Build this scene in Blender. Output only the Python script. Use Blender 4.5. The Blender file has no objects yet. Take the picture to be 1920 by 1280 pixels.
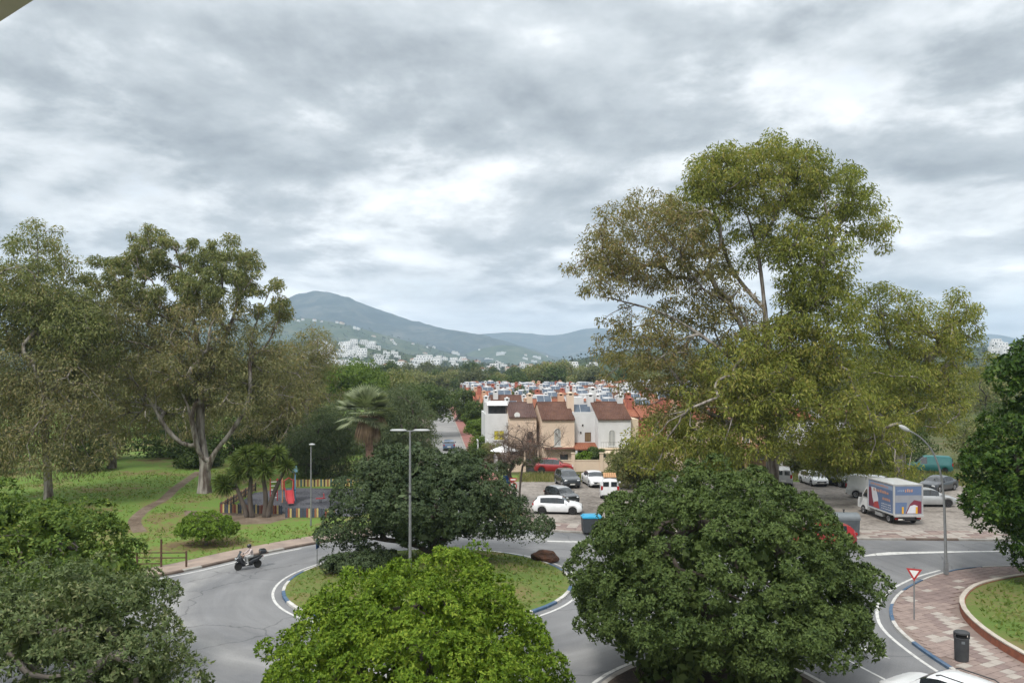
import bpy, math, random
import numpy as np
from mathutils import Vector, Matrix
R = math.radians
sc = bpy.context.scene
col = sc.collection

# ------------------------------------------------------------------ camera, sky, sun, exposure
FPX, HZ, CAMZ = 1500.0, 690.0, 12.0            # focal length and horizon in photo pixels, eye height
cam = bpy.data.cameras.new('camera'); camo = bpy.data.objects.new('camera', cam); col.objects.link(camo)
camo.location = (0, 0, CAMZ); camo.rotation_euler = (R(90), 0, 0)
cam.sensor_width = 36; cam.lens = 36*FPX/1920; cam.shift_y = 50/1920
cam.clip_start = 0.1; cam.clip_end = 60000
sc.camera = camo
SUN_EL, SUN_AZ = 52, 205                       # azimuth clockwise from +Y: the light comes from behind the camera
w = bpy.data.worlds.new('World'); sc.world = w; w.use_nodes = True
nt = w.node_tree; nt.nodes.clear()
def N(nt, t, **kw):
    n = nt.nodes.new(t)
    for k, v in kw.items():
        if k.startswith('_'): setattr(n, k[1:], v)
    for k, v in kw.items():
        if not k.startswith('_'): n.inputs[k.replace('__', ' ')].default_value = v
    return n
def ramp(nt, stops, interp='LINEAR'):
    n = nt.nodes.new('ShaderNodeValToRGB'); cr = n.color_ramp; cr.interpolation = interp
    while len(cr.elements) < len(stops): cr.elements.new(0.5)
    for e, (p, c) in zip(cr.elements, stops):
        e.position = p; e.color = (c, c, c, 1) if isinstance(c, (int, float)) else (*c, 1)
    return n
SEED = (8.6, 3.4); OFF = -0.305; BIG = 0.72
def sky():
    L = nt.links.new
    out = N(nt, 'ShaderNodeOutputWorld'); bg = N(nt, 'ShaderNodeBackground'); bg.inputs['Strength'].default_value = 0.1
    st = N(nt, 'ShaderNodeTexSky', _sky_type='NISHITA', _sun_disc=False, _sun_elevation=R(SUN_EL), _sun_rotation=R(SUN_AZ),
           _air_density=1.0, _dust_density=2.0)
    tc = N(nt, 'ShaderNodeTexCoord'); sep = N(nt, 'ShaderNodeSeparateXYZ'); L(tc.outputs['Generated'], sep.inputs[0])
    def math_(op, a, b=None, c=None):
        m = N(nt, 'ShaderNodeMath', _operation=op)
        for i, v in enumerate((a, b, c)):
            if v is None: continue
            if isinstance(v, (int, float)): m.inputs[i].default_value = v
            else: L(v, m.inputs[i])
        return m.outputs[0]
    up = math_('MAXIMUM', sep.outputs['Z'], 0.0)
    z = math_('ADD', up, 0.20)
    px = math_('DIVIDE', sep.outputs['X'], z); py = math_('DIVIDE', sep.outputs['Y'], z)
    cmb = N(nt, 'ShaderNodeCombineXYZ'); L(px, cmb.inputs[0]); L(py, cmb.inputs[1])
    def noise(scale, detail, rough, off, sx=1.0, sy=1.0, dist=0.0):
        mp = N(nt, 'ShaderNodeMapping'); mp.inputs['Location'].default_value = off; mp.inputs['Scale'].default_value = (sx, sy, 1)
        L(cmb.outputs[0], mp.inputs[0])
        n = N(nt, 'ShaderNodeTexNoise', Scale=scale, Detail=detail, Roughness=rough, Distortion=dist)
        L(mp.outputs[0], n.inputs['Vector']); return n.outputs[0]
    big = noise(BIG, 2, 0.5, (SEED[0], SEED[1], 0), 0.8, 1.0, 0.15)          # broad decks
    mo = (7.3, 4.2, 2)
    mid = noise(1.7, 9, 0.57, mo, 1.1, 1.0, 0.12)                            # heaped billows
    far = noise(1.7, 7, 0.57, (mo[0], mo[1]+0.12, mo[2]), 1.1, 1.0, 0.12)    # the same a step farther: brighter far rims
    rim = math_('SUBTRACT', mid, far)
    edge = ramp(nt, [(0.44, 0.0), (0.50, 0.62), (0.57, 1.0)], 'B_SPLINE'); L(mid, edge.inputs[0])   # firm edges where one heap ends
    v = math_('ADD', math_('MULTIPLY', big, 0.95), math_('ADD', math_('MULTIPLY', mid, 0.42), math_('MULTIPLY', rim, 0.75)))
    v = math_('ADD', v, math_('MULTIPLY_ADD', edge.outputs[0], 0.15, OFF))
    K = 10.0
    cr = ramp(nt, [(0.12, (0.15, 0.165, 0.178)), (0.27, (0.225, 0.243, 0.256)), (0.37, (0.285, 0.303, 0.315)), (0.46, (0.365, 0.38, 0.39)),
                   (0.55, (0.45, 0.465, 0.472)), (0.66, (0.56, 0.57, 0.57)), (0.80, (0.74, 0.74, 0.73))])
    L(v, cr.inputs[0])
    sc_ = N(nt, 'ShaderNodeVectorMath', _operation='SCALE'); L(cr.outputs[0], sc_.inputs[0])
    # an overcast sky is about three times brighter overhead than at the horizon
    L(math_('MULTIPLY_ADD', up, 2.0*0.76*K, 0.76*K), sc_.inputs['Scale'])
    # brighter veil low over the mountains
    hz = math_('POWER', math_('SUBTRACT', 1.0, math_('MINIMUM', up, 1.0)), 14.0)
    mixh = N(nt, 'ShaderNodeMix', _data_type='RGBA'); L(math_('MULTIPLY', hz, 0.42), mixh.inputs[0])
    L(sc_.outputs[0], mixh.inputs[6]); mixh.inputs[7].default_value = (0.66*K, 0.67*K, 0.67*K, 1)
    fine = mid
    # thin gaps of clear sky where the decks part
    gap = ramp(nt, [(0.60, 0.0), (0.72, 0.35)]); L(fine, gap.inputs[0])
    mix = N(nt, 'ShaderNodeMix', _data_type='RGBA'); L(gap.outputs[0], mix.inputs[0])
    L(mixh.outputs[2], mix.inputs[6]); L(st.outputs[0], mix.inputs[7])
    L(mix.outputs[2], bg.inputs[0]); L(bg.outputs[0], out.inputs[0])
sky()
w.cycles.sampling_method = 'MANUAL'; w.cycles.sample_map_resolution = 512
sl = bpy.data.lights.new('sun', 'SUN'); sl.energy = 1.5; sl.angle = R(10); sl.color = (1, 0.965, 0.91)
so = bpy.data.objects.new('sun', sl); col.objects.link(so)
so.rotation_euler = (R(90-SUN_EL), 0, R(-SUN_AZ) + math.pi)
so.rotation_euler = Vector((math.sin(R(SUN_AZ))*math.cos(R(SUN_EL)), math.cos(R(SUN_AZ))*math.cos(R(SUN_EL)), math.sin(R(SUN_EL)))).to_track_quat('Z', 'Y').to_euler()
so.location = (0, -20, 60)
vs = sc.view_settings; vs.view_transform = 'Standard'; vs.look = 'None'; vs.gamma = 1; vs.exposure = 1.02; vs.use_curve_mapping = False
sc.cycles.use_denoising = True
sc.cycles.max_bounces = 6; sc.cycles.diffuse_bounces = 3; sc.cycles.transmission_bounces = 3; sc.cycles.transparent_max_bounces = 6
sc.cycles.volume_bounces = 2

# ------------------------------------------------------------------ helpers
def At(px, py, Y): return Vector(((px-960)/FPX*Y, Y, CAMZ-(py-HZ)/FPX*Y))
def G(px, py, z=0.0):
    Y = (CAMZ-z)*FPX/(py-HZ); return Vector(((px-960)/FPX*Y, Y, z))
def tag(o, label=None, cat=None, group=None, kind=None):
    if label: o['label'] = label
    if cat: o['category'] = cat
    if group: o['group'] = group
    if kind: o['kind'] = kind
    return o
def empty(name, loc, rz=0.0, label=None, cat=None, group=None):
    o = bpy.data.objects.new(name, None); col.objects.link(o); o.location = loc; o.rotation_euler = (0, 0, rz)
    o.empty_display_size = 0.2
    return tag(o, label, cat, group)
def mesh_obj(name, v, f, m, parent=None, smooth=False):
    me = bpy.data.meshes.new(name); me.from_pydata([tuple(p) for p in v], [], [tuple(q) for q in f]); me.update()
    if m: me.materials.append(m)
    if smooth: me.polygons.foreach_set('use_smooth', [True]*len(me.polygons))
    o = bpy.data.objects.new(name, me); col.objects.link(o); o.parent = parent
    return o
def quads_np(name, V, m, parent=None):
    """V: (n,4,3) array of separate quads"""
    n = len(V); me = bpy.data.meshes.new(name)
    me.vertices.add(n*4); me.vertices.foreach_set('co', np.ascontiguousarray(V, dtype=np.float32).ravel())
    me.loops.add(n*4); me.loops.foreach_set('vertex_index', np.arange(n*4, dtype=np.int32))
    me.polygons.add(n); me.polygons.foreach_set('loop_start', np.arange(0, n*4, 4, dtype=np.int32))
    me.update(calc_edges=True); me.materials.append(m)
    o = bpy.data.objects.new(name, me); col.objects.link(o); o.parent = parent
    return o
def inst(name, me, loc, parent=None, rz=0.0, scale=None):
    o = bpy.data.objects.new(name, me); col.objects.link(o); o.location = loc; o.rotation_euler = (0, 0, rz); o.parent = parent
    if scale: o.scale = scale
    return o
def copy_tree(o, parent=None):
    c = o.copy(); col.objects.link(c); c.parent = parent
    for ch in o.children: copy_tree(ch, c)
    return c
class MB:
    def __init__(s): s.v = []; s.f = []
    def add(s, v, f):
        b = len(s.v); s.v += [Vector(p) for p in v]; s.f += [tuple(i+b for i in q) for q in f]; return s
    def box(s, c, d, rz=0.0, taper=1.0, M_=None):
        x, y, z = d[0]/2, d[1]/2, d[2]/2; t = taper
        v = [(-x, -y, -z), (x, -y, -z), (x, y, -z), (-x, y, -z), (-x*t, -y*t, z), (x*t, -y*t, z), (x*t, y*t, z), (-x*t, y*t, z)]
        m = Matrix.Rotation(rz, 3, 'Z') if M_ is None else M_
        return s.add([m @ Vector(p) + Vector(c) for p in v], [(0, 3, 2, 1), (4, 5, 6, 7), (0, 1, 5, 4), (1, 2, 6, 5), (2, 3, 7, 6), (3, 0, 4, 7)])
    def bar(s, a, b, wd, th):
        a = Vector(a); b = Vector(b); d = (b-a); q = d.to_track_quat('Z', 'Y').to_matrix()
        return s.box((a+b)/2, (wd, th, d.length), M_=q)
    def tube(s, pts, rad, n=8, caps=True):
        pts = [Vector(p) for p in pts]; rad = rad if hasattr(rad, '__len__') else [rad]*len(pts)
        b = len(s.v); X = None
        for i, p in enumerate(pts):
            d = (pts[min(i+1, len(pts)-1)]-pts[max(i-1, 0)]).normalized()
            if X is None: X = d.orthogonal().normalized()
            X = (X-d*X.dot(d)); X = X.normalized() if X.length > 1e-6 else d.orthogonal().normalized()
            Yv = d.cross(X)
            for k in range(n):
                a = 2*math.pi*k/n; s.v.append(p+(X*math.cos(a)+Yv*math.sin(a))*rad[i])
        for i in range(len(pts)-1):
            for k in range(n):
                k2 = (k+1) % n; s.f.append((b+i*n+k, b+i*n+k2, b+(i+1)*n+k2, b+(i+1)*n+k))
        if caps:
            s.f.append(tuple(b+k for k in reversed(range(n)))); s.f.append(tuple(b+(len(pts)-1)*n+k for k in range(n)))
        return s
    def lathe(s, prof, c=(0, 0, 0), n=20, sx=1.0, sy=1.0, axis='Z'):
        b = len(s.v); c = Vector(c)
        for r, h in prof:
            for k in range(n):
                a = 2*math.pi*k/n; p = (r*math.cos(a)*sx, r*math.sin(a)*sy, h)
                if axis == 'Y': p = (p[0], p[2], p[1])
                if axis == 'X': p = (p[2], p[0], p[1])
                s.v.append(Vector(p)+c)
        for i in range(len(prof)-1):
            for k in range(n):
                k2 = (k+1) % n; s.f.append((b+i*n+k, b+i*n+k2, b+(i+1)*n+k2, b+(i+1)*n+k))
        s.f.append(tuple(b+k for k in reversed(range(n)))); s.f.append(tuple(b+(len(prof)-1)*n+k for k in range(n)))
        return s
    def prism(s, poly, z0, z1):
        n = len(poly); v = [(p[0], p[1], z0) for p in poly]+[(p[0], p[1], z1) for p in poly]
        f = [tuple(range(n-1, -1, -1)), tuple(range(n, 2*n))]+[(i, (i+1) % n, n+(i+1) % n, n+i) for i in range(n)]
        return s.add(v, f)
    def sheet(s, poly, z): return s.add([(p[0], p[1], z) for p in poly], [tuple(range(len(poly)))])
    def build(s, name, m, parent=None, smooth=False):
        return mesh_obj(name, s.v, s.f, m, parent, smooth)

MATS = {}
def mat(name, c1, c2=None, scale=3.0, rough=0.85, metal=0.0, bump=0.0, bscale=None, spec=0.3, detail=6, lo=0.35, hi=0.65, stretch=None, coat=0.0, world=False):
    if name in MATS: return MATS[name]
    m = bpy.data.materials.new(name); m.use_nodes = True; t = m.node_tree; b = t.nodes['Principled BSDF']
    b.inputs['Base Color'].default_value = (*c1, 1); b.inputs['Roughness'].default_value = rough; b.inputs['Metallic'].default_value = metal
    b.inputs['Specular IOR Level'].default_value = spec; b.inputs['Coat Weight'].default_value = coat
    if c2 or bump:
        if world:
            g = t.nodes.new('ShaderNodeNewGeometry'); src = g.outputs['Position']
        else:
            g = t.nodes.new('ShaderNodeTexCoord'); src = g.outputs['Object']
        if stretch:
            mp = N(t, 'ShaderNodeMapping'); mp.inputs['Scale'].default_value = stretch; t.links.new(src, mp.inputs[0]); src = mp.outputs[0]
    if c2:
        n = N(t, 'ShaderNodeTexNoise', Scale=scale, Detail=detail, Roughness=0.6); t.links.new(src, n.inputs['Vector'])
        r = ramp(t, [(lo, c1), (hi, c2)]); t.links.new(n.outputs[0], r.inputs[0]); t.links.new(r.outputs[0], b.inputs['Base Color'])
    if bump:
        n2 = N(t, 'ShaderNodeTexNoise', Scale=bscale or scale*4, Detail=5); t.links.new(src, n2.inputs['Vector'])
        bn = N(t, 'ShaderNodeBump', Strength=min(1, bump), Distance=0.05); t.links.new(n2.outputs[0], bn.inputs['Height']); t.links.new(bn.outputs[0], b.inputs['Normal'])
    MATS[name] = m; return m
def leafmat(name, dark, light, accent=None, acc=0.12, trans=0.28, rough=0.6, nscale=0.35, spec=0.13):
    m = bpy.data.materials.new(name); m.use_nodes = True; t = m.node_tree; L = t.links.new
    b = t.nodes['Principled BSDF']; out = t.nodes['Material Output']
    g = N(t, 'ShaderNodeNewGeometry')
    n = N(t, 'ShaderNodeTexNoise', Scale=nscale, Detail=3, Roughness=0.6); L(g.outputs['Position'], n.inputs['Vector'])
    a = N(t, 'ShaderNodeMath', _operation='MULTIPLY_ADD'); L(n.outputs[0], a.inputs[0]); a.inputs[1].default_value = 1.1; a.inputs[2].default_value = -0.55
    s = N(t, 'ShaderNodeMath', _operation='ADD', _use_clamp=True); L(a.outputs[0], s.inputs[0]); L(g.outputs['Random Per Island'], s.inputs[1])
    st = [(0.0, dark), (0.85, light)]
    if accent: st = [(0.0, dark), (0.85-acc, light), (1.0, accent)]
    r = ramp(t, st); L(s.outputs[0], r.inputs[0]); L(r.outputs[0], b.inputs['Base Color'])
    b.inputs['Roughness'].default_value = rough; b.inputs['Specular IOR Level'].default_value = spec
    tr = N(t, 'ShaderNodeBsdfTranslucent'); br = N(t, 'ShaderNodeMix', _data_type='RGBA', _blend_type='MULTIPLY'); br.inputs[0].default_value = 1
    L(r.outputs[0], br.inputs[6]); br.inputs[7].default_value = (1.25, 1.35, 0.7, 1); L(br.outputs[2], tr.inputs['Color'])
    mx = N(t, 'ShaderNodeMixShader'); mx.inputs[0].default_value = trans
    L(b.outputs[0], mx.inputs[1]); L(tr.outputs[0], mx.inputs[2]); L(mx.outputs[0], out.inputs['Surface'])
    return m

def catmull(pts, step):
    pts = [Vector(p).to_3d() for p in pts]; out = []
    P = [2*pts[0]-pts[1]]+pts+[2*pts[-1]-pts[-2]]
    for i in range(1, len(P)-2):
        a, b, c, d = P[i-1], P[i], P[i+1], P[i+2]; n = max(2, int((c-b).length/step))
        for k in range(n):
            t = k/n
            out.append(0.5*((2*b)+(c-a)*t+(2*a-5*b+4*c-d)*t*t+(3*b-a-3*c+d)*t**3))
    out.append(pts[-1]); return out
def resample(pts, step):
    out = [pts[0]]; acc = 0.0
    for a, b in zip(pts, pts[1:]):
        L = (b-a).length; d = step-acc
        while d <= L:
            out.append(a+(b-a)*(d/L)); d += step
        acc = L-(d-step)
    return out
def offset(pts, d):
    o = []
    for i, p in enumerate(pts):
        t = (pts[min(i+1, len(pts)-1)]-pts[max(i-1, 0)]); t.z = 0; t.normalize()
        o.append(p+Vector((-t.y, t.x, 0))*d)
    return o
def ribbon(pts, d0, d1, z, mb=None):
    mb = mb or MB(); a = offset(pts, d0); b = offset(pts, d1); n = len(pts)
    v = [(p.x, p.y, z) for p in a]+[(p.x, p.y, z) for p in b]
    return mb.add(v, [(i, i+1, n+i+1, n+i) for i in range(n-1)])

# ------------------------------------------------------------------ ground, roads, pavements
def struct(o): o['kind'] = 'structure'; return o
def ground_material(name, stops, scale, fine, rough=0.95, patch=None):
    m = bpy.data.materials.new(name); m.use_nodes = True; t = m.node_tree; L = t.links.new; b = t.nodes['Principled BSDF']
    g = N(t, 'ShaderNodeNewGeometry')
    n1 = N(t, 'ShaderNodeTexNoise', Scale=scale, Detail=7, Roughness=0.65, Distortion=0.4); L(g.outputs['Position'], n1.inputs['Vector'])
    n2 = N(t, 'ShaderNodeTexNoise', Scale=fine, Detail=6, Roughness=0.7); L(g.outputs['Position'], n2.inputs['Vector'])
    a = N(t, 'ShaderNodeMath', _operation='MULTIPLY_ADD'); L(n2.outputs[0], a.inputs[0]); a.inputs[1].default_value = 0.75; a.inputs[2].default_value = -0.375
    s = N(t, 'ShaderNodeMath', _operation='ADD'); L(n1.outputs[0], s.inputs[0]); L(a.outputs[0], s.inputs[1])
    r = ramp(t, stops); L(s.outputs[0], r.inputs[0]); L(r.outputs[0], b.inputs['Base Color'])
    b.inputs['Roughness'].default_value = rough; b.inputs['Specular IOR Level'].default_value = 0.15
    bn = N(t, 'ShaderNodeBump', Strength=0.6, Distance=0.06); L(n2.outputs[0], bn.inputs['Height']); L(bn.outputs[0], b.inputs['Normal'])
    return m
def asphalt_material():
    m = bpy.data.materials.new('asphalt'); m.use_nodes = True; t = m.node_tree; L = t.links.new; b = t.nodes['Principled BSDF']
    g = N(t, 'ShaderNodeNewGeometry')
    n1 = N(t, 'ShaderNodeTexNoise', Scale=0.16, Detail=6, Roughness=0.6, Distortion=0.6); L(g.outputs['Position'], n1.inputs['Vector'])
    r1 = ramp(t, [(0.32, (0.115, 0.117, 0.122)), (0.68, (0.18, 0.18, 0.182))]); L(n1.outputs[0], r1.inputs[0])
    # ring of wear round the island and fine aggregate
    d = N(t, 'ShaderNodeVectorMath', _operation='DISTANCE'); L(g.outputs['Position'], d.inputs[0]); d.inputs[1].default_value = (-4.6, 44.8, 0)
    n0 = N(t, 'ShaderNodeTexNoise', Scale=0.5, Detail=4, Roughness=0.6); L(g.outputs['Position'], n0.inputs['Vector'])
    dd = N(t, 'ShaderNodeMath', _operation='MULTIPLY_ADD'); L(n0.outputs[0], dd.inputs[0]); dd.inputs[1].default_value = 2.2; L(d.outputs['Value'], dd.inputs[2])
    mr = N(t, 'ShaderNodeMath', _operation='MULTIPLY'); L(dd.outputs[0], mr.inputs[0]); mr.inputs[1].default_value = 1/20
    rr = ramp(t, [(0.44, 0.0), (0.53, 0.10), (0.60, 0.0), (0.66, 0.0), (0.72, 0.55), (0.80, 0.0)]); L(mr.outputs[0], rr.inputs[0])
    mx = N(t, 'ShaderNodeMix', _data_type='RGBA'); L(rr.outputs[0], mx.inputs[0]); L(r1.outputs[0], mx.inputs[6]); mx.inputs[7].default_value = (0.28, 0.275, 0.265, 1)
    n2 = N(t, 'ShaderNodeTexNoise', Scale=18, Detail=4, Roughness=0.8); L(g.outputs['Position'], n2.inputs['Vector'])
    r2 = ramp(t, [(0.25, 0.72), (0.75, 1.25)]); L(n2.outputs[0], r2.inputs[0])
    mu = N(t, 'ShaderNodeMix', _data_type='RGBA', _blend_type='MULTIPLY'); mu.inputs[0].default_value = 1; L(mx.outputs[2], mu.inputs[6]); L(r2.outputs[0], mu.inputs[7])
    # wear streaks that follow the traffic round the island
    sp = N(t, 'ShaderNodeSeparateXYZ'); sb = N(t, 'ShaderNodeVectorMath', _operation='SUBTRACT'); L(g.outputs['Position'], sb.inputs[0]); sb.inputs[1].default_value = (-4.6, 44.8, 0); L(sb.outputs[0], sp.inputs[0])
    at = N(t, 'ShaderNodeMath', _operation='ARCTAN2'); L(sp.outputs['Y'], at.inputs[0]); L(sp.outputs['X'], at.inputs[1])
    cx = N(t, 'ShaderNodeCombineXYZ'); ma = N(t, 'ShaderNodeMath', _operation='MULTIPLY'); L(at.outputs[0], ma.inputs[0]); ma.inputs[1].default_value = 1.6; L(ma.outputs[0], cx.inputs[0]); L(d.outputs['Value'], cx.inputs[1])
    ns = N(t, 'ShaderNodeTexNoise', Scale=1.3, Detail=6, Roughness=0.65); L(cx.outputs[0], ns.inputs['Vector'])
    rs = ramp(t, [(0.3, 0.74), (0.7, 1.28)]); L(ns.outputs[0], rs.inputs[0])
    ms = N(t, 'ShaderNodeMix', _data_type='RGBA', _blend_type='MULTIPLY'); ms.inputs[0].default_value = 0.5; L(mu.outputs[2], ms.inputs[6]); L(rs.outputs[0], ms.inputs[7]); mu = ms
    # dark repair seams
    v = N(t, 'ShaderNodeTexVoronoi', Scale=0.16, _feature='DISTANCE_TO_EDGE'); 
    w_ = N(t, 'ShaderNodeTexNoise', Scale=0.9, Detail=3); L(g.outputs['Position'], w_.inputs['Vector'])
    va = N(t, 'ShaderNodeVectorMath', _operation='ADD'); L(g.outputs['Position'], va.inputs[0]); L(w_.outputs[1], va.inputs[1]); L(va.outputs[0], v.inputs['Vector'])
    rv = ramp(t, [(0.0, 0.45), (0.008, 1.0)]); L(v.outputs[0], rv.inputs[0])
    mv = N(t, 'ShaderNodeMix', _data_type='RGBA', _blend_type='MULTIPLY'); mv.inputs[0].default_value = 0.8; L(mu.outputs[2], mv.inputs[6]); L(rv.outputs[0], mv.inputs[7])
    L(mv.outputs[2], b.inputs['Base Color']); b.inputs['Roughness'].default_value = 0.8; b.inputs['Specular IOR Level'].default_value = 0.3
    return m
M_ASPH = asphalt_material()
M_LAWN = ground_material('lawn', [(0.30, (0.12, 0.085, 0.048)), (0.40, (0.145, 0.125, 0.048)), (0.46, (0.12, 0.165, 0.04)), (0.57, (0.095, 0.17, 0.03)), (0.68, (0.125, 0.17, 0.042)), (0.74, (0.17, 0.15, 0.065))], 0.17, 3.2)
M_ISLE = ground_material('island_lawn', [(0.32, (0.15, 0.12, 0.055)), (0.46, (0.12, 0.135, 0.042)), (0.62, (0.085, 0.135, 0.03))], 0.35, 4)
M_DIRT = ground_material('dirt', [(0.3, (0.09, 0.065, 0.045)), (0.55, (0.15, 0.115, 0.085)), (0.7, (0.2, 0.16, 0.12))], 0.5, 5)
M_MULCH = ground_material('mulch', [(0.3, (0.025, 0.02, 0.016)), (0.55, (0.05, 0.038, 0.03)), (0.72, (0.085, 0.065, 0.05))], 1.2, 9)
M_PARK = ground_material('car_park_surface', [(0.28, (0.10, 0.088, 0.076)), (0.42, (0.175, 0.155, 0.137)), (0.55, (0.255, 0.228, 0.203)), (0.70, (0.31, 0.28, 0.252))], 0.22, 3.0)
M_GROUND = ground_material('open_ground', [(0.32, (0.045, 0.055, 0.022)), (0.5, (0.07, 0.085, 0.03)), (0.66, (0.115, 0.10, 0.055))], 0.02, 0.3)
M_PLAY = ground_material('rubber_play_surface', [(0.44, (0.035, 0.036, 0.042)), (0.47, (0.036, 0.037, 0.043)), (0.5, (0.085, 0.085, 0.095)), (0.6, (0.09, 0.09, 0.10))], 0.13, 6)
M_WHITEPAINT = mat('road_paint', (0.50, 0.495, 0.475), (0.22, 0.22, 0.215), scale=3.5, lo=0.5, hi=0.74, rough=0.7, world=True)
M_KERB = mat('kerb_concrete', (0.30, 0.285, 0.26), (0.2, 0.185, 0.165), scale=1.5, bump=0.2)
M_KWHITE = mat('kerb_white', (0.50, 0.49, 0.465), (0.33, 0.315, 0.29), scale=3)
M_KBLUE = mat('kerb_blue', (0.04, 0.085, 0.15), (0.09, 0.13, 0.19), scale=3)
M_KBROWN = mat('kerb_brown', (0.085, 0.06, 0.048), (0.13, 0.10, 0.08), scale=1.5)
M_TBEIGE = mat('tile_beige', (0.335, 0.30, 0.265), (0.26, 0.23, 0.205), scale=2.2, lo=.4, hi=.7, world=True)
M_TPINK = mat('tile_pink', (0.26, 0.20, 0.175), (0.20, 0.152, 0.135), scale=2.2, world=True)
M_TMAUVE = mat('tile_mauve', (0.155, 0.115, 0.105), (0.21, 0.157, 0.142), scale=2.2, world=True)
M_BED = mat('tile_bed', (0.16, 0.12, 0.105), (0.23, 0.18, 0.155), scale=1.5)
M_PAVE = mat('left_paving', (0.30, 0.235, 0.19), (0.21, 0.165, 0.14), scale=0.8, world=True)

gx = MB()
def grid_ground():
    xs = [-6900, -2500, -1000, -400, -150, -80, 80, 150, 400, 1000, 2500, 6900]
    ys = [-120, 3, 60, 110, 300, 700, 1500, 4000, 7900]
    v = [(x, y, -0.06) for y in ys for x in xs]; n = len(xs)
    f = [(j*n+i, j*n+i+1, (j+1)*n+i+1, (j+1)*n+i) for j in range(len(ys)-1) for i in range(n-1)]
    struct(mesh_obj('ground', v, f, M_GROUND))
grid_ground()
K1 = catmull([(-85, 20), (-45, 31.5), (-30, 38.5), (-24, 42.6), (-19.4, 47), (-16.6, 51), (-13.2, 54.8), (-10, 57.6), (-8, 60.5), (-7.0, 65), (-7.2, 72), (-10.0, 100), (-20.5, 200), (-30, 290)], 0.8)
K2 = catmull([(-24.3, 290), (-15.0, 200), (-5.2, 100), (-2.6, 72), (-1.2, 63), (1.2, 59.6), (4.5, 58.3), (12, 57.1), (24, 56.0), (31, 55.7), (45, 55), (85, 54)], 0.8)
K3 = catmull([(85, 45), (50, 46.8), (36, 48.2), (28.4, 48.1), (24.7, 46.4), (21.5, 43.6), (19.4, 40.9), (18.1, 38.3), (17.5, 36), (17.35, 32.7), (17.6, 30), (18.3, 27), (20, 20), (22, 10), (23, 3.5)], 0.6)
BED = catmull([(75, 43), (50, 44.4), (36, 46), (30.5, 46.3), (28.2, 45.5), (25.2, 43.5), (22.9, 40.8), (21.7, 38.6), (21.0, 36.2), (20.7, 33.9), (20.7, 32), (20.9, 28), (21.8, 22), (23.8, 12), (25, 3.5)], 0.6)
road = MB(); road.sheet([(-86, 3), (86, 3), (86, 62), (-86, 62)], 0.0)
road = struct(road.build('road', M_ASPH))
k1n = [p for p in K1 if p.y > 61.5]; k2n = [p for p in K2 if p.y > 61.5]
st_ = MB(); pl = [(p.x, p.y) for p in reversed(k1n)]+[(p.x, p.y) for p in reversed(k2n)]
n_ = min(len(k1n), len(k2n))
a_ = resample(k1n, 4); b_ = resample(list(reversed(k2n)), 4); n_ = min(len(a_), len(b_))
M_STREET = mat('street_concrete', (0.25, 0.245, 0.235), (0.18, 0.177, 0.172), scale=0.25, world=True)
st_.add([(p.x, p.y, 0.004) for p in a_[:n_]]+[(p.x, p.y, 0.004) for p in b_[:n_]], [(i, n_+i, n_+i+1, i+1) for i in range(n_-1)])
struct(st_.build('street', M_STREET))
# lawn of the park on the left, raised by the kerb
lawn = MB(); poly = [(p.x, p.y) for p in offset(K1, 2.1)]+[(-120, 290), (-120, 10)]
lawn.add([(x, y, 0.12) for x, y in poly], [tuple(range(len(poly)))])
struct(lawn.build('lawn', M_LAWN))
struct(ribbon(K1, 0.2, 2.1, 0.115).build('pavement', M_PAVE))
# car park, pavement bed in front of it and street pavement
o2 = offset(K2, 3.1)
cp = MB(); poly = [(p.x, p.y) for p in offset(K2, 3.0) if p.y < 86 and p.x < 70 and p.y > 50]
cp.sheet(poly+[(70, 92), (-2.0, 89)], 0.10)
struct(cp.build('car_park', M_PARK))
struct(ribbon([p for p in K2 if p.y < 88], 0.2, 3.0, 0.085).build('pavement_bed', M_BED))
M_REDPAVE = mat('red_paving', (0.27, 0.115, 0.095), (0.20, 0.095, 0.08), scale=0.4, world=True)
struct(ribbon([p for p in K2 if p.y > 64], 0.2, 2.5, 0.118).build('street_pavement', M_REDPAVE))
struct(ribbon(K3, 0.1, 6.5, 0.085).build('right_pavement_bed', M_BED))
# dirt path in the lawn, worn dirt under the yucca
pth = catmull([(-36, 92), (-33.5, 80), (-31.6, 72.5), (-31.0, 68), (-29.5, 62.5), (-27, 58)], 1.0)
struct(ribbon(pth, -0.45, 0.5, 0.125).build('dirt_path', M_DIRT))
dp = MB(); dp.sheet([(-25.5, 62.5), (-22, 60.6), (-18.6, 61.2), (-17.6, 63.4), (-18.3, 65.6), (-24, 65.9), (-27.5, 67)], 0.124)
struct(dp.build('worn_earth', M_DIRT))
pg = MB(); pg.sheet([(-23.7, 66.2), (-18.2, 65.4), (-17.6, 64.0), (-12.5, 64.2), (-10.6, 68), (-11.5, 75), (-15, 79), (-21.5, 79.4), (-24.6, 76.5)], 0.128)
struct(pg.build('playground_surface', M_PLAY))

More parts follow.
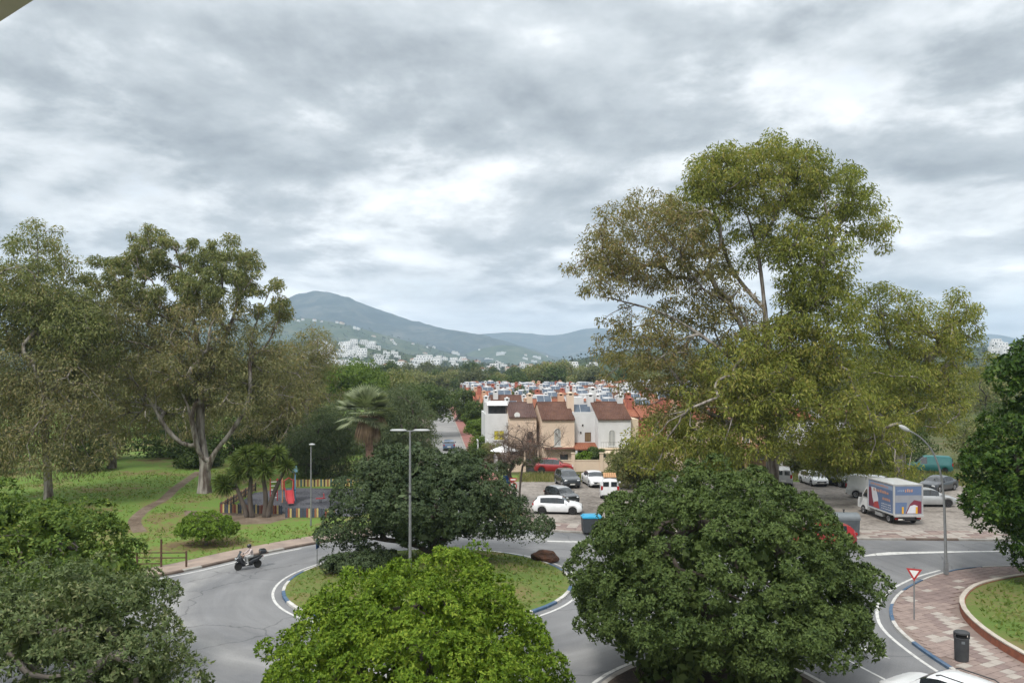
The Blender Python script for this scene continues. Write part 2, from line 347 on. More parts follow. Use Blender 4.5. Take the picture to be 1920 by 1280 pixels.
# roundabout island and splitter island
IC = Vector((-4.6, 44.8, 0)); IR = 7.9
def circle(c, r, n): return [Vector((c.x+r*math.cos(2*math.pi*i/n), c.y+r*math.sin(2*math.pi*i/n), 0)) for i in range(n)]
isl = MB(); rings = [(0, .75), (2.5, .68), (5, .42), (6.8, .2), (IR-0.05, .12)]
nn = 64; vv = [(IC.x, IC.y, .75)]; ff = []
for r, z in rings[1:]:
    vv += [(p.x, p.y, z) for p in circle(IC, r, nn)]
ff += [(0, 1+i, 1+(i+1) % nn) for i in range(nn)]
for k in range(len(rings)-2):
    b0 = 1+k*nn; ff += [(b0+i, b0+nn+i, b0+nn+(i+1) % nn, b0+(i+1) % nn) for i in range(nn)]
struct(mesh_obj('roundabout_island', vv, ff, M_ISLE, smooth=True))
def island_z(x, y):
    r = math.hypot(x-IC.x, y-IC.y); return float(np.interp(r, [a for a, _ in rings], [b for _, b in rings]))
ringp = circle(IC, IR, 96); ringp.append(ringp[0])
rp = MB(); a = circle(IC, 8.36, 96); b = circle(IC, 8.50, 96)
rp.add([(p.x, p.y, .006) for p in a+b], [(i, (i+1) % 96, 96+(i+1) % 96, 96+i) for i in range(96)])
struct(rp.build('road_marking', M_WHITEPAINT))
SPL = catmull([(1.5, 3.5), (1.8, 20), (2.4, 27), (3.5, 30.5), (5.7, 32.9), (8, 34.2), (10.2, 33.2), (11.3, 31.3), (12, 28.5), (12.6, 24), (13.2, 15), (14, 3.5)], 0.7)
sp = MB(); sp.sheet([(p.x, p.y) for p in offset(SPL, -0.2)], 0.11)
struct(sp.build('splitter_island', M_MULCH))
struct(ribbon(SPL, 0.25, 0.42, .006).build('road_marking', M_WHITEPAINT))

def kerb(name, pts, mats, step, w0, w1, h, pattern, ymin=-1, ymax=1e9):
    root = struct(empty(name, (0, 0, 0)))
    st = resample(pts, step)
    for i in range(len(st)-1):
        a, b = st[i], st[i+1]
        if not (ymin < (a.y+b.y)/2 < ymax): continue
        d = (b-a).normalized(); nrm = Vector((-d.y, d.x, 0)); g = d*0.008
        a2, b2 = a+g, b-g; j = random.uniform(-.008, .008)
        v = [a2+nrm*w0, b2+nrm*w0, b2+nrm*w1, a2+nrm*w1]
        bev = 0.025
        V = [(p.x, p.y, -0.02) for p in v]+[(p.x+nrm.x*s_, p.y+nrm.y*s_, h+j-z_) for p, s_, z_ in zip(v, (0, 0, 0, 0), (bev, bev, 0, 0))]
        F = [(0, 1, 5, 4), (1, 2, 6, 5), (2, 3, 7, 6), (3, 0, 4, 7), (4, 5, 6, 7)]
        mesh_obj('kerb_stone', V, F, mats[pattern(i)], root)
    return root
random.seed(3)
kerb('roundabout_kerb', ringp, (M_KWHITE, M_KBLUE), 1.034, -0.08, 0.09, 0.14, lambda i: (i//2) % 2)
kerb('right_pavement_kerb', K3, (M_KWHITE, M_KBLUE, M_KERB), 1.0, 0.0, 0.15, 0.13, lambda i: 2 if i < 50 else (1 if (i//3) % 2 else 0), 20, 60)
kerb('far_pavement_kerb', K2, (M_KBROWN, M_KERB), 1.2, 0.0, 0.22, 0.13, lambda i: (i*7//3) % 2, 50, 64)
kerb('street_kerb', K2, (M_KERB,), 3.0, 0.0, 0.22, 0.135, lambda i: 0, 64, 230)
kerb('park_kerb', K1, (M_KBROWN, M_KERB), 1.2, 0.0, 0.22, 0.13, lambda i: 0 if (i % 5) else 1, 24, 75)
kerb('splitter_kerb', SPL, (M_KERB,), 1.0, -0.22, 0.0, 0.13, lambda i: 0, 18, 60)
def paint(pts, wd, z=0.006):
    ps = [Vector((*p, 0)) for p in pts]; return struct(ribbon(catmull(ps, 0.6), -wd/2, wd/2, z).build('road_marking', M_WHITEPAINT))
struct(ribbon([p for p in K3 if p.y < 47.5 and p.x < 26], -0.62, -0.47, .006).build('road_marking', M_WHITEPAINT))
struct(ribbon([p for p in K1 if 36 < p.y < 54], -0.5, -0.36, .006).build('road_marking', M_WHITEPAINT))
def poly_mark(ps): 
    m = MB(); m.sheet(ps, .006); return struct(m.build('road_marking', M_WHITEPAINT))
def px_mark(ps): return poly_mark([tuple(G(*p)[:2]) for p in ps])
px_mark([(1612, 1043), (1642, 1036), (1642, 1041)])
px_mark([(1638, 1037), (1668, 1034.5), (1815, 1032.5), (1930, 1031), (1930, 1033), (1815, 1034.5), (1700, 1038), (1645, 1041)])
px_mark([(1625, 1210), (1631, 1211), (1672, 1236)])
px_mark([(1612, 1214), (1619, 1213), (1668, 1234), (1640, 1226)])
px_mark([(1586, 1236), (1590, 1236), (1668, 1276), (1662, 1276)])
px_mark([(1543, 1250), (1548, 1250), (1560, 1258), (1555, 1258)])
px_mark([(1026, 1013), (1095, 1014.5), (1200, 1016), (1200, 1018), (1095, 1016.5), (1026, 1015)])

# paving slabs of the two pavements: nearest ones are single pieces
def slab_mesh(name, lx, ly, m):
    b = MB(); x, y, h, e = lx/2, ly/2, 0.04, 0.008
    b.add([(-x, -y, 0), (x, -y, 0), (x, y, 0), (-x, y, 0), (-x+e, -y+e, h), (x-e, -y+e, h), (x-e, y-e, h), (-x+e, y-e, h)],
          [(4, 5, 6, 7), (0, 1, 5, 4), (1, 2, 6, 5), (2, 3, 7, 6), (3, 0, 4, 7)])
    me = bpy.data.meshes.new(name); me.from_pydata([tuple(p) for p in b.v], [], b.f); me.materials.append(m); return me
def dist_side(pts, p):
    """signed distance left of the curve and distance"""
    best = 1e9; s = 0
    for a, b in zip(pts, pts[1:]):
        d = b-a; t = max(0, min(1, (p-a).dot(d)/max(1e-9, d.length_squared))); q = a+d*t; r = (p-q).length
        if r < best: best = r; s = d.x*(p.y-a.y)-d.y*(p.x-a.x)
    return best if s > 0 else -best
def right_slabs():
    root = struct(empty('right_pavement', (0, 0, 0)))
    L_, W_ = 0.6, 0.4; rot = R(28)
    ms = [slab_mesh('paving_slab', L_-0.012, W_-0.012, m) for m in (M_TBEIGE, M_TPINK, M_TMAUVE)]
    rng = random.Random(5); k3 = K3[::2]; bd = BED[::2]; cells = []
    ca, sa = math.cos(rot), math.sin(rot)
    for j in range(-80, 90):
        for i in range(-45, 90):
            u = (i+(0.5 if j % 2 else 0))*L_; v_ = j*W_
            x = 20+ca*u-sa*v_; y = 38+sa*u+ca*v_
            if not (24.5 < y < 49 and 16 < x < 37): continue
            p = Vector((x, y, 0)); d = dist_side(k3, p)
            if d < 0.36 or d > 6: continue
            if dist_side(bd, p) > -0.36: continue
            band = (i-j*0.5+0.3*math.sin(j*0.9)) % 6; c = 0 if band < 1.6 else (2 if band > 3.3 else 1)
            if rng.random() < 0.14: c = rng.randrange(3)
            if d < 1.7: c = 1 if rng.random() < 0.85 else 0
            if y > 40.5 and c != 0 and rng.random() < 0.75: c = 2
            if y > 41.5 and c == 0 and rng.random() < 0.45: c = 2
            vis = (abs(x/y) < 0.66)
            cells.append((0 if vis else 1, y, x, c))
    cells.sort(); rest = MB(); restm = {}
    for k, (h, y, x, c) in enumerate(cells):
        z = 0.082+rng.uniform(0, 0.006)
        if k < 300: inst('paving_slab', ms[c], (x, y, z), root, rot)
        else: restm.setdefault(c, MB()).box((x, y, z+0.02), (L_-0.014, W_-0.014, 0.04), rot)
    if restm:
        V = []; F = []; mi = []
        for c, mb_ in restm.items():
            b0 = len(V); V += mb_.v; F += [tuple(i+b0 for i in q) for q in mb_.f]; mi += [c]*len(mb_.f)
        o = mesh_obj('paving_slabs', V, F, M_TBEIGE, root); o.data.materials.append(M_TPINK); o.data.materials.append(M_TMAUVE)
        o.data.polygons.foreach_set('material_index', mi); o['kind'] = 'stuff'
right_slabs()
def far_slabs():
    root = struct(empty('far_pavement', (0, 0, 0)))
    ms = [slab_mesh('paving_slab', 0.78, 0.5, m) for m in (M_TBEIGE, M_TPINK, M_TMAUVE)]
    rng = random.Random(8); line = resample([p for p in K2 if p.y < 59.5 and p.x < 47], 0.8)
    for r in range(5):
        pts = offset(line, 0.5+r*0.53)
        for i, p in enumerate(pts):
            if p.x > 36.5: continue
            c = (0, 0, 1, 0, 2, 0, 1, 1)[(i*3+r*5+(i//3)) % 8]
            if p.x < 9: c = rng.choice((1, 1, 2, 0))
            t = pts[min(i+1, len(pts)-1)]-pts[max(i-1, 0)]
            inst('paving_slab', ms[c], (p.x, p.y, 0.083+rng.uniform(0, .006)), root, math.atan2(t.y, t.x))
far_slabs()
# raised bed on the right with a brick wall and pale cap
bed = MB(); bz = lambda p: 0.46 if p.y < 40 else max(0.16, 0.46-(p.y-40)*0.05)
bp = [p for p in offset(BED, 0.15)]
bed.add([(p.x, p.y, bz(p)-0.06) for p in bp]+[(75, 3.5, .4)], [tuple(range(len(bp)+1))])
struct(bed.build('raised_bed_lawn', M_LAWN if False else M_ISLE))
M_BRICK = mat('brick_red', (0.30, 0.105, 0.06), (0.19, 0.075, 0.05), scale=4, bump=0.3)
M_CAP = mat('wall_cap', (0.44, 0.40, 0.345), (0.33, 0.29, 0.245), scale=2)
def bed_wall():
    root = empty('planter_wall', (BED[40].x, BED[40].y, 0), 0, 'low curved brick planter wall with pale cap beside the paved corner', 'wall')
    o = root.location; pts = resample([p for p in BED if p.y > 20 and p.x < 50], 0.5); V = []; F = []; n = len(pts)
    L_ = offset(pts, 0); Rr = offset(pts, 0.24)
    for k, p in enumerate(pts):
        z = bz(p)-0.02
        for q, zz in ((L_[k], 0), (L_[k], z), (Rr[k], z), (Rr[k], 0)): V.append((q.x-o.x, q.y-o.y, zz))
    for k in range(n-1):
        for j in range(3): F.append((4*k+j, 4*k+j+1, 4*k+5+j, 4*k+4+j))
    mesh_obj('brick_face', V, F, M_BRICK, root)
    pts2 = resample([p for p in BED if p.y > 20 and p.x < 50], 1.0)
    for a, b in zip(pts2, pts2[1:]):
        d = (b-a).normalized(); nn_ = Vector((-d.y, d.x, 0)); z0, z1 = bz(a)-0.018, bz(b)-0.018
        q = [a+nn_*-0.02+d*.006, b+nn_*-0.02-d*.006, b+nn_*0.2-d*.006, a+nn_*0.2+d*.006]; zz = [z0, z1, z1, z0]
        V = [(p.x-o.x, p.y-o.y, z) for p, z in zip(q, zz)]+[(p.x-o.x, p.y-o.y, z+.055) for p, z in zip(q, zz)]
        mesh_obj('cap_stone', V, [(4, 5, 6, 7), (0, 1, 5, 4), (1, 2, 6, 5), (2, 3, 7, 6), (3, 0, 4, 7), (0, 3, 2, 1)], M_CAP, root)
bed_wall()

# ------------------------------------------------------------------ mountains
def hill_material(name, c1, c2, c3, s):
    m = bpy.data.materials.new(name); m.use_nodes = True; t = m.node_tree; L = t.links.new; b = t.nodes['Principled BSDF']
    g = N(t, 'ShaderNodeNewGeometry')
    n = N(t, 'ShaderNodeTexNoise', Scale=s, Detail=10, Roughness=0.7); L(g.outputs['Position'], n.inputs['Vector'])
    r = ramp(t, [(0.36, c1), (0.5, c2), (0.68, c3)]); L(n.outputs[0], r.inputs[0]); L(r.outputs[0], b.inputs['Base Color'])
    b.inputs['Roughness'].default_value = 1; b.inputs['Specular IOR Level'].default_value = 0.0
    return m
from mathutils import noise as mnoise
HILLS = {}
def hill(name, Y0, Y1, Y2, prof, amp, nsc, m, nx=140, nyf=30, seed=0.0):
    xs = np.linspace(prof[0][0], prof[-1][0], nx); rz = np.interp(xs, [p[0] for p in prof], [p[1] for p in prof])
    k = np.ones(5)/5; rz = np.convolve(np.pad(rz, 2, mode='edge'), k, 'valid')
    V = []; ts = list(np.linspace(0, 1, nyf))+[1.25, 1.6, 2.0]
    for t in ts:
        Y = Y0+(Y1-Y0)*t if t <= 1 else Y1+(Y2-Y1)*(t-1)
        for px, py in zip(xs, rz):
            X = (px-960)/FPX*Y1*(0.75+0.25*min(t, 1))
            H = CAMZ+(HZ-py)/FPX*Y1
            s = (t**1.25) if t <= 1 else max(0.0, 1-(t-1))
            nz = mnoise.fractal(Vector((X*nsc, Y*nsc, seed)), 1.0, 2.0, 6)
            nf = mnoise.noise(Vector((X*nsc*14, Y*nsc*14, seed)))
            z = H*s*(1+0.0*nz)+amp*nz*math.sin(math.pi*min(1, max(0, t*0.5)))*(1.0 if t < 0.6 else max(0.06, 1-(t-0.6)/0.38) if t <= 1 else 0.06)+amp*0.05*nf
            V.append((X, Y, z if 0 < t < 2 else -1.0))
    ny = len(ts)
    F = [(j*nx+i, j*nx+i+1, (j+1)*nx+i+1, (j+1)*nx+i) for j in range(ny-1) for i in range(nx-1)]
    o = struct(mesh_obj(name, V, F, m, smooth=True)); HILLS[name] = np.array(V).reshape(ny, nx, 3); return o
M_HFAR = hill_material('mountain_scrub', (0.02, 0.03, 0.027), (0.036, 0.046, 0.038), (0.10, 0.095, 0.078), 0.007)
M_HMID = hill_material('hill_woodland', (0.028, 0.042, 0.022), (0.05, 0.068, 0.032), (0.10, 0.10, 0.06), 0.012)
hill('distant_mountains', 5400, 6800, 7700, [(300, 640), (700, 632), (800, 625), (850, 622), (900, 629), (940, 621), (990, 624), (1050, 631), (1080, 619), (1103, 609), (1140, 618), (1250, 630), (1400, 640), (1600, 648), (1780, 640), (1855, 622), (1920, 640), (2200, 655)], 100, .001, M_HFAR, seed=4)
hill('mountain', 3400, 5000, 6000, [(-300, 660), (100, 640), (300, 625), (440, 595), (520, 566), (560, 548), (600, 542), (640, 553), (700, 577), (760, 597), (830, 617), (900, 629), (960, 645), (1010, 659), (1050, 672), (1150, 690)], 190, .0013, M_HFAR, nx=220, nyf=60, seed=1)
hill('villa_ridge', 2300, 3400, 4400, [(-500, 640), (0, 625), (400, 600), (530, 595), (600, 600), (660, 612), (720, 628), (800, 648), (860, 666), (920, 682), (980, 692)], 50, .0018, M_HMID, seed=2)
hill('wooded_knoll', 3300, 4100, 4700, [(830, 678), (860, 666), (900, 654), (940, 646), (975, 649), (1010, 661), (1040, 675), (1100, 690)], 30, .002, M_HMID, seed=6, nx=80)
hill('town_slope', 900, 1900, 2500, [(-400, 660), (200, 650), (560, 640), (640, 640), (700, 648), (760, 664), (840, 676), (900, 680), (960, 684), (1040, 688)], 14, .003, M_HMID, seed=3)
hill('green_hill', 700, 1250, 1800, [(930, 697), (990, 689), (1040, 682), (1080, 676), (1120, 664), (1180, 656), (1300, 652), (1500, 655), (1700, 655), (1850, 650), (1920, 648), (2300, 640)], 12, .004, M_HMID, seed=5)

# ------------------------------------------------------------------ air
hz_ = MB(); hz_.box((0, 3900, 264.0), (14000, 8200, 532))
hv = hz_.build('haze', None); hv['kind'] = 'stuff'; hv.location.z = -1.2
hm = bpy.data.materials.new('haze'); hm.use_nodes = True; ht = hm.node_tree; ht.nodes.clear()
ho = N(ht, 'ShaderNodeOutputMaterial'); hp = N(ht, 'ShaderNodeVolumePrincipled'); ht.links.new(hp.outputs[0], ho.inputs['Volume'])
hp.inputs['Color'].default_value = (0.62, 0.79, 1.0, 1); hp.inputs['Density'].default_value = 0.00012; hp.inputs['Anisotropy'].default_value = 0.1
hv.data.materials.append(hm)

# ------------------------------------------------------------------ trees
def nrm(a): return a/np.maximum(1e-9, np.linalg.norm(a, axis=-1, keepdims=True))
def skeleton(rng, trunk, targets, trunk_r, tip_r=None, k=2.35, wob=0.10, up=0.35, seglen=0.8, sides=7):
    """trunk: list of polylines [(x,y,z)..]; targets: (n,3). Returns an MB with the limbs and the node positions."""
    P = []; D = []; par = []; chains = []
    for line in trunk:
        pts = catmull(line, seglen) if len(line) > 2 else [Vector(p) for p in line]
        start = None
        if P:
            q = np.array(P); start = int(np.argmin(np.linalg.norm(q-np.array(pts[0]), axis=1)))
        ch = [start] if start is not None else []
        for i, p in enumerate(pts):
            if start is not None and i == 0: continue
            d = (pts[min(i+1, len(pts)-1)]-pts[max(i-1, 0)]).normalized()
            par.append(ch[-1] if ch else -1); P.append(tuple(p)); D.append(tuple(d)); ch.append(len(P)-1)
        chains.append(ch)
    base_n = len(P); minz = min(p[2] for p in P)+0.30*(max(p[2] for p in P)-min(p[2] for p in P))
    order = np.argsort(np.linalg.norm(targets-np.array(P[min(len(P)-1, len(P)//2)]), axis=1))
    tips = []
    cap = len(P)+len(targets)*40+100; PA = np.zeros((cap, 3)); DA = np.zeros((cap, 3)); PA[:len(P)] = P; DA[:len(P)] = D
    for ti in order:
        T = targets[ti]; A = PA[:len(P)]; dd = DA[:len(P)]; v = T-A; L = np.linalg.norm(v, axis=1)+1e-6
        cosv = (v*dd).sum(1)/L
        cost = L*(1+0.75*(1-cosv))+np.where(A[:, 2] > T[2]+1.5, 0.5*L, 0)+np.where(A[:, 2] < minz, 3.0+L, 0)
        i = int(np.argmin(cost)); p0 = A[i]; d0 = dd[i]; Ln = L[i]; n = max(2, int(Ln/seglen))
        c = p0+(nrm(d0*0.8+v[i]/Ln+np.array([0, 0, up])))*Ln*0.5
        ch = [i]; prev = p0
        for s in range(1, n+1):
            t = s/n; q = (1-t)**2*p0+2*t*(1-t)*c+t*t*T+rng.normal(0, wob*Ln/n, 3)*(0 if s == n else 1)
            par.append(ch[-1]); P.append(tuple(q)); D.append(tuple(nrm(q-prev))); PA[len(P)-1] = q; DA[len(P)-1] = D[-1]; ch.append(len(P)-1); prev = q
        chains.append(ch); tips.append(len(P)-1)
    cnt = np.zeros(len(P))
    for t in tips: cnt[t] += 1
    for i in range(len(P)-1, -1, -1):
        if cnt[i] == 0: cnt[i] = 1.0
        if par[i] >= 0: cnt[par[i]] += cnt[i]
    # only tips carry weight: recompute
    cnt = np.zeros(len(P)); 
    for t in tips: cnt[t] = 1
    for i in range(len(P)-1, -1, -1):
        if par[i] >= 0: cnt[par[i]] += max(cnt[i], 0.5 if i < base_n else 0)
    cnt = np.maximum(cnt, 0.5)
    tr = trunk_r/(cnt[0]**(1/k)); r = np.maximum(tr*cnt**(1/k), tip_r or 0.012)
    Pz = np.array(P)[:, 2]; z0 = np.array(P)[0, 2]; flare = 1+0.45*np.exp(-np.maximum(0, Pz-z0)/(trunk_r*2.2)); r = r*np.where(np.arange(len(P)) < base_n, flare, 1)
    mb = MB()
    for ci, ch in enumerate(chains):
        if len(ch) < 2: continue
        rr = [r[j] for j in ch]
        if ci >= 1: rr[0] = min(rr[0], rr[1]*1.25)
        big = max(rr) > 0.08
        mb.tube([P[j] for j in ch], rr, sides if big else 4, caps=False)
    return mb
def leaves(rng, C, rad, n, ll, lw, droop=0.0, hollow=0.55, flat=1.0, up=0.3, low=0.0, rosette=0.0):
    """n leaf quads spread over clumps C (m,3) with radii rad; returns (n,4,3)"""
    m = len(C); w_ = rad**2; idx = rng.choice(m, n, p=w_/w_.sum())
    d = nrm(rng.normal(0, 1, (n, 3)))
    if low: d[:, 2] = np.where(d[:, 2] < 0, d[:, 2]*low, d[:, 2]); d = nrm(d)
    u = hollow+(1-hollow)*rng.random(n)**0.6
    s = np.ones((n, 3)); s[:, 2] = flat
    pos = C[idx]+d*s*(rad[idx]*u)[:, None]
    if rosette:
        # gather leaves into small rosettes
        q = max(1, int(n/rosette)); pick = rng.integers(0, n, q); a = rng.integers(0, q, n); pos = pos[pick[a]]+rng.normal(0, ll*0.28, (n, 3)); d = d[pick[a]]
    tang = nrm(np.cross(d, rng.normal(0, 1, (n, 3))))
    ax = nrm(tang+0.45*d+rng.normal(0, 0.3, (n, 3))) if not droop else nrm(d*(1-droop*0.6)+rng.normal(0, 0.75*(1-0.5*droop), (n, 3))+np.array([0, 0, up*(1-droop)-1.7*droop]))
    nr = nrm(np.cross(ax, nrm(rng.normal(0, 1, (n, 3))+np.array([0, 0, 0.0]))))
    if not droop:
        # leaf blades face outwards and up
        tgt = nrm(d+np.array([0, 0, 0.35])+rng.normal(0, 0.38, (n, 3))); side = nrm(np.cross(tgt, ax))
    else: side = nr
    L_ = ll*rng.uniform(0.5, 1.45, n)[:, None]; W_ = lw*rng.uniform(0.6, 1.4, n)[:, None]
    b = pos-ax*L_*0.5; t = pos+ax*L_*0.5; mid = pos-ax*L_*0.08
    return np.stack([b, mid+side*W_*0.5, t, mid-side*W_*0.5], axis=1)
def lobe_clumps(rng, lobes, spacing, jit=0.35, shell=0.0):
    """lobes: (centre, radii(3), density, shell) -> clump centres by dart throwing"""
    out = []
    for c, r, dens, sh in lobes:
        c = np.array(c); r = np.array(r); vol = 4/3*math.pi*r.prod(); sp = spacing/dens**(1/3); got = []
        nt_ = int(40+vol/sp**3*(14 if not sh else 9)); d = nrm(rng.normal(0, 1, (nt_, 3))); u = rng.random(nt_)
        u = u**(1/3) if not sh else sh+(1-sh)*u
        cand = c+d*r*u[:, None]; got = np.empty((nt_, 3)); g = 0
        for p in cand:
            if g == 0 or ((got[:g]-p)**2).sum(1).min() > sp*sp: got[g] = p; g += 1
        out += list(got[:g])
    return np.array(out)
def finish_tree(name, label, cat, base, mb, leafV, bark, lm, group=None, twigs=None):
    root = empty(name, base, 0, label, cat, group); b = Vector(base)
    if mb: 
        mb.v = [p-b for p in mb.v]; mb.build('trunk', bark, root, smooth=True)
    if twigs is not None: quads_np('twigs', twigs-np.array(base), bark, root)
    quads_np('crown', leafV-np.array(base), lm, root)
    return root
def twig_quads(rng, C, rad, per, th):
    n = len(C)*per; idx = np.repeat(np.arange(len(C)), per); d = nrm(rng.normal(0, 1, (n, 3))+np.array([0, 0, .3]))
    a = C[idx]+rng.normal(0, 0.15, (n, 3)); e = C[idx]+d*(rad[idx]*rng.uniform(.6, 1.0, n))[:, None]; s = nrm(np.cross(d, rng.normal(0, 1, (n, 3))))*th
    return np.stack([a-s, a+s, e+s*0.4, e-s*0.4], axis=1)

BK_EUC = mat('eucalyptus_bark', (0.30, 0.275, 0.245), (0.085, 0.065, 0.052), scale=2.4, lo=0.42, hi=0.60, bump=0.7, bscale=7, stretch=(1, 1, 0.18))
BK_DARK = mat('dark_bark', (0.06, 0.048, 0.04), (0.11, 0.09, 0.075), scale=3, bump=0.6, bscale=10, stretch=(1, 1, .3))
BK_GREY = mat('grey_bark', (0.16, 0.14, 0.12), (0.24, 0.21, 0.185), scale=3, bump=0.5, bscale=10)
LF_EUCR = leafmat('eucalyptus_leaf', (0.092, 0.115, 0.024), (0.225, 0.248, 0.050), (0.285, 0.25, 0.07), acc=0.16, nscale=0.16, trans=0.35)
LF_EUCB = leafmat('eucalyptus_leaf_brown', (0.105, 0.105, 0.036), (0.205, 0.19, 0.066), (0.235, 0.165, 0.08), acc=0.2, nscale=0.2, trans=0.3)
LF_EUCL = leafmat('eucalyptus_leaf_olive', (0.092, 0.115, 0.042), (0.21, 0.228, 0.088), (0.25, 0.21, 0.10), acc=0.16, nscale=0.16, trans=0.3)
LF_EUCD = leafmat('eucalyptus_leaf_dull', (0.10, 0.11, 0.050), (0.205, 0.20, 0.09), (0.245, 0.195, 0.10), acc=0.2, nscale=0.18, trans=0.3)
LF_ROUND = leafmat('dark_glossy_leaf', (0.031, 0.055, 0.014), (0.094, 0.132, 0.036), nscale=0.7, trans=0.2, rough=0.6, spec=0.15)
LF_LIME = leafmat('lime_leaf', (0.052, 0.100, 0.008), (0.140, 0.215, 0.020), (0.22, 0.28, 0.035), acc=0.1, nscale=0.8, trans=0.3, rough=0.6, spec=0.12)
LF_LEFT = leafmat('soft_green_leaf', (0.050, 0.076, 0.027), (0.125, 0.160, 0.062), (0.2, 0.21, 0.10), acc=0.08, nscale=0.6, trans=0.25, rough=0.45)
LF_LEFT2 = leafmat('mid_green_leaf', (0.045, 0.085, 0.018), (0.12, 0.175, 0.032), (0.17, 0.21, 0.04), acc=0.08, nscale=0.5, trans=0.25)
LF_RIGHT = leafmat('deep_green_leaf', (0.017, 0.044, 0.008), (0.055, 0.102, 0.016), (0.10, 0.15, 0.025), acc=0.1, nscale=0.5, trans=0.25, rough=0.45)
LF_CAROB = leafmat('carob_leaf', (0.027, 0.047, 0.021), (0.078, 0.106, 0.046), nscale=0.5, trans=0.15, rough=0.5)
LF_PEPPER = leafmat('pepper_tree_leaf', (0.055, 0.080, 0.040), (0.125, 0.150, 0.078), nscale=0.4, trans=0.3)
LF_BRIGHT = leafmat('fresh_leaf', (0.055, 0.10, 0.018), (0.135, 0.19, 0.035), nscale=0.3, trans=0.3)
LF_DKTREE = leafmat('dark_tree_leaf', (0.032, 0.058, 0.018), (0.092, 0.125, 0.038), nscale=0.3, trans=0.25)
LF_BELT = leafmat('belt_tree_leaf', (0.055, 0.070, 0.034), (0.125, 0.135, 0.065), nscale=0.08, trans=0.25)
LF_SHRUB = leafmat('shrub_leaf', (0.055, 0.11, 0.012), (0.15, 0.225, 0.028), nscale=1.2, trans=0.25)

def lobe(px, py, rx, ry, Y, dy, dens=1.0, shell=0.0, dz=0.0):
    c = At(px, py, Y); s = Y/FPX; return ((c.x, c.y, c.z+dz), (rx*s, dy, ry*s), dens, shell)

# --- broadleaf domes in the foreground
def puffs(rng, lobes, spacing, jit=0.05, zmin=0.8):
    """clump centres on the outer skin of the union of ellipsoid lobes, with outward normals"""
    P = []; Nn = []
    L_ = [(np.array(c), np.array(r)) for c, r, *_ in lobes]
    for k, (c, r) in enumerate(L_):
        area = 4*math.pi*((r[0]*r[1])**1.6/3+(r[0]*r[2])**1.6/3+(r[1]*r[2])**1.6/3)**(1/1.6); n = int(area/spacing**2*7)
        d = nrm(rng.normal(0, 1, (n, 3))); p = c+d*r*(1+rng.uniform(-jit, jit, n))[:, None]; nn = nrm(d/r)
        ok = p[:, 2] > zmin
        for m, (c2, r2) in enumerate(L_):
            if m != k: ok &= ((((p-c2)/(r2*0.93))**2).sum(1) > 1)
        P.append(p[ok]); Nn.append(nn[ok])
    P = np.concatenate(P); Nn = np.concatenate(Nn); o = rng.permutation(len(P)); got = np.empty((len(P), 3)); gn = np.empty((len(P), 3)); g = 0
    for i in o:
        sp = spacing*rng.uniform(.75, 1.2)
        if g == 0 or ((got[:g]-P[i])**2).sum(1).min() > sp*sp: got[g] = P[i]; gn[g] = Nn[i]; g += 1
    return got[:g].copy(), gn[:g].copy()
def puff_leaves(rng, C, Nn, rad, n, ll, lw, ros=7, spread=0.75, flat=0.8):
    m = len(C); w_ = rad**2*np.where((Nn*nrm(C*np.array([1, 1, 0]))).sum(1) > .35, .55, 1.0); q = max(1, n//ros); idx = rng.choice(m, q, p=w_/w_.sum())   # the far side a little thinner
    d = nrm(Nn[idx]*0.75+np.array([0, 0, 0.35])+rng.normal(0, spread, (q, 3))); u = 0.55+0.45*rng.random(q)**0.5
    s = np.ones(3); s[2] = flat; pos = C[idx]+d*s*(rad[idx]*u)[:, None]
    a = rng.integers(0, q, n); dd = d[a]; p = pos[a]
    ax = nrm(np.cross(dd, rng.normal(0, 1, (n, 3)))+0.4*dd+rng.normal(0, .2, (n, 3)))
    L_ = ll*rng.uniform(.55, 1.4, n)[:, None]; W_ = lw*rng.uniform(.65, 1.35, n)[:, None]
    tgt = nrm(dd+np.array([0, 0, .25])+rng.normal(0, .35, (n, 3))); side = nrm(np.cross(tgt, ax))
    b = p+rng.normal(0, ll*.12, (n, 3)); t = b+ax*L_; mid = b+ax*L_*.45
    return np.stack([b, mid+side*W_*.5, t, mid-side*W_*.5], axis=1)
def dome_tree(name, label, base, trunk, lobes, spacing, crad, nleaf, ll, lw, bark, lm, trunk_r, seed, inner=0.14, ros=7, flat=0.85, spread=.75, zmin=.8, big=False):
    rng = np.random.default_rng(seed); C, Nn = puffs(rng, lobes, spacing, zmin=zmin); rad = crad*rng.uniform(0.7, 1.35, len(C))
    C = C-Nn*(rad*rng.uniform(-.1, 1.3, len(C)))[:, None]
    cen = C.mean(0); T = cen+(C[rng.permutation(len(C))[:min(len(C), 130)]]-cen)*.60
    mb = skeleton(rng, trunk, T, trunk_r, up=0.1)
    V = puff_leaves(rng, C, Nn, rad, int(nleaf*(1-inner)), ll, lw, ros, spread, flat)
    V2 = leaves(rng, C-Nn*(rad*.5)[:, None], rad*1.15, int(nleaf*inner), ll, lw, hollow=0.3)
    ib = [(c_, np.array(r_)*(.80 if big else .72), 1, .6) for c_, r_, *_ in lobes if min(r_) > (1.7 if big else 1.3)] or [(lobes[0][0], np.array(lobes[0][1])*.6, 1, .4)]
    Ci = lobe_clumps(rng, ib, spacing*1.5); V3 = leaves(rng, Ci, np.full(len(Ci), crad*(1.3 if big else .8)), int(nleaf*.07), ll*(3.0 if big else 2.4), lw*(4.0 if big else 3.4), hollow=0.1)
    return finish_tree(name, label, 'tree', base, mb, np.concatenate([V, V2, V3]), bark, lm)

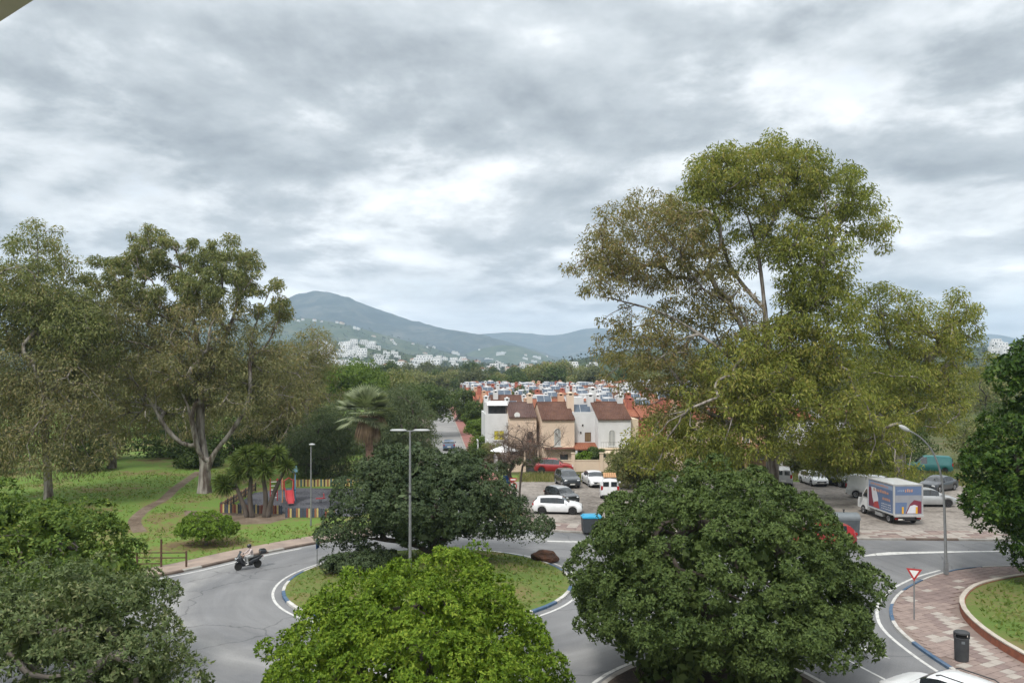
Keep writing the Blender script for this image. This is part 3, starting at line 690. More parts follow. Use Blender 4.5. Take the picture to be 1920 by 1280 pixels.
dome_tree('clipped_street_tree', 'large dark green dome-shaped tree on the mulched splitter island', (8.4, 30.9, 0.1),
    [[(8.4, 30.9, 0.0), (8.4, 30.9, 1.0), (8.35, 30.9, 2.2)], [(8.4, 30.9, 1.6), (7.2, 30.6, 3.0), (6.0, 30.2, 4.2)], [(8.35, 30.9, 2.0), (8.9, 31.2, 3.6), (9.0, 31, 5.6)], [(8.4, 30.9, 1.7), (10, 30.2, 3), (11.5, 30, 4)]],
    [((7.95, 31.0, 3.2), (5.5, 5.0, 4.75), 1, .7), ((7.9, 30.6, 3.2), (5.3, 4.9, 1.25), 1, .7)],
    0.70, 0.48, 138000, 0.125, 0.064, BK_DARK, LF_ROUND, 0.26, 11, zmin=2.0, big=True)
dome_tree('lime_green_tree', 'bright lime green bushy tree nearest the camera in front of the roundabout', (-3.0, 23.2, 0),
    [[(-3.0, 23.2, 0.0), (-3.0, 23.2, 1.2), (-2.95, 23.2, 2.0)], [(-3, 23.2, 1.6), (-4.3, 23, 3.0), (-5, 22.9, 4)], [(-2.95, 23.2, 1.9), (-2.2, 23.4, 3.4), (-1.6, 23.5, 5)], [(-3, 23.2, 1.7), (-3.2, 22, 3), (-3.1, 21.4, 4)]],
    [((-2.85, 23.2, 2.7), (4.15, 3.9, 3.5), 1, .7), ((-1.45, 23.5, 5.5), (1.15, 1.2, 1.2), 1, .7), ((-3.9, 23.4, 5.1), (1.6, 1.5, 1.0), 1, .7), ((-2.7, 23.6, 5.5), (1.0, 1.0, .8), 1, .6), ((-5.7, 22.9, 3.5), (1.35, 1.5, 1.3), 1, .7), ((.3, 22.9, 3.2), (1.2, 1.5, 1.2), 1, .7)],
    0.56, 0.40, 104000, 0.108, 0.056, BK_DARK, LF_LIME, 0.2, 12, zmin=1.2, big=True)
dome_tree('soft_green_tree', 'soft grey-green tree filling the lower left corner of the view', (-12.0, 20.5, 0),
    [[(-12.0, 20.5, 0.0), (-12.0, 20.5, 1.5), (-11.9, 20.5, 2.6)], [(-12, 20.5, 2.0), (-10.6, 20.3, 3.4), (-9.6, 20.1, 4)], [(-12, 20.5, 2.2), (-13.2, 20.4, 3.8), (-14, 20.2, 5)], [(-11.9, 20.5, 2.4), (-11.6, 20.9, 4), (-11.4, 21.2, 5.3)]],
    [((-12.3, 20.6, 4.1), (3.5, 3.4, 2.5), .9, .7), ((-10.2, 20.6, 4.2), (1.9, 1.8, 1.4), .9, .5), ((-9.0, 20.3, 3.0), (1.45, 1.6, 1.25), .9, .5), ((-11.6, 20.9, 5.6), (2.4, 2.2, 1.35), .9, .6), ((-14.2, 20.4, 5.1), (1.9, 2.2, 1.8), .9, .6), ((-8.6, 20.4, 3.9), (0.8, .8, .45), 1, .3), ((-9.6, 19.8, 1.9), (1.4, 1.5, 1.0), .9, .4)],
    0.62, 0.48, 72000, 0.118, 0.052, BK_GREY, LF_LEFT, 0.2, 13, inner=.2, flat=.75, spread=.9)
dome_tree('mid_green_tree', 'rounded mid green tree at the left edge behind the corner tree', (-17.6, 29.5, 0),
    [[(-17.6, 29.5, 0), (-17.6, 29.5, 1.5), (-17.5, 29.4, 2.8)], [(-17.6, 29.5, 2), (-16.4, 29.2, 3.6), (-15.6, 29, 4.6)]],
    [((-17.8, 29.6, 4.4), (3.5, 3.4, 2.7), 1, .66), ((-18.6, 29.6, 5.5), (2.6, 2.6, 1.8), 1, .75), ((-15.6, 29.2, 4.2), (1.6, 1.8, 1.6), 1, .7)],
    0.85, 0.62, 36000, 0.16, 0.08, BK_GREY, LF_LEFT2, 0.22, 14)
dome_tree('deep_green_tree', 'tall dense deep green tree at the right edge on the raised bed', (31.0, 44.6, 0.38),
    [[(31.0, 44.6, 0.2), (31.0, 44.6, 1.6), (31.0, 44.6, 3.2), (31.1, 44.5, 6)], [(31, 44.6, 2.2), (29.2, 44.2, 4), (27.8, 44, 6)], [(31, 44.6, 3), (32.8, 44.4, 5), (34, 44, 8)], [(31, 44.6, 2.6), (30.4, 43.2, 4.2), (29.8, 42, 5.6)]],
    [((30.9, 44.4, 6.4), (4.9, 4.4, 4.7), 1, .66), ((29.6, 44.2, 11.6), (2.4, 2.4, 2.2), 1, .5), ((30.6, 44.3, 13.2), (1.8, 1.8, 1.6), 1, .5), ((31.9, 44.5, 10.6), (3.6, 3.6, 3.4), 1, .72), ((32.4, 44.5, 13.3), (1.9, 1.9, 1.9), 1, .6), ((27.9, 44.0, 7.4), (2.1, 2.2, 1.6), 1, .6), ((27.6, 43.6, 4.6), (2.3, 2.3, 1.6), 1, .6), ((29.3, 43.2, 2.7), (2.4, 2.4, 1.4), 1, .6), ((29.0, 44, 10.0), (1.7, 1.9, 1.3), 1, .5), ((34.5, 44, 4.6), (3, 3, 3), 1, .7)],
    1.05, 0.8, 58000, 0.24, 0.12, BK_DARK, LF_RIGHT, 0.3, 15, spread=.9, big=True)
dome_tree('carob_tree', 'broad dark blue-green carob tree standing on the roundabout island', (-4.7, 48.2, island_z(-4.7, 48.2)),
    [[(-4.7, 48.2, 0.3), (-4.65, 48.2, 1.1), (-4.7, 48.2, 1.7)], [(-4.7, 48.2, .9), (-6.4, 47.9, 1.6), (-8.6, 47.6, 1.9), (-10.3, 47.4, 2.4)], [(-4.7, 48.2, 1.2), (-3.2, 48.2, 2.4), (-1.2, 48.3, 3.2)], [(-4.7, 48.2, 1.5), (-5.6, 48.6, 3.4), (-6.4, 48.6, 4.8)], [(-4.7, 48.2, 1.5), (-4.0, 48.4, 3.4), (-3.4, 48.4, 5)]],
    [((-5.0, 48.4, 4.0), (5.0, 4.6, 2.3), 1, .75), ((-6.6, 48.6, 5.3), (2.7, 2.8, 1.9), 1, .7), ((-3.7, 48.6, 5.2), (2.4, 2.8, 1.75), 1, .7), ((-9.5, 47.8, 2.7), (1.8, 2.2, 1.0), 1, .5), ((-0.9, 48.2, 3.4), (1.7, 2.4, 1.2), 1, .6), ((-0.4, 47.9, 2.6), (2.4, 2.2, .75), 1, .5), ((-8.8, 48.2, 4.3), (2.0, 2.2, 1.3), 1, .6), ((-10.6, 47.5, 2.05), (0.8, 1.2, 0.5), 1, .3)],
    0.88, 0.64, 84000, 0.14, 0.072, BK_DARK, LF_CAROB, 0.42, 16, big=True)

# --- eucalypts
def euc(name, label, base, trunk, groups, bark, trunk_r, seed, ntar=260, group=None, twig=5, seg=0.9):
    """groups: (lobes, spacing, crad, nleaf, ll, lw, mat)"""
    rng = np.random.default_rng(seed); allC = []; root = empty(name, base, 0, label, 'tree', group); b = np.array(base)
    tw = []
    for k, (lobes, sp, cr, nl, ll, lw, lm) in enumerate(groups):
        C = lobe_clumps(rng, lobes, sp); rad = cr*rng.uniform(.6, 1.35, len(C)); allC.append(C)
        V = leaves(rng, C, rad, nl, ll, lw, droop=0.55, hollow=0.15, flat=0.8)
        quads_np('crown' if k == 0 else 'crown_section', V-b, lm, root); tw.append(twig_quads(rng, C, rad, twig, 0.012))
    C = np.concatenate(allC); T = C[rng.permutation(len(C))[:ntar]]
    mb = skeleton(rng, trunk, T, trunk_r, tip_r=0.022, seglen=seg, wob=0.16)
    mb.v = [p-Vector(base) for p in mb.v]; mb.build('trunk', bark, root, smooth=True)
    quads_np('twigs', np.concatenate(tw)-b, bark, root)
    return root
Yr = 71.0
tb = At(1447, 950, Yr); tb.z = 0.1
def q(px, py, Y): p = At(px, py, Y); return (p.x, p.y, p.z)
euc('eucalyptus_tree', 'tallest spreading eucalyptus with yellow-green hanging foliage behind the dark dome tree', tb,
    [[(tb.x, Yr, 0.0), q(1448, 850, Yr), q(1440, 760, Yr), q(1440, 680, Yr), q(1432, 560, Yr), q(1420, 470, Yr), q(1400, 400, Yr)],
     [q(1440, 760, Yr), q(1390, 690, Yr-1), q(1330, 640, Yr-2), q(1250, 590, Yr-2), q(1150, 560, Yr-2)],
     [q(1440, 720, Yr), q(1490, 620, Yr+1), q(1540, 480, Yr+1), q(1590, 400, Yr)],
     [q(1432, 580, Yr), q(1370, 500, Yr+2), q(1340, 400, Yr+2)],
     [q(1448, 850, Yr), q(1380, 800, Yr-2), q(1300, 760, Yr-2)],
     [q(1446, 800, Yr), q(1520, 760, Yr-2), q(1600, 740, Yr-2)],
     [q(1420, 470, Yr), q(1460, 390, Yr-1), q(1470, 330, Yr-1)]],
    [([lobe(1425, 335, 125, 62, Yr, 5.5, 1.0), lobe(1340, 330, 55, 45, Yr, 3, 1.0), lobe(1470, 300, 65, 40, Yr, 3.5), lobe(1555, 365, 70, 55, Yr, 4.0), lobe(1615, 400, 45, 55, Yr, 3, .9), lobe(1400, 450, 90, 60, Yr+1, 4, .6), lobe(1300, 400, 60, 45, Yr, 3.5, .8), lobe(1470, 430, 60, 50, Yr-1, 3, .7), lobe(1640, 440, 22, 40, Yr, 2, .8)], 1.6, 1.1, 50000, 0.34, 0.10, LF_EUCR),
     ([lobe(1525, 490, 72, 85, Yr-3, 3.4, 1.9), lobe(1540, 620, 80, 110, Yr-3, 3.6, 1.9), lobe(1450, 650, 75, 55, Yr-3, 3.5, 1.2), lobe(1490, 760, 120, 95, Yr-3, 5, 1.1), lobe(1400, 720, 110, 80, Yr-3, 5, 1.0), lobe(1330, 780, 90, 75, Yr-4, 4.5, 1.0), lobe(1590, 800, 55, 80, Yr-4, 3, .9), lobe(1300, 850, 85, 55, Yr-4, 3.5, 1.0), lobe(1230, 830, 50, 60, Yr-4, 3, .9), lobe(1420, 830, 70, 40, Yr-5, 3, .5)], 1.7, 1.12, 74000, 0.36, 0.11, LF_EUCR),
     ([lobe(1215, 450, 115, 85, Yr-1, 5, 1.0), lobe(1140, 510, 80, 50, Yr-2, 3.5, .9), lobe(1300, 540, 85, 85, Yr, 4, .75), lobe(1200, 660, 85, 72, Yr-2, 4.5, .85), lobe(1265, 720, 80, 80, Yr-2, 4.5, .9), lobe(1360, 600, 80, 65, Yr, 4, .7), lobe(1160, 600, 40, 25, Yr-2, 2, .6)], 1.5, 1.05, 44000, 0.33, 0.10, LF_EUCB)],
    BK_EUC, 0.55, 21, ntar=380)
tb2 = At(1690, 940, 78); tb2.z = .1
euc('eucalyptus_tree', 'lower spreading eucalyptus to the right of the tallest one above the box truck', tb2,
    [[(tb2.x, 78, 0), q(1688, 860, 78), q(1690, 760, 78), q(1700, 680, 78)], [q(1690, 760, 78), q(1740, 680, 78), q(1780, 610, 77)], [q(1690, 720, 78), q(1660, 620, 77), q(1650, 570, 77)], [q(1688, 820, 78), q(1650, 780, 75), q(1640, 800, 73)]],
    [([lobe(1655, 575, 55, 48, 77, 3.5, .9), lobe(1765, 600, 55, 50, 77, 3.5, .9), lobe(1815, 610, 35, 45, 77, 3, .66), lobe(1700, 660, 100, 60, 77, 4.5, .9), lobe(1790, 680, 55, 60, 77, 3.5, .66), lobe(1660, 740, 75, 70, 75, 4.5, 1.0), lobe(1740, 760, 70, 55, 77, 4, .7)], 1.6, 1.15, 40000, 0.34, 0.10, LF_EUCR),
     ([lobe(1672, 845, 36, 62, 66, 2.0, 1.0), lobe(1610, 830, 45, 60, 70, 3, .9), lobe(1560, 850, 55, 45, 73, 3, .9)], 1.3, 1.0, 16000, 0.32, 0.078, LF_EUCR)],
    BK_EUC, 0.5, 22, ntar=200)
YL = 77.0; tb = G(384, 926); tb.z = 0.1; YL = tb.y
euc('eucalyptus_tree', 'eucalyptus with thick pale forked trunk beside the playground on the lawn', tb,
    [[(tb.x, YL, 0), q(384, 870, YL), q(376, 810, YL), q(376, 740, YL), q(370, 640, YL), q(350, 540, YL), q(330, 470, YL)],
     [q(386, 880, YL), q(405, 845, YL-.5), q(440, 800, YL-1), q(468, 740, YL-1), q(470, 640, YL), q(500, 560, YL)],
     [q(374, 838, YL), q(340, 830, YL-1), q(310, 800, YL-1.5), q(280, 750, YL-2), q(240, 700, YL-2)],
     [q(376, 740, YL), q(420, 640, YL), q(450, 560, YL+1)], [q(370, 640, YL), q(300, 570, YL), q(230, 510, YL)],
     [q(395, 868, YL), q(372, 845, YL-.6), q(352, 760, YL-1.5), q(300, 660, YL-1.5)]],
    [([lobe(290, 455, 50, 27, YL, 3, 1), lobe(355, 478, 58, 32, YL, 3, 1), lobe(215, 490, 48, 22, YL, 2.5, .9), lobe(430, 480, 48, 28, YL, 3, 1), lobe(265, 505, 60, 32, YL, 3.5, .9), lobe(455, 520, 45, 32, YL, 3, .9), lobe(505, 560, 32, 42, YL, 2.5, .9), lobe(400, 540, 70, 45, YL-1, 4, .85), lobe(320, 560, 90, 42, YL-1, 4, .9), lobe(210, 540, 50, 30, YL, 3, .8), lobe(530, 580, 16, 20, YL, 1.2, .9)], 1.6, 0.86, 42000, 0.33, 0.10, LF_EUCL),
     ([lobe(260, 610, 95, 52, YL-1, 4.5, 1), lobe(390, 620, 85, 55, YL-2.5, 4, 1), lobe(360, 690, 90, 50, YL-3, 4, .9), lobe(440, 750, 60, 30, YL-2, 3, .7), lobe(470, 640, 55, 50, YL, 3.5, .66), lobe(310, 690, 100, 62, YL+1, 5, .9), lobe(430, 710, 80, 50, YL+1, 4, .85), lobe(520, 700, 55, 55, YL+1, 3.5, .66), lobe(370, 770, 60, 38, YL+2, 3, .6), lobe(240, 760, 55, 60, YL+2, 3.5, .66)], 1.65, 1.2, 47000, 0.33, 0.10, LF_EUCD)],
    BK_EUC, 0.52, 23, ntar=300)
tb = G(92, 945); tb.z = .1; Y3 = tb.y
euc('eucalyptus_tree', 'tall dense eucalyptus with slender straight pale trunk at the left edge', tb,
    [[(tb.x, Y3, 0), q(88, 860, Y3), q(80, 760, Y3), q(76, 640, Y3), q(72, 520, Y3), q(70, 450, Y3)], [q(80, 760, Y3), q(130, 690, Y3), q(160, 620, Y3)], [q(78, 700, Y3), q(20, 640, Y3), q(-10, 560, Y3)]],
    [([lobe(72, 450, 48, 32, Y3, 2.5, .75), lobe(90, 490, 40, 20, Y3, 2.5, .6), lobe(55, 545, 85, 60, Y3, 4.5, 1), lobe(110, 590, 75, 55, Y3, 4, 1), lobe(10, 590, 80, 80, Y3, 4.5, 1), lobe(150, 640, 70, 60, Y3, 4, 1)], 1.5, 1.25, 42000, 0.33, 0.10, LF_EUCL),
     ([lobe(60, 690, 110, 75, Y3, 5, 1), lobe(140, 740, 80, 75, Y3-1, 4.5, 1), lobe(10, 780, 80, 90, Y3, 4.5, 1), lobe(170, 830, 55, 50, Y3-1, 3.5, 1), lobe(70, 830, 70, 50, Y3-2, 3.5, .9), lobe(120, 870, 55, 30, Y3-2, 3, .66), lobe(-30, 860, 60, 60, Y3, 3, 1)], 1.5, 1.3, 34000, 0.33, 0.10, LF_EUCD)],
    BK_EUC, 0.34, 24, ntar=240)
tb = Vector((-47.5, 95, .1)); Y4 = 95
euc('eucalyptus_tree', 'eucalyptus in the shade behind the pale forked trunk, second from the left edge', tb,
    [[tuple(tb), q(212, 840, Y4), q(208, 740, Y4), q(200, 640, Y4), q(205, 560, Y4)], [q(208, 760, Y4), q(260, 690, Y4)]],
    [([lobe(195, 570, 75, 45, Y4, 5, .9), lobe(180, 650, 85, 60, Y4, 5, 1), lobe(240, 720, 80, 70, Y4, 5, 1), lobe(180, 780, 70, 60, Y4, 5, 1), lobe(330, 790, 80, 45, Y4, 5, .9)], 1.8, 1.4, 24000, 0.42, 0.10, LF_EUCD)],
    BK_EUC, 0.4, 25, ntar=140)
def q2(px, py, Y): return q(px, py, Y)
tb = Vector(((565-960)/FPX*104, 104, .1)); Y5 = 104
euc('eucalyptus_tree', 'olive brown eucalyptus group rising behind the palm, below the mountain', tb,
    [[tuple(tb), q(570, 820, Y5), q(580, 720, Y5), q(590, 650, Y5)], [q(570, 800, Y5), q(520, 720, Y5), q(500, 660, Y5)]],
    [([lobe(590, 645, 40, 30, Y5, 4, .9), lobe(560, 680, 60, 40, Y5, 4.5, 1), lobe(610, 680, 28, 28, Y5, 3, .9), lobe(520, 720, 70, 50, Y5, 5, 1), lobe(580, 750, 60, 50, Y5, 5, 1), lobe(480, 770, 70, 55, Y5, 5, 1), lobe(540, 810, 70, 40, Y5, 5, 1)], 1.8, 1.4, 32000, 0.42, 0.10, LF_EUCD)],
    BK_EUC, 0.45, 26, ntar=140)

# --- feathery pepper trees and mid-distance broadleaf trees
def blob_tree(name, label, base, lobes, spacing, crad, nleaf, ll, lw, lm, seed, droop=0.0, trunk_r=0.3, group=None, ntar=70, bark=None, fork=None):
    rng = np.random.default_rng(seed); C = lobe_clumps(rng, lobes, spacing); rad = crad*rng.uniform(.65, 1.3, len(C))
    b = np.array(base); mean = C.mean(0); top = mean+np.array([0, 0, (C[:, 2].max()-mean[2])*0.3])
    trunk = [[tuple(b-np.array([0, 0, .1])), tuple(b*0.55+np.array([mean[0], mean[1], mean[2]])*0.45), tuple(top)]]
    T = C[rng.permutation(len(C))[:ntar]]
    mb = skeleton(rng, trunk, T, trunk_r, seglen=1.2)
    V = leaves(rng, C, rad, nleaf, ll, lw, droop=droop, hollow=0.35, flat=.85, low=.6 if not droop else 0)
    return finish_tree(name, label, 'tree', base, mb, V, bark or BK_DARK, lm, group)
blob_tree('pepper_tree', 'feathery grey-green weeping tree around the palm behind the playground', (-22.0, 90, .1),
    [lobe(600, 830, 62, 50, 88, 4, 1, .4), lobe(570, 850, 35, 45, 88, 3, 1, .3), lobe(640, 800, 50, 50, 89, 3.5, 1, .4), lobe(610, 880, 50, 28, 88, 3, .9)], 1.2, 1.05, 32000, 0.34, 0.07, LF_PEPPER, 31, droop=0.6)
blob_tree('pepper_tree', 'feathery grey-green weeping tree right of the palm behind the carob', (-12.2, 86, .1),
    [lobe(755, 800, 64, 58, 86, 4.5, 1, .4), lobe(720, 850, 60, 40, 86, 4, 1, .3), lobe(782, 848, 32, 42, 85, 3, 1, .4), lobe(745, 755, 45, 30, 87, 3, 1, .4)], 1.2, 1.05, 36000, 0.34, 0.07, LF_PEPPER, 32, droop=0.6)
blob_tree('leafy_tree', 'fresh green rounded tree behind the palm, below the hillside town', (-29.5, 150, 0),
    [lobe(665, 705, 48, 24, 150, 5, 1, .5), lobe(640, 725, 35, 30, 150, 5, 1, .5), lobe(690, 730, 40, 30, 150, 5, 1, .5)], 1.8, 1.7, 15000, 0.5, 0.22, LF_BRIGHT, 33)
blob_tree('leafy_tree', 'pale green tree between the palm and the dark tree by the street', (-25.0, 165, 0),
    [lobe(735, 725, 40, 28, 165, 5, 1, .5), lobe(720, 745, 40, 28, 165, 5, 1, .5), lobe(755, 745, 30, 30, 165, 5, 1, .5)], 1.9, 1.8, 13000, 0.5, 0.22, LF_EUCL, 34)
blob_tree('leafy_tree', 'dark green dense tree at the left side of the far street', (-19.0, 140, 0),
    [lobe(800, 745, 48, 22, 140, 5, 1, .5), lobe(775, 765, 40, 28, 140, 5, 1, .5), lobe(820, 762, 30, 22, 140, 4, 1, .5)], 1.6, 1.5, 14000, 0.45, 0.2, LF_DKTREE, 35)
blob_tree('leafy_tree', 'dark brown-green tree standing where the far street begins to narrow', (-13.0, 180, 0),
    [lobe(872, 752, 22, 22, 180, 3, 1, .4), lobe(878, 775, 20, 18, 180, 3, 1, .4)], 1.3, 1.2, 9000, 0.4, 0.18, LF_DKTREE, 36)
blob_tree('leafy_tree', 'bright green small tree over the garden wall of the far street', (-8.3, 150, 0),
    [lobe(880, 782, 15, 11, 150, 2, 1, .4)], .9, .85, 4000, 0.32, 0.15, LF_BRIGHT, 37)
blob_tree('leafy_tree', 'dull green ragged tree left of the dark dome beside the parked plank van', (13.3, 80, .1),
    [lobe(1195, 860, 42, 36, 80, 2.6, 1, .3), lobe(1170, 880, 28, 30, 80, 2.2, 1, .3), lobe(1225, 885, 30, 28, 80, 2.2, 1, .3)], 1.0, .9, 14000, 0.32, 0.10, LF_EUCL, 38, droop=.4, trunk_r=.16)
blob_tree('leafy_tree', 'dark garden tree at the street end of the second estate row', (-5.2, 121, 0),
    [lobe(893, 768, 19, 17, 121, 1.6, 1, .4), lobe(900, 785, 15, 14, 121, 1.5, 1, .4)], .9, .85, 6000, 0.3, 0.14, LF_DKTREE, 41, trunk_r=.15, ntar=30)
blob_tree('leafy_tree', 'fresh green garden tree over the street wall beside the corner house', (-4.9, 112, 0),
    [lobe(890, 800, 17, 12, 112, 1.4, 1, .4), lobe(905, 808, 14, 11, 112, 1.4, 1, .4)], .8, .75, 5500, 0.26, 0.12, LF_BRIGHT, 42, trunk_r=.13, ntar=30)
# shrubs closing the park at the back
def shrub_row():
    rng = np.random.default_rng(40)
    spots = [(-55, 104, 5.2, 'dark'), (-46, 107, 5.6, 'dark'), (-38, 108, 5.8, 'dark'), (-31.5, 106, 4.6, 'dark'), (-27, 112, 4.4, 'fresh'), (-19.5, 112, 5, 'fresh'), (-50, 93, 3.6, 'dark'), (-38, 96, 3.2, 'dark'), (-61, 90, 6, 'dark')]
    words = ['darkest thicket at the left edge under the eucalypts', 'dark thicket left of the second trunk', 'dark bush behind the pale forked trunk', 'dark bush right behind the forked trunk', 'fresh green bush behind the yucca', 'fresh green bush behind the playground fence', 'low dark bush by the slender trunks', 'low dark bush on the far lawn edge', 'dark undergrowth at the far left']
    for (x, y, h, k), wd in zip(spots, words):
        blob_tree('bush', wd, (x, y, .1), [((x, y, h*.45), (h*.95, h*.7, h*.5), 1, .45), ((x+h*.4, y, h*.6), (h*.5, h*.5, h*.4), 1, .4)], 1.5, 1.3, 5500, 0.42, 0.19, LF_DKTREE if k == 'dark' else LF_BRIGHT, int(100+x*3+y), trunk_r=.18, group='bushes along the back of the park', ntar=30)
shrub_row()
def back_right():
    spots = [(33.5, 92, 3.2, 'olive', 'olive thicket behind the parked silver van'), (38.5, 93, 4.2, 'brown', 'brownish thicket behind the parked dark saloon'), (43.5, 94, 4.0, 'dark', 'dark bush behind the white panel van'), (48.5, 99, 5.2, 'dark', 'dark bush beside the teal van'), (57, 96, 5.5, 'olive', 'olive bush right of the teal van'), (66, 104, 7.5, 'dark', 'dark tall bush behind the street lamp arm'), (25.5, 96, 3.0, 'olive', 'small olive bush by the white walls under the eucalyptus')]
    for x, y, h, k, wd in spots:
        lm = {'olive': LF_EUCL, 'brown': LF_EUCB, 'dark': LF_DKTREE}[k]
        blob_tree('bush', wd, (x, y, .1), [((x, y, h*.5), (h*.85, h*.6, h*.52), 1, .45), ((x-h*.3, y, h*.7), (h*.45, h*.4, h*.4), 1, .4)], 1.25, 1.1, 5500, 0.36, 0.15, lm, int(300+x), trunk_r=.15, group='bushes behind the car park', ntar=30)
    for i, (x, y, h, wd) in enumerate([(60, 128, 13, 'dark cypress left of the pair beyond the car park'), (69, 135, 12, 'dark cypress right of the pair beyond the car park')]):
        blob_tree('cypress_tree', wd, (x, y, 0), [((x, y, h*.55), (1.3, 1.3, h*.45), 1, .4)], .95, .9, 5000, .35, .14, LF_DKTREE, 60+i, trunk_r=.2, group='cypresses beyond the car park', ntar=40)
    for i, (x, y, h, lm, wd) in enumerate([(48, 140, 9, LF_BRIGHT, 'pale green tree far behind the teal van'), (78, 150, 11, LF_EUCL, 'olive tree far off beyond the right lamp'), (88, 120, 10, LF_DKTREE, 'dark tree far off at the right edge'), (36, 150, 9, LF_EUCL, 'olive tree far behind the parked dark saloon'), (100, 170, 12, LF_EUCL, 'large olive tree beyond the right edge tree')]):
        blob_tree('leafy_tree', wd, (x, y, 0), [((x, y, h*.6), (h*.5, h*.45, h*.4), 1, .5), ((x+h*.3, y, h*.45), (h*.4, h*.35, h*.3), 1, .4)], 1.8, 1.7, 6000, .5, .22, lm, 70+i, ntar=40)
back_right()
# belt of trees beyond the estate: three kinds, copied
def belt():
    protos = []
    for k, (lm, r, h) in enumerate([(LF_BELT, 5.5, 10), (LF_DKTREE, 4.6, 11), (LF_EUCL, 6, 12)]):
        pr = blob_tree('belt_tree', 'x', (0, 0, 0), [((0, 0, h*.6), (r, r, h*.4), 1, .5), ((r*.4, 0, h*.75), (r*.55, r*.6, h*.25), 1, .3)], 2.2, 2.0, 3600, .85, .4, lm, 80+k, ntar=25)
        protos.append(pr)
    rng = random.Random(12); first = [True]*3
    lab = ['rounded dull green tree in the belt beyond the estate roofs', 'dark green tree in the belt beyond the estate roofs', 'olive tree in the belt beyond the estate roofs']
    pos = []
    for i in range(46): pos.append((-70+i*5.6+rng.uniform(-3, 3), 330+rng.uniform(-18, 30)))
    for i in range(40): pos.append((-160+i*12.5+rng.uniform(-6, 6), 430+rng.uniform(-30, 60)))
    for i in range(36): pos.append((-260+i*22+rng.uniform(-8, 8), 600+rng.uniform(-60, 120)))
    for i in range(22): pos.append((-48-rng.uniform(0, 60), 125+rng.uniform(0, 140)))
    for i in range(12): pos.append((85+rng.uniform(0, 60), 180+rng.uniform(0, 120)))
    for x, y in pos:
        k = rng.choice((0, 0, 1, 2)); o = protos[k] if first[k] else copy_tree(protos[k]); first[k] = False
        s = rng.uniform(.75, 1.25)*(1.0 if y < 420 else 1.15)
        o.location = (x, y, 0); o.rotation_euler.z = rng.uniform(0, 6.28); o.scale = (s, s, s*rng.uniform(.85, 1.1)); tag(o, lab[k], 'tree', ('rounded belt trees', 'dark belt trees', 'olive belt trees')[k])
belt()

# ------------------------------------------------------------------ vehicles
def plain(name, c, rough=0.4, metal=0.0, spec=0.5, coat=0.0):
    return mat(name, c, tuple(min(1, x*1.12+0.004) for x in c), scale=2.0, rough=rough, metal=metal, spec=spec, coat=coat)
M_GLASS = mat('car_glass', (0.018, 0.022, 0.026), (0.03, 0.036, 0.04), scale=1, rough=0.06, spec=0.9)
M_TYRE = mat('tyre_rubber', (0.018, 0.018, 0.018), (0.03, 0.029, 0.027), scale=6, rough=0.9)
M_RIM = plain('rim_alloy', (0.33, 0.33, 0.34), 0.35, 0.7)
M_RIMDK = plain('rim_dark', (0.035, 0.035, 0.038), 0.4, 0.4)
M_TRIM = plain('black_trim', (0.02, 0.02, 0.021), 0.6)
M_HEAD = plain('headlamp_lens', (0.55, 0.56, 0.57), 0.12, 0.2)
M_TAIL = plain('tail_lamp_lens', (0.30, 0.012, 0.012), 0.2)
M_PLATE = plain('number_plate_white', (0.62, 0.62, 0.58), 0.5)
C_WHITE = plain('paint_white', (0.66, 0.67, 0.68), 0.3, coat=.6)
C_DARK = plain('paint_dark_blue_grey', (0.020, 0.025, 0.031), 0.28, coat=.7)
C_BLACK = plain('paint_black', (0.012, 0.013, 0.015), 0.25, coat=.7)
C_RED = plain('paint_red', (0.27, 0.018, 0.022), 0.3, coat=.6)
C_SILVER = plain('paint_silver', (0.36, 0.37, 0.375), 0.35, 0.35, coat=.5)
C_TEAL = plain('paint_teal', (0.015, 0.115, 0.115), 0.5)
C_BLUE = plain('paint_blue', (0.06, 0.10, 0.17), 0.3, coat=.6)
def wheel(root, x, y, r, wd, rim):
    s = 1 if y > 0 else -1
    t = MB(); t.lathe([(r*.62, -wd/2), (r*.9, -wd/2), (r, -wd*.36), (r, wd*.36), (r*.9, wd/2), (r*.62, wd/2)], (0, 0, 0), 22, axis='Y')
    o = t.build('wheel', M_TYRE, root, smooth=False); o.location = (x, y-s*wd/2, r)
    m = MB(); m.lathe([(r*.64, s*(wd/2-.02)), (r*.6, s*(wd/2+.012)), (r*.2, s*(wd/2-.015)), (r*.14, s*(wd/2+.01))], (0, 0, 0), 15, axis='Y')
    m.build('rim', rim, o)
    for k in range(5):
        a = k*2*math.pi/5+.3; sp = MB(); sp.bar((math.cos(a)*r*.12, s*(wd/2+.012), math.sin(a)*r*.12), (math.cos(a)*r*.6, s*(wd/2+.012), math.sin(a)*r*.6), .05, .02)
        sp.build('spoke', rim, o)
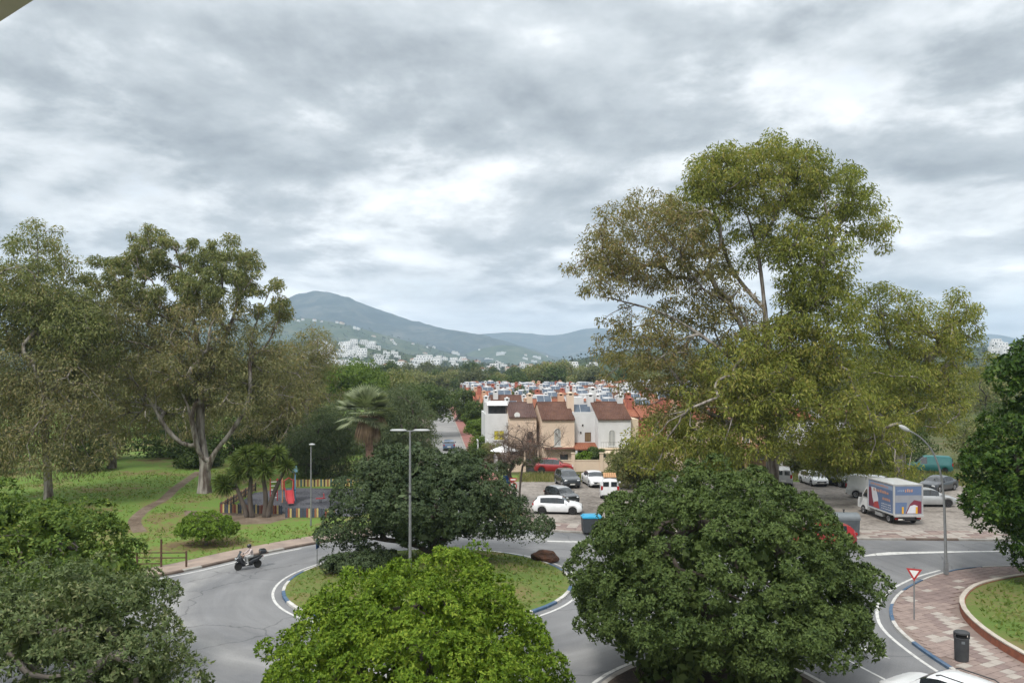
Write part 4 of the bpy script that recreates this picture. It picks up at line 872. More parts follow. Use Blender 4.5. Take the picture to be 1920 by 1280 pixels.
CARS = {
 'hatch': dict(L=4.28, W=1.79, wb=(-1.30, 1.33), r=.32, zs=.22,
    deck=[(-2.14, .62), (-2.10, .86), (-1.95, .97), (-.6, .95), (.6, .93), (1.0, .985), (1.5, .92), (1.9, .80), (2.08, .68), (2.14, .52)],
    roof=[(-2.06, .9), (-1.98, 1.10), (-1.72, 1.36), (-1.45, 1.425), (-.8, 1.465), (0, 1.47), (.35, 1.42), (.62, 1.29), (1.06, .985)],
    wins=[(-1.45, -.98), (-.93, -.12), (-.05, .62)], ws=(.42, 1.03), rw=(-2.0, -1.74)),
 'suv': dict(L=4.45, W=1.85, wb=(-1.35, 1.35), r=.36, zs=.28,
    deck=[(-2.22, .72), (-2.18, .98), (-2.05, 1.10), (-.6, 1.07), (.6, 1.05), (1.0, 1.10), (1.6, 1.04), (2.0, .92), (2.17, .78), (2.22, .58)],
    roof=[(-2.14, 1.0), (-2.04, 1.28), (-1.85, 1.52), (-1.5, 1.62), (-.8, 1.66), (0, 1.66), (.35, 1.60), (.65, 1.46), (1.08, 1.10)],
    wins=[(-1.55, -1.05), (-1.0, -.15), (-.08, .62)], ws=(.42, 1.05), rw=(-2.07, -1.87)),
 'saloon': dict(L=4.5, W=1.78, wb=(-1.33, 1.36), r=.32, zs=.21,
    deck=[(-2.25, .62), (-2.20, .90), (-2.0, 1.0), (-1.5, 1.01), (-.6, .96), (.6, .93), (1.0, .975), (1.6, .91), (2.0, .79), (2.19, .66), (2.25, .5)],
    roof=[(-1.62, 1.0), (-1.3, 1.20), (-1.0, 1.36), (-.6, 1.44), (0, 1.46), (.35, 1.41), (.62, 1.29), (1.08, .975)],
    wins=[(-1.12, -.82), (-.77, -.1), (-.03, .64)], ws=(.42, 1.05), rw=(-1.56, -1.04)),
 'van': dict(L=4.35, W=1.80, wb=(-1.32, 1.38), r=.33, zs=.26,
    deck=[(-2.17, .8), (-2.14, 1.05), (-2.1, 1.10), (-.6, 1.08), (.6, 1.06), (1.1, 1.12), (1.6, 1.04), (2.0, .90), (2.13, .76), (2.17, .56)],
    roof=[(-2.135, 1.08), (-2.10, 1.5), (-2.05, 1.72), (-1.9, 1.80), (-1, 1.83), (0, 1.83), (.3, 1.79), (.62, 1.62), (1.2, 1.12)],
    wins=[(-.05, .68)], ws=(.4, 1.14), rw=None),
 'panel': dict(L=5.2, W=1.95, wb=(-1.65, 1.75), r=.34, zs=.28,
    deck=[(-2.6, .8), (-2.58, 1.1), (-2.5, 1.15), (-.6, 1.15), (.9, 1.15), (1.5, 1.2), (2.0, 1.08), (2.4, .92), (2.55, .78), (2.6, .56)],
    roof=[(-2.575, 1.14), (-2.55, 1.7), (-2.5, 1.95), (-2.3, 2.08), (-1, 2.12), (.2, 2.10), (.6, 2.02), (.95, 1.80), (1.62, 1.2)],
    wins=[(.3, 1.05)], ws=(.62, 1.56), rw=None),
}
def make_car(kind, name, label, paint, loc, rz, rim=None, rails=False, scale=1.0, group=None, roofpaint=None):
    c = CARS[kind]; root = empty(name, loc, rz, label, 'van' if kind in ('van', 'panel') else 'car', group); root.scale = (scale,)*3
    L, W, r = c['L'], c['W'], c['r']; rim = rim or M_RIM; R_ = r+.055
    xs = set(np.round(np.arange(-L/2, L/2+.001, .09), 3))
    xs |= {-L/2, L/2}; xs |= {v for w_ in c['wins'] for v in w_}; xs |= set(c['ws'])
    if c['rw']: xs |= set(c['rw'])
    for xc in c['wb']:
        for a in np.linspace(0, math.pi, 13): xs.add(round(xc+R_*math.cos(a), 3))
    xs = sorted(xs); xs = [x for i, x in enumerate(xs) if i == 0 or x-xs[i-1] > .012]
    dx, dz = zip(*c['deck']); rx, rzv = zip(*c['roof'])
    secs = []
    for x in xs:
        zd = float(np.interp(x, dx, dz)); zr = float(np.interp(x, rx, rzv)) if rx[0] <= x <= rx[-1] else 0; h = max(0.0, zr-zd)
        e = abs(x)/(L/2); w = W/2*(1-.16*max(0, (e-.82)/.18)**2.2)
        zb = c['zs']+(.12*max(0, (e-.9)/.1))
        for xc in c['wb']:
            if abs(x-xc) < R_: zb = max(zb, r+math.sqrt(R_*R_-(x-xc)**2)*.98)
        zb = min(zb, zd-.06); t = min(1, h/.25)
        y5 = w*.9-.26*h if h else w*.88; y6 = (1-t)*w*.6+t*(y5-.12)
        secs.append(dict(h=h, p=[(w*.93, zb), (w*.99, min(zb+.1, zd-.04)), (w, zb*.45+zd*.55), (w*.985, zd-.03 if zd-.1 < zb else zd-.1), (w*.925, zd-.008),
                     (y5, zd+h*.90), (y6, zd+h*.985+.012*(1-t)), (0, zd+h+.028)]))
    parts = {}
    def put(key, quad):
        v, f = parts.setdefault(key, ([], [])); b = len(v); v.extend(quad); f.append(tuple(range(b, b+len(quad))))
    for i in range(len(xs)-1):
        xm = (xs[i]+xs[i+1])/2; a, b = secs[i], secs[i+1]
        for j in range(7):
            for s in (1, -1):
                qd = [(xs[i], s*a['p'][j][0], a['p'][j][1]), (xs[i+1], s*b['p'][j][0], b['p'][j][1]), (xs[i+1], s*b['p'][j+1][0], b['p'][j+1][1]), (xs[i], s*a['p'][j+1][0], a['p'][j+1][1])]
                if s < 0: qd.reverse()
                key = 'body'
                if j == 4 and min(a['h'], b['h']) > .1:
                    for k, w_ in enumerate(c['wins']):
                        if w_[0] <= xm <= w_[1]: key = ('side_window', k, s)
                    if key == 'body' and c['wins'][0][0] <= xm <= c['wins'][-1][1]: key = 'pillar'
                if j >= 5 and c['ws'][0] <= xm <= c['ws'][1]: key = 'windscreen'
                if j >= 5 and c['rw'] and c['rw'][0] <= xm <= c['rw'][1]: key = 'rear_window'
                if key == 'body' and roofpaint and j >= 5 and a['h'] > .3: key = 'roof'
                put(key, qd)
    for i in (0, len(xs)-1):
        p = secs[i]['p']; cap = [(xs[i], y, z) for y, z in p]+[(xs[i], -y, z) for y, z in reversed(p[:-1])]
        put('body', cap)
    for key, (v, f) in parts.items():
        nm = key if isinstance(key, str) else key[0]
        me_ = mesh_obj(nm, v, f, {'body': paint, 'roof': roofpaint, 'pillar': M_TRIM}.get(nm, M_GLASS), root)
        if nm == 'body' or nm == 'roof':
            import bmesh
            bm = bmesh.new(); bm.from_mesh(me_.data); bmesh.ops.remove_doubles(bm, verts=bm.verts, dist=.0015); bmesh.ops.recalc_face_normals(bm, faces=bm.faces); bm.to_mesh(me_.data); bm.free()
            me_.data.polygons.foreach_set('use_smooth', [True]*len(me_.data.polygons))
            try: me_.data.set_sharp_from_angle(angle=R(38))
            except Exception: pass
    u = MB(); u.box((0, 0, c['zs']+.17), (L*.93, W*.84, .36)); u.build('underbody', M_TRIM, root)
    for xc in c['wb']:
        for s in (1, -1): wheel(root, xc, s*(W/2-.015), r, .2, rim)
    zf = float(np.interp(L/2-.1, dx, dz)); zt = float(np.interp(-L/2+.05, dx, dz))
    for s in (1, -1):
        hl = MB(); hl.lathe([(.02, -.16), (.09, -.11), (.115, 0), (.09, .11), (.02, .16)], (0, 0, 0), 10, .9, .75, axis='Y'); o = hl.build('headlight', M_HEAD, root, True); o.location = (L/2-.13, s*(W/2-.30), zf-.03)
        tl = MB(); tl.box((-L/2+.06, s*(W/2-.17), zt-.02), (.12, .2, .17 if kind in ('hatch', 'saloon', 'suv') else .36)); tl.build('tail_light', M_TAIL, root)
        mr = MB(); mr.lathe([(.03, -.1), (.085, -.06), (.09, .03), (.04, .1)], (c['ws'][1]-.28, s*(W/2+.06), float(np.interp(.6, dx, dz))+.1), 8, .6, 1, axis='Y'); mr.build('mirror', paint if kind != 'panel' else M_TRIM, root, True)
    g = MB(); g.box((L/2-.02, 0, .52), (.07, W*.58, .16)); g.build('grille', M_TRIM, root)
    g = MB(); g.box((L/2-.02, 0, .32), (.06, W*.74, .10)); g.build('bumper', M_TRIM, root)
    g = MB(); g.box((-L/2+.02, 0, .36), (.07, W*.78, .13)); g.build('bumper', M_TRIM, root)
    p = MB(); p.box((L/2+.022, 0, .44), (.015, .5, .11)); p.build('number_plate', M_PLATE, root)
    p = MB(); p.box((-L/2-.018, 0, .62), (.015, .5, .11)); p.build('number_plate', M_PLATE, root)
    if not c['rw']:
        zz = c['roof'][2][1]-.32
        for s in (1, -1):
            rw = MB(); rw.box((c['roof'][1][0]-.02, s*.36, zz), (.06, .52, .42), M_=Matrix.Rotation(R(6), 3, 'Y')); rw.build('rear_window', M_GLASS, root)
    if rails:
        for s in (1, -1):
            rl = MB(); zr = max(rzv)+.03; rl.tube([(-1.3, s*.58, zr-.03), (-1.15, s*.58, zr+.03), (.0, s*.58, zr+.04), (.15, s*.58, zr-.02)], .022, 6); rl.build('roof_rail', M_TRIM, root)
    return root
ZP = 0.10
def face(dx, dy): return math.atan2(dy, dx)
def gp(px, py): p = G(px, py, ZP); return (p.x, p.y, ZP)
make_car('hatch', 'parked_car', 'white five-door hatchback parked side-on at the front of the car park', C_WHITE, (3.75, 65.9, ZP), R(-6), rim=M_RIMDK, scale=.95)
make_car('suv', 'parked_car', 'dark car with a grey roof parked just behind the white hatchback', C_BLACK, (4.4, 71.0, ZP), R(-62), scale=.86, roofpaint=C_SILVER, rim=M_RIMDK)
make_car('suv', 'parked_car', 'dark blue-grey crossover facing the camera beside the white saloon', C_DARK, (5.6, 81.2, ZP), R(-80))
make_car('saloon', 'parked_car', 'white saloon facing the camera next to the dark crossover', C_WHITE, (8.35, 81.6, ZP), R(-82))
make_car('suv', 'parked_car', 'red crossover parked side-on along the beige garden wall', C_RED, (4.75, 91.2, 0.1), R(-3), rim=M_RIMDK)
vanp = make_car('van', 'plank_van', 'white van seen from behind carrying wooden planks on its roof', C_WHITE, (9.1, 74.6, ZP), R(84))
make_car('van', 'parked_van', 'silver van with two rear windows parked at the back beside the dome tree', C_SILVER, (27.9, 82.3, ZP), R(72))
make_car('hatch', 'parked_car', 'small white car facing the camera between silver van and dark saloon', C_WHITE, (30.9, 82.1, ZP), R(-86), scale=.92)
make_car('saloon', 'parked_car', 'dark saloon facing the camera left of the white panel van', C_BLACK, (33.0, 81.6, ZP), R(-66))
make_car('panel', 'parked_van', 'white panel van parked behind the box truck', C_WHITE, (33.4, 73.0, ZP), R(-40))
make_car('hatch', 'parked_car', 'silver estate car parked side-on right of the box truck', C_SILVER, (36.0, 69.4, ZP), R(-2), rim=M_RIMDK, scale=1.03)
make_car('saloon', 'parked_car', 'dark car beside the grass verge right of the arched lamp', C_DARK, (41.6, 78.0, ZP), R(214))
make_car('hatch', 'parked_car', 'red car parked on the road in front of the grey container', C_RED, (21.1, 54.6, 0.0), R(181))
make_car('suv', 'moving_car', 'white car with black roof rails entering at the bottom right corner', C_WHITE, (14.85, 27.1, 0.0), R(121), rails=True)
make_car('hatch', 'parked_car', 'small blue car parked at the near end of the far street', C_BLUE, (-9.3, 118, 0.01), R(95))
make_car('panel', 'parked_van', 'old teal van half hidden among the bushes behind the car park', C_TEAL, (47.6, 91.5, .1), R(165), scale=.92, rim=M_RIMDK)
M_PLANK = mat('fresh_wood', (0.42, 0.20, 0.09), (0.55, 0.33, 0.17), scale=2, stretch=(8, 1, 1))
rack = empty('roof_planks', (9.1, 74.6, ZP+1.90), R(84), 'stack of orange wooden planks on the roof of the white van', 'planks')
for k in range(6):
    b = MB(); b.box((0.1, -.5+k*.2, .045), (3.0, .17, .05)); b.build('plank', M_PLANK, rack)
for x in (-1.1, .5):
    b = MB(); b.box((x, 0, 0.0), (.06, 1.3, .04)); b.build('roof_bar', M_TRIM, rack)

# box truck
def truck():
    root = empty('box_truck', (29.9, 63.6, ZP), R(93), 'white box truck with blue and maroon printed sides, rear towards the camera', 'truck')
    BL, BW, z0, z1 = 3.9, 2.25, .78, 3.05; xr = -2.9
    bx = MB(); bx.box((xr+BL/2, 0, (z0+z1)/2), (BL, BW, z1-z0)); bx.build('cargo_box', C_WHITE, root)
    M_FR = plain('alloy_frame', (0.5, 0.5, 0.5), .4, .4); M_PB = plain('print_blue', (0.10, 0.145, 0.25), .5); M_PM = plain('print_maroon', (0.16, 0.025, 0.045), .5)
    M_PW = plain('print_white', (0.55, 0.56, 0.60), .5); M_PO = plain('print_orange', (0.42, 0.23, 0.17), .5); M_PG = plain('print_grey', (0.24, 0.25, 0.28), .5); M_PL = plain('print_lightblue', (0.22, 0.28, 0.39), .5)
    fr = MB()
    for s in (1, -1):
        fr.box((xr, s*(BW/2), (z0+z1)/2), (.09, .07, z1-z0+.04)); fr.box((xr+BL, s*(BW/2), (z0+z1)/2), (.09, .07, z1-z0+.04))
        fr.box((xr+BL/2, s*(BW/2), z1), (BL, .08, .08)); fr.box((xr+BL/2, s*(BW/2), z0), (BL, .08, .09))
    fr.box((xr, 0, z1), (.09, BW, .08)); fr.build('frame', M_FR, root)
    # printed side (left, +y) and rear: flat print as thin sheets, each a step proud of the one below
    def side(ps, m, k, nm='side_print'):
        b = MB(); y = BW/2+.004*k; b.add([(xr+BL*u, y, z0+(z1-z0)*v) for u, v in ps], [tuple(range(len(ps)))]); b.build(nm, m, root)
    def rear(ps, m, k, nm='rear_print'):
        b = MB(); x = xr-.004*k; b.add([(x, BW*(.5-u), z0+(z1-z0)*v) for u, v in ps], [tuple(range(len(ps)))]); b.build(nm, m, root)
    side([(.02, .03), (.98, .03), (.98, .97), (.02, .97)], M_PB, 1)
    side([(.62, .06), (.96, .06), (.96, .72), (.84, .72), (.70, .40)], M_PM, 2); side([(.60, .06), (.74, .10), (.82, .40), (.86, .74), (.68, .74), (.58, .4)], M_PW, 3); side([(.52, .05), (.78, .05), (.74, .24), (.60, .30)], plain('print_red', (.34, .05, .05), .5), 4)
    side([(.04, .80), (.96, .80), (.96, .95), (.04, .95)], M_PL, 2)
    rng = random.Random(2)
    def strokes(fn, u0, u1, v0, dv, m, k, n):
        u = u0
        for i in range(n):
            w_ = (u1-u0)/n*rng.uniform(.55, .85); fn([(u, v0+rng.uniform(-.004, .004)), (u+w_, v0+.006), (u+w_, v0+dv*rng.uniform(.6, 1)), (u, v0+dv*rng.uniform(.6, 1))], m, k, 'lettering'); u += (u1-u0)/n
    strokes(side, .18, .80, .62, .12, M_PO, 5, 7); strokes(side, .2, .9, .84, .07, M_PO, 5, 9); strokes(side, .12, .44, .40, .10, M_PO, 5, 4)
    for v in (.10, .18, .26): strokes(side, .10, .48, v, .04, M_PW, 5, 6)
    rear([(.03, .03), (.97, .03), (.97, .97), (.03, .97)], M_PG, 12); rear([(.05, .66), (.95, .66), (.95, .95), (.05, .95)], M_PB, 13); rear([(.05, .05), (.40, .05), (.46, .42), (.05, .42)], M_PB, 13)
    rear([(.40, .05), (.95, .05), (.95, .45), (.70, .50), (.55, .36)], M_PM, 14); rear([(.44, .06), (.76, .06), (.82, .30), (.70, .34), (.56, .30)], M_PW, 15)
    strokes(rear, .38, .66, .76, .12, M_PO, 16, 4); strokes(rear, .12, .36, .78, .08, M_PL, 16, 4)
    for u in (.30, .78):
        b = MB(); b.box((xr-.075, BW*(.5-u), z0+.36), (.03, .13, .5)); b.build('tail_lift_marker', plain('marker_yellow', (.62, .33, .02), .5), root)
    b = MB(); b.box((xr-.10, 0, z0-.06), (.18, BW, .12)); b.build('tail_lift', M_FR, root)
    b = MB(); b.box((-.4, 0, .56), (5.3, .9, .22)); b.build('chassis', M_TRIM, root)
    for s in (1, -1):
        b = MB(); b.box((xr+.02, s*.85, .5), (.08, .3, .14)); b.build('tail_light', M_TAIL, root)
        b = MB(); b.box((-.6, s*1.0, .48), (1.1, .2, .28)); b.build('side_locker', C_SILVER, root)
    b = MB(); b.box((xr-.02, -.1, .40), (.06, 1.6, .12)); b.build('bumper', M_TRIM, root)
    b = MB(); b.box((xr-.06, .55, .45), (.02, .5, .11)); b.build('number_plate', M_PLATE, root)
    for x in (-1.95, 2.05):
        for s in (1, -1): wheel(root, x, s*1.03, .36, .24, M_RIM)
    # cab
    prof = [(1.02, .45), (1.02, 2.2), (1.35, 2.28), (1.75, 2.2), (2.35, 1.5), (2.85, 1.28), (3.0, .95), (3.02, .45)]
    V = []; F = []
    for s, inset in ((1, 0), (-1, 0)):
        for x, z in prof: V.append((x, s*(.98-.10*max(0, z-1.2)), z))
    n = len(prof); F = [tuple(range(n)), tuple(range(2*n-1, n-1, -1))]+[(i, n+i, n+(i+1) % n, (i+1) % n) for i in range(n)]
    mesh_obj('cab', V, F, C_WHITE, root)
    b = MB(); b.add([(1.79, .86, 2.14), (2.36, .90, 1.54), (2.36, -.90, 1.54), (1.79, -.86, 2.14)], [(0, 1, 2, 3)]); o = b.build('windscreen', M_GLASS, root); o.location = (.012, 0, .012)
    for s in (1, -1):
        b = MB(); b.add([(1.25, s*.968, 1.45), (2.2, s*.968, 1.45), (1.75, s*.895, 2.08), (1.25, s*.895, 2.08)], [(0, 1, 2, 3)]); o = b.build('side_window', M_GLASS, root); o.location = (0, s*.012, 0)
        b = MB(); b.box((2.12, s*1.18, 1.55), (.12, .2, .36)); b.build('mirror', M_TRIM, root)
        b = MB(); b.box((2.93, s*.7, .95), (.16, .34, .2)); b.build('headlight', M_HEAD, root)
truck()

# ------------------------------------------------------------------ scooter and rider
def scooter():
    base = G(466, 1066); rz = face(-.80, -.60)
    root = empty('motor_scooter', (base.x, base.y, 0), rz, 'black maxi scooter with a black top box riding round the roundabout', 'scooter'); root.scale = (.84,)*3
    MBK = plain('scooter_black', (.016, .018, .022), .25, coat=.6); MSEAT = plain('seat_vinyl', (.02, .02, .021), .6); MSIL = plain('scooter_silver', (.42, .43, .44), .3, .6)
    for x, nm in ((.72, 'front'), (-.66, 'rear')):
        r = .285; t = MB(); t.lathe([(r*.72, -.055), (r*.93, -.055), (r, 0), (r*.93, .055), (r*.72, .055)], (0, 0, 0), 24, axis='Y'); o = t.build('wheel', M_TYRE, root); o.location = (x, 0, r)
        m = MB(); m.lathe([(r*.74, -.03), (r*.70, .03), (r*.66, .03), (r*.66, -.03)], (0, 0, 0), 24, axis='Y')
        for k in range(5):
            a = k*2*math.pi/5; m.bar((0, 0, 0), (math.cos(a)*r*.7, 0, math.sin(a)*r*.7), .03, .03)
        m.build('rim', M_RIM, o)
    def loft(secs, nm, m, n=12):
        V = []; F = []
        for x, zc, hw, hh in secs:
            for k in range(n):
                a = 2*math.pi*k/n; V.append((x, hw*math.copysign(abs(math.cos(a))**.75, math.cos(a)), zc+hh*math.copysign(abs(math.sin(a))**.75, math.sin(a))))
        for i in range(len(secs)-1):
            for k in range(n): F.append((i*n+k, (i+1)*n+k, (i+1)*n+(k+1) % n, i*n+(k+1) % n))
        F += [tuple(range(n)), tuple(range(len(secs)*n-1, (len(secs)-1)*n-1, -1))]
        return mesh_obj(nm, V, F, m, root, True)
    loft([(-1.0, .82, .05, .04), (-.85, .74, .14, .12), (-.5, .62, .19, .17), (-.15, .5, .19, .2), (.12, .42, .17, .16), (.3, .42, .17, .14)], 'rear_body', MBK)
    loft([(.25, .42, .18, .14), (.42, .55, .21, .26), (.55, .72, .22, .3), (.70, .82, .2, .2), (.86, .82, .12, .12), (.95, .80, .04, .05)], 'front_fairing', MBK)
    loft([(.5, .58, .10, .03), (.62, .63, .12, .05), (.78, .62, .11, .05), (.95, .50, .07, .03)], 'front_mudguard', MBK)
    b = MB(); b.box((.1, 0, .30), (.75, .40, .06)); b.build('footboard', MBK, root)
    loft([(-.82, .86, .12, .05), (-.55, .86, .16, .06), (-.3, .80, .17, .06), (.0, .76, .15, .06), (.1, .72, .10, .04)], 'seat', MSEAT)
    b = MB(); b.add([(.74, -.2, .98), (.74, .2, .98), (.52, .16, 1.34), (.52, -.16, 1.34)], [(0, 1, 2, 3)]); b.build('windscreen', mat('smoke_screen', (.05, .06, .07), rough=.1), root)
    b = MB(); b.tube([(.45, -.36, 1.03), (.52, -.12, 1.0), (.52, .12, 1.0), (.45, .36, 1.03)], .02, 7); b.build('handlebar', M_TRIM, root)
    for s in (1, -1):
        b = MB(); b.tube([(.5, s*.22, 1.0), (.52, s*.38, 1.2)], .01, 5); b.box((.50, s*.40, 1.23), (.03, .14, .09)); b.build('mirror', M_TRIM, root)
        b = MB(); b.box((.90, s*.085, .86), (.07, .12, .08), M_=Matrix.Rotation(R(25*s), 3, 'Z')); b.build('headlight', M_HEAD, root)
    b = MB(); b.tube([(-.2, -.2, .28), (-.5, -.21, .30), (-.95, -.22, .40)], [.03, .06, .065], 10); b.build('exhaust', MSIL, root)
    b = MB(); b.tube([(-.75, 0, .85), (-.92, 0, .98)], .04, 6); b.box((-.95, 0, .99), (.3, .25, .03)); b.build('rack', M_TRIM, root)
    tb_ = MB(); tb_.box((-1.02, 0, 1.10), (.40, .44, .18), taper=1.08); tb_.box((-1.02, 0, 1.24), (.42, .46, .12), taper=.8); tb_.build('top_box', MBK, root)
    b = MB(); b.box((-1.02, 0, .8), (.05, .2, .07)); b.build('tail_light', M_TAIL, root)
    b = MB(); b.box((-1.06, 0, .62), (.02, .22, .14)); b.build('number_plate', M_PLATE, root)
    # rider: one skinned body
    J = {'pel': (-.28, 0, .92), 'bel': (-.24, 0, 1.08), 'chest': (-.17, 0, 1.30), 'neckb': (-.13, 0, 1.43), 'neck': (-.09, 0, 1.50), 'head': (-.05, 0, 1.60), 'top': (-.05, 0, 1.70)}
    rad = {'pel': (.15, .12), 'bel': (.14, .11), 'chest': (.165, .12), 'neckb': (.08, .07), 'neck': (.055, .055), 'head': (.085, .10), 'top': (.06, .07)}
    E = [('pel', 'bel'), ('bel', 'chest'), ('chest', 'neckb'), ('neckb', 'neck'), ('neck', 'head'), ('head', 'top')]
    for s, k in ((1, 'l'), (-1, 'r')):
        for nm, p, rr in (('sho', (-.14, s*.19, 1.38), (.075, .075)), ('elb', (.10, s*.30, 1.13), (.052, .052)), ('wri', (.38, s*.31, 1.06), (.036, .036)), ('palm', (.45, s*.31, 1.05), (.038, .028)),
                          ('hip', (-.22, s*.11, .90), (.105, .105)), ('kne', (.20, s*.20, .86), (.075, .075)), ('ank', (.10, s*.19, .42), (.048, .048)), ('heel', (.07, s*.19, .37), (.05, .045)), ('toe', (.28, s*.20, .365), (.045, .035))):
            J[nm+k] = p; rad[nm+k] = rr
        E += [('chest', 'sho'+k), ('sho'+k, 'elb'+k), ('elb'+k, 'wri'+k), ('wri'+k, 'palm'+k), ('pel', 'hip'+k), ('hip'+k, 'kne'+k), ('kne'+k, 'ank'+k), ('ank'+k, 'heel'+k), ('heel'+k, 'toe'+k)]
    names = list(J); me = bpy.data.meshes.new('body'); me.from_pydata([J[n] for n in names], [(names.index(a), names.index(b)) for a, b in E], [])
    ob = bpy.data.objects.new('body', me); col.objects.link(ob)
    sk = ob.modifiers.new('skin', 'SKIN'); sk.use_smooth_shade = True; sv = me.skin_vertices[0].data
    for i, n in enumerate(names): sv[i].radius = rad[n]; sv[i].use_root = (n == 'pel')
    ob.modifiers.new('sub', 'SUBSURF').levels = 2
    dg = bpy.context.evaluated_depsgraph_get(); ev = ob.evaluated_get(dg); nm_ = bpy.data.meshes.new_from_object(ev)
    bpy.data.objects.remove(ob)
    pr = empty('person', (base.x, base.y, 0), rz, 'person in pale jacket, light trousers and dark helmet riding the scooter', 'person'); pr.scale = (.84,)*3
    V = [v.co.copy() for v in nm_.vertices]; F = [tuple(p.vertices) for p in nm_.polygons]
    mb = MB(); mb.add(V, F)
    for s in (1, -1):
        for k in range(4):
            z0 = 1.055; x0 = .47; y = s*(.275+.024*k); ln = (.9, 1, .97, .8)[k]
            mb.tube([(x0, y, z0+.012), (x0+.035*ln, y, z0+.004), (x0+.05*ln, y, z0-.03), (x0+.025, y, z0-.05)], [.011, .011, .010, .008], 6)
        mb.tube([(.43, s*.27, 1.04), (.455, s*.25, 1.015), (.475, s*.262, 1.0)], [.012, .011, .009], 6)
    body = mb.build('body', plain('jacket_pale', (.42, .36, .345), .8, spec=.2), pr, True)
    for m in (plain('trousers_light', (.40, .40, .39), .85, spec=.2), plain('skin', (.42, .24, .17), .6), plain('shoe_white', (.55, .54, .52), .7)): body.data.materials.append(m)
    mi = []
    for p in body.data.polygons:
        c = p.center; k = 0
        if c.z < .46: k = 3
        elif c.z < 1.0 and not (c.x > .25 and abs(c.y) > .26 and c.z > .98): k = 1
        if c.x > .40 and abs(c.y) > .2 and c.z > .98: k = 2
        if c.z > 1.45: k = 2
        mi.append(k)
    body.data.polygons.foreach_set('material_index', mi)
    h = MB(); h.lathe([(.10, -.11), (.135, -.06), (.145, .02), (.13, .09), (.085, .14), (.02, .16)], (-.055, 0, 1.62), 18, 1.12, .92); h.build('helmet', plain('helmet_dark', (.014, .012, .016), .25, coat=.5), pr, True)
    v = MB(); v.add([(.088, -.085, 1.57), (.088, .085, 1.57), (.094, .08, 1.66), (.094, -.08, 1.66)], [(0, 1, 2, 3)]); v.build('visor', M_GLASS, pr)
scooter()

# ------------------------------------------------------------------ street furniture
M_STEEL = mat('galvanised_steel', (.19, .195, .20), (.25, .255, .26), scale=4, rough=.5, metal=.4)
M_LAMPGREY = plain('lamp_grey', (.34, .35, .35), .5)
M_SIGNW = plain('sign_white', (.62, .62, .60), .5); M_SIGNR = plain('sign_red', (.34, .025, .025), .5); M_SIGNB = plain('sign_blue', (.02, .09, .30), .5); M_BACK = plain('sign_back', (.30, .29, .29), .6)
def lamps():
    x, y = -5.48, 43.0; z0 = island_z(x, y)-.03
    r = empty('street_lamp', (x, y, z0), 0, 'tall pole with two flat lamp heads rising from the roundabout island', 'street lamp')
    H = 8.62-z0
    b = MB(); b.tube([(0, 0, 0), (0, 0, 4.0), (0, 0, H)], [.085, .07, .05], 12); b.box((0, 0, .02), (.35, .35, .04)); b.build('pole', M_STEEL, r, False)
    b = MB(); b.box((0, 0, 4.6), (.15, .15, .1)); b.build('bracket', M_TRIM, r)
    b = MB(); b.box((0, 0, H+.01), (1.5, .06, .06)); b.build('cross_arm', M_STEEL, r)
    for s in (1, -1):
        b = MB(); b.lathe([(.06, -.05), (.14, -.04), (.16, .01), (.12, .06), (.03, .07)], (s*.62, 0, H+.04), 14, 3.0, 1.15); b.build('lamp_head', M_LAMPGREY, r, True)
    p = G(583, 986, .12)
    r = empty('street_lamp', (p.x, p.y, .12), 0, 'slim pole lamp with a small pale head on the lawn by the playground', 'street lamp')
    b = MB(); b.tube([(0, 0, 0), (0, 0, 3), (0, 0, 6.1)], [.06, .05, .04], 10); b.build('pole', M_STEEL, r)
    b = MB(); b.lathe([(.04, 0), (.17, .03), (.2, .07), (.12, .13), (.02, .15)], (.08, 0, 6.08), 14, 1.25, .9); b.build('lamp_head', M_LAMPGREY, r, True)
    p = G(1774, 1077, .12)
    r = empty('street_lamp', (p.x, p.y, .12), 0, 'curved arm street lamp leaning over the road from the paved corner', 'street lamp')
    pts = catmull([(0, 0, 0), (-.06, 0, 2.5), (-.15, 0, 4.6), (-.36, 0, 6.0), (-.85, 0, 7.2), (-1.55, 0, 7.95), (-2.15, 0, 8.3)], .3)
    b = MB(); b.tube(pts, list(np.linspace(.09, .035, len(pts))), 10); b.build('pole', M_STEEL, r, True)
    b = MB(); b.lathe([(.03, -.36), (.09, -.25), (.12, 0), (.09, .25), (.03, .34)], (0, 0, 0), 12, .75, 1.1, axis='X'); o = b.build('lamp_head', M_LAMPGREY, r, True); o.location = (-2.4, 0, 8.42); o.rotation_euler = (0, R(28), 0)
    b = MB(); b.box((0, 0, .4), (.2, .2, .7)); b.build('base_box', M_STEEL, r)
lamps()
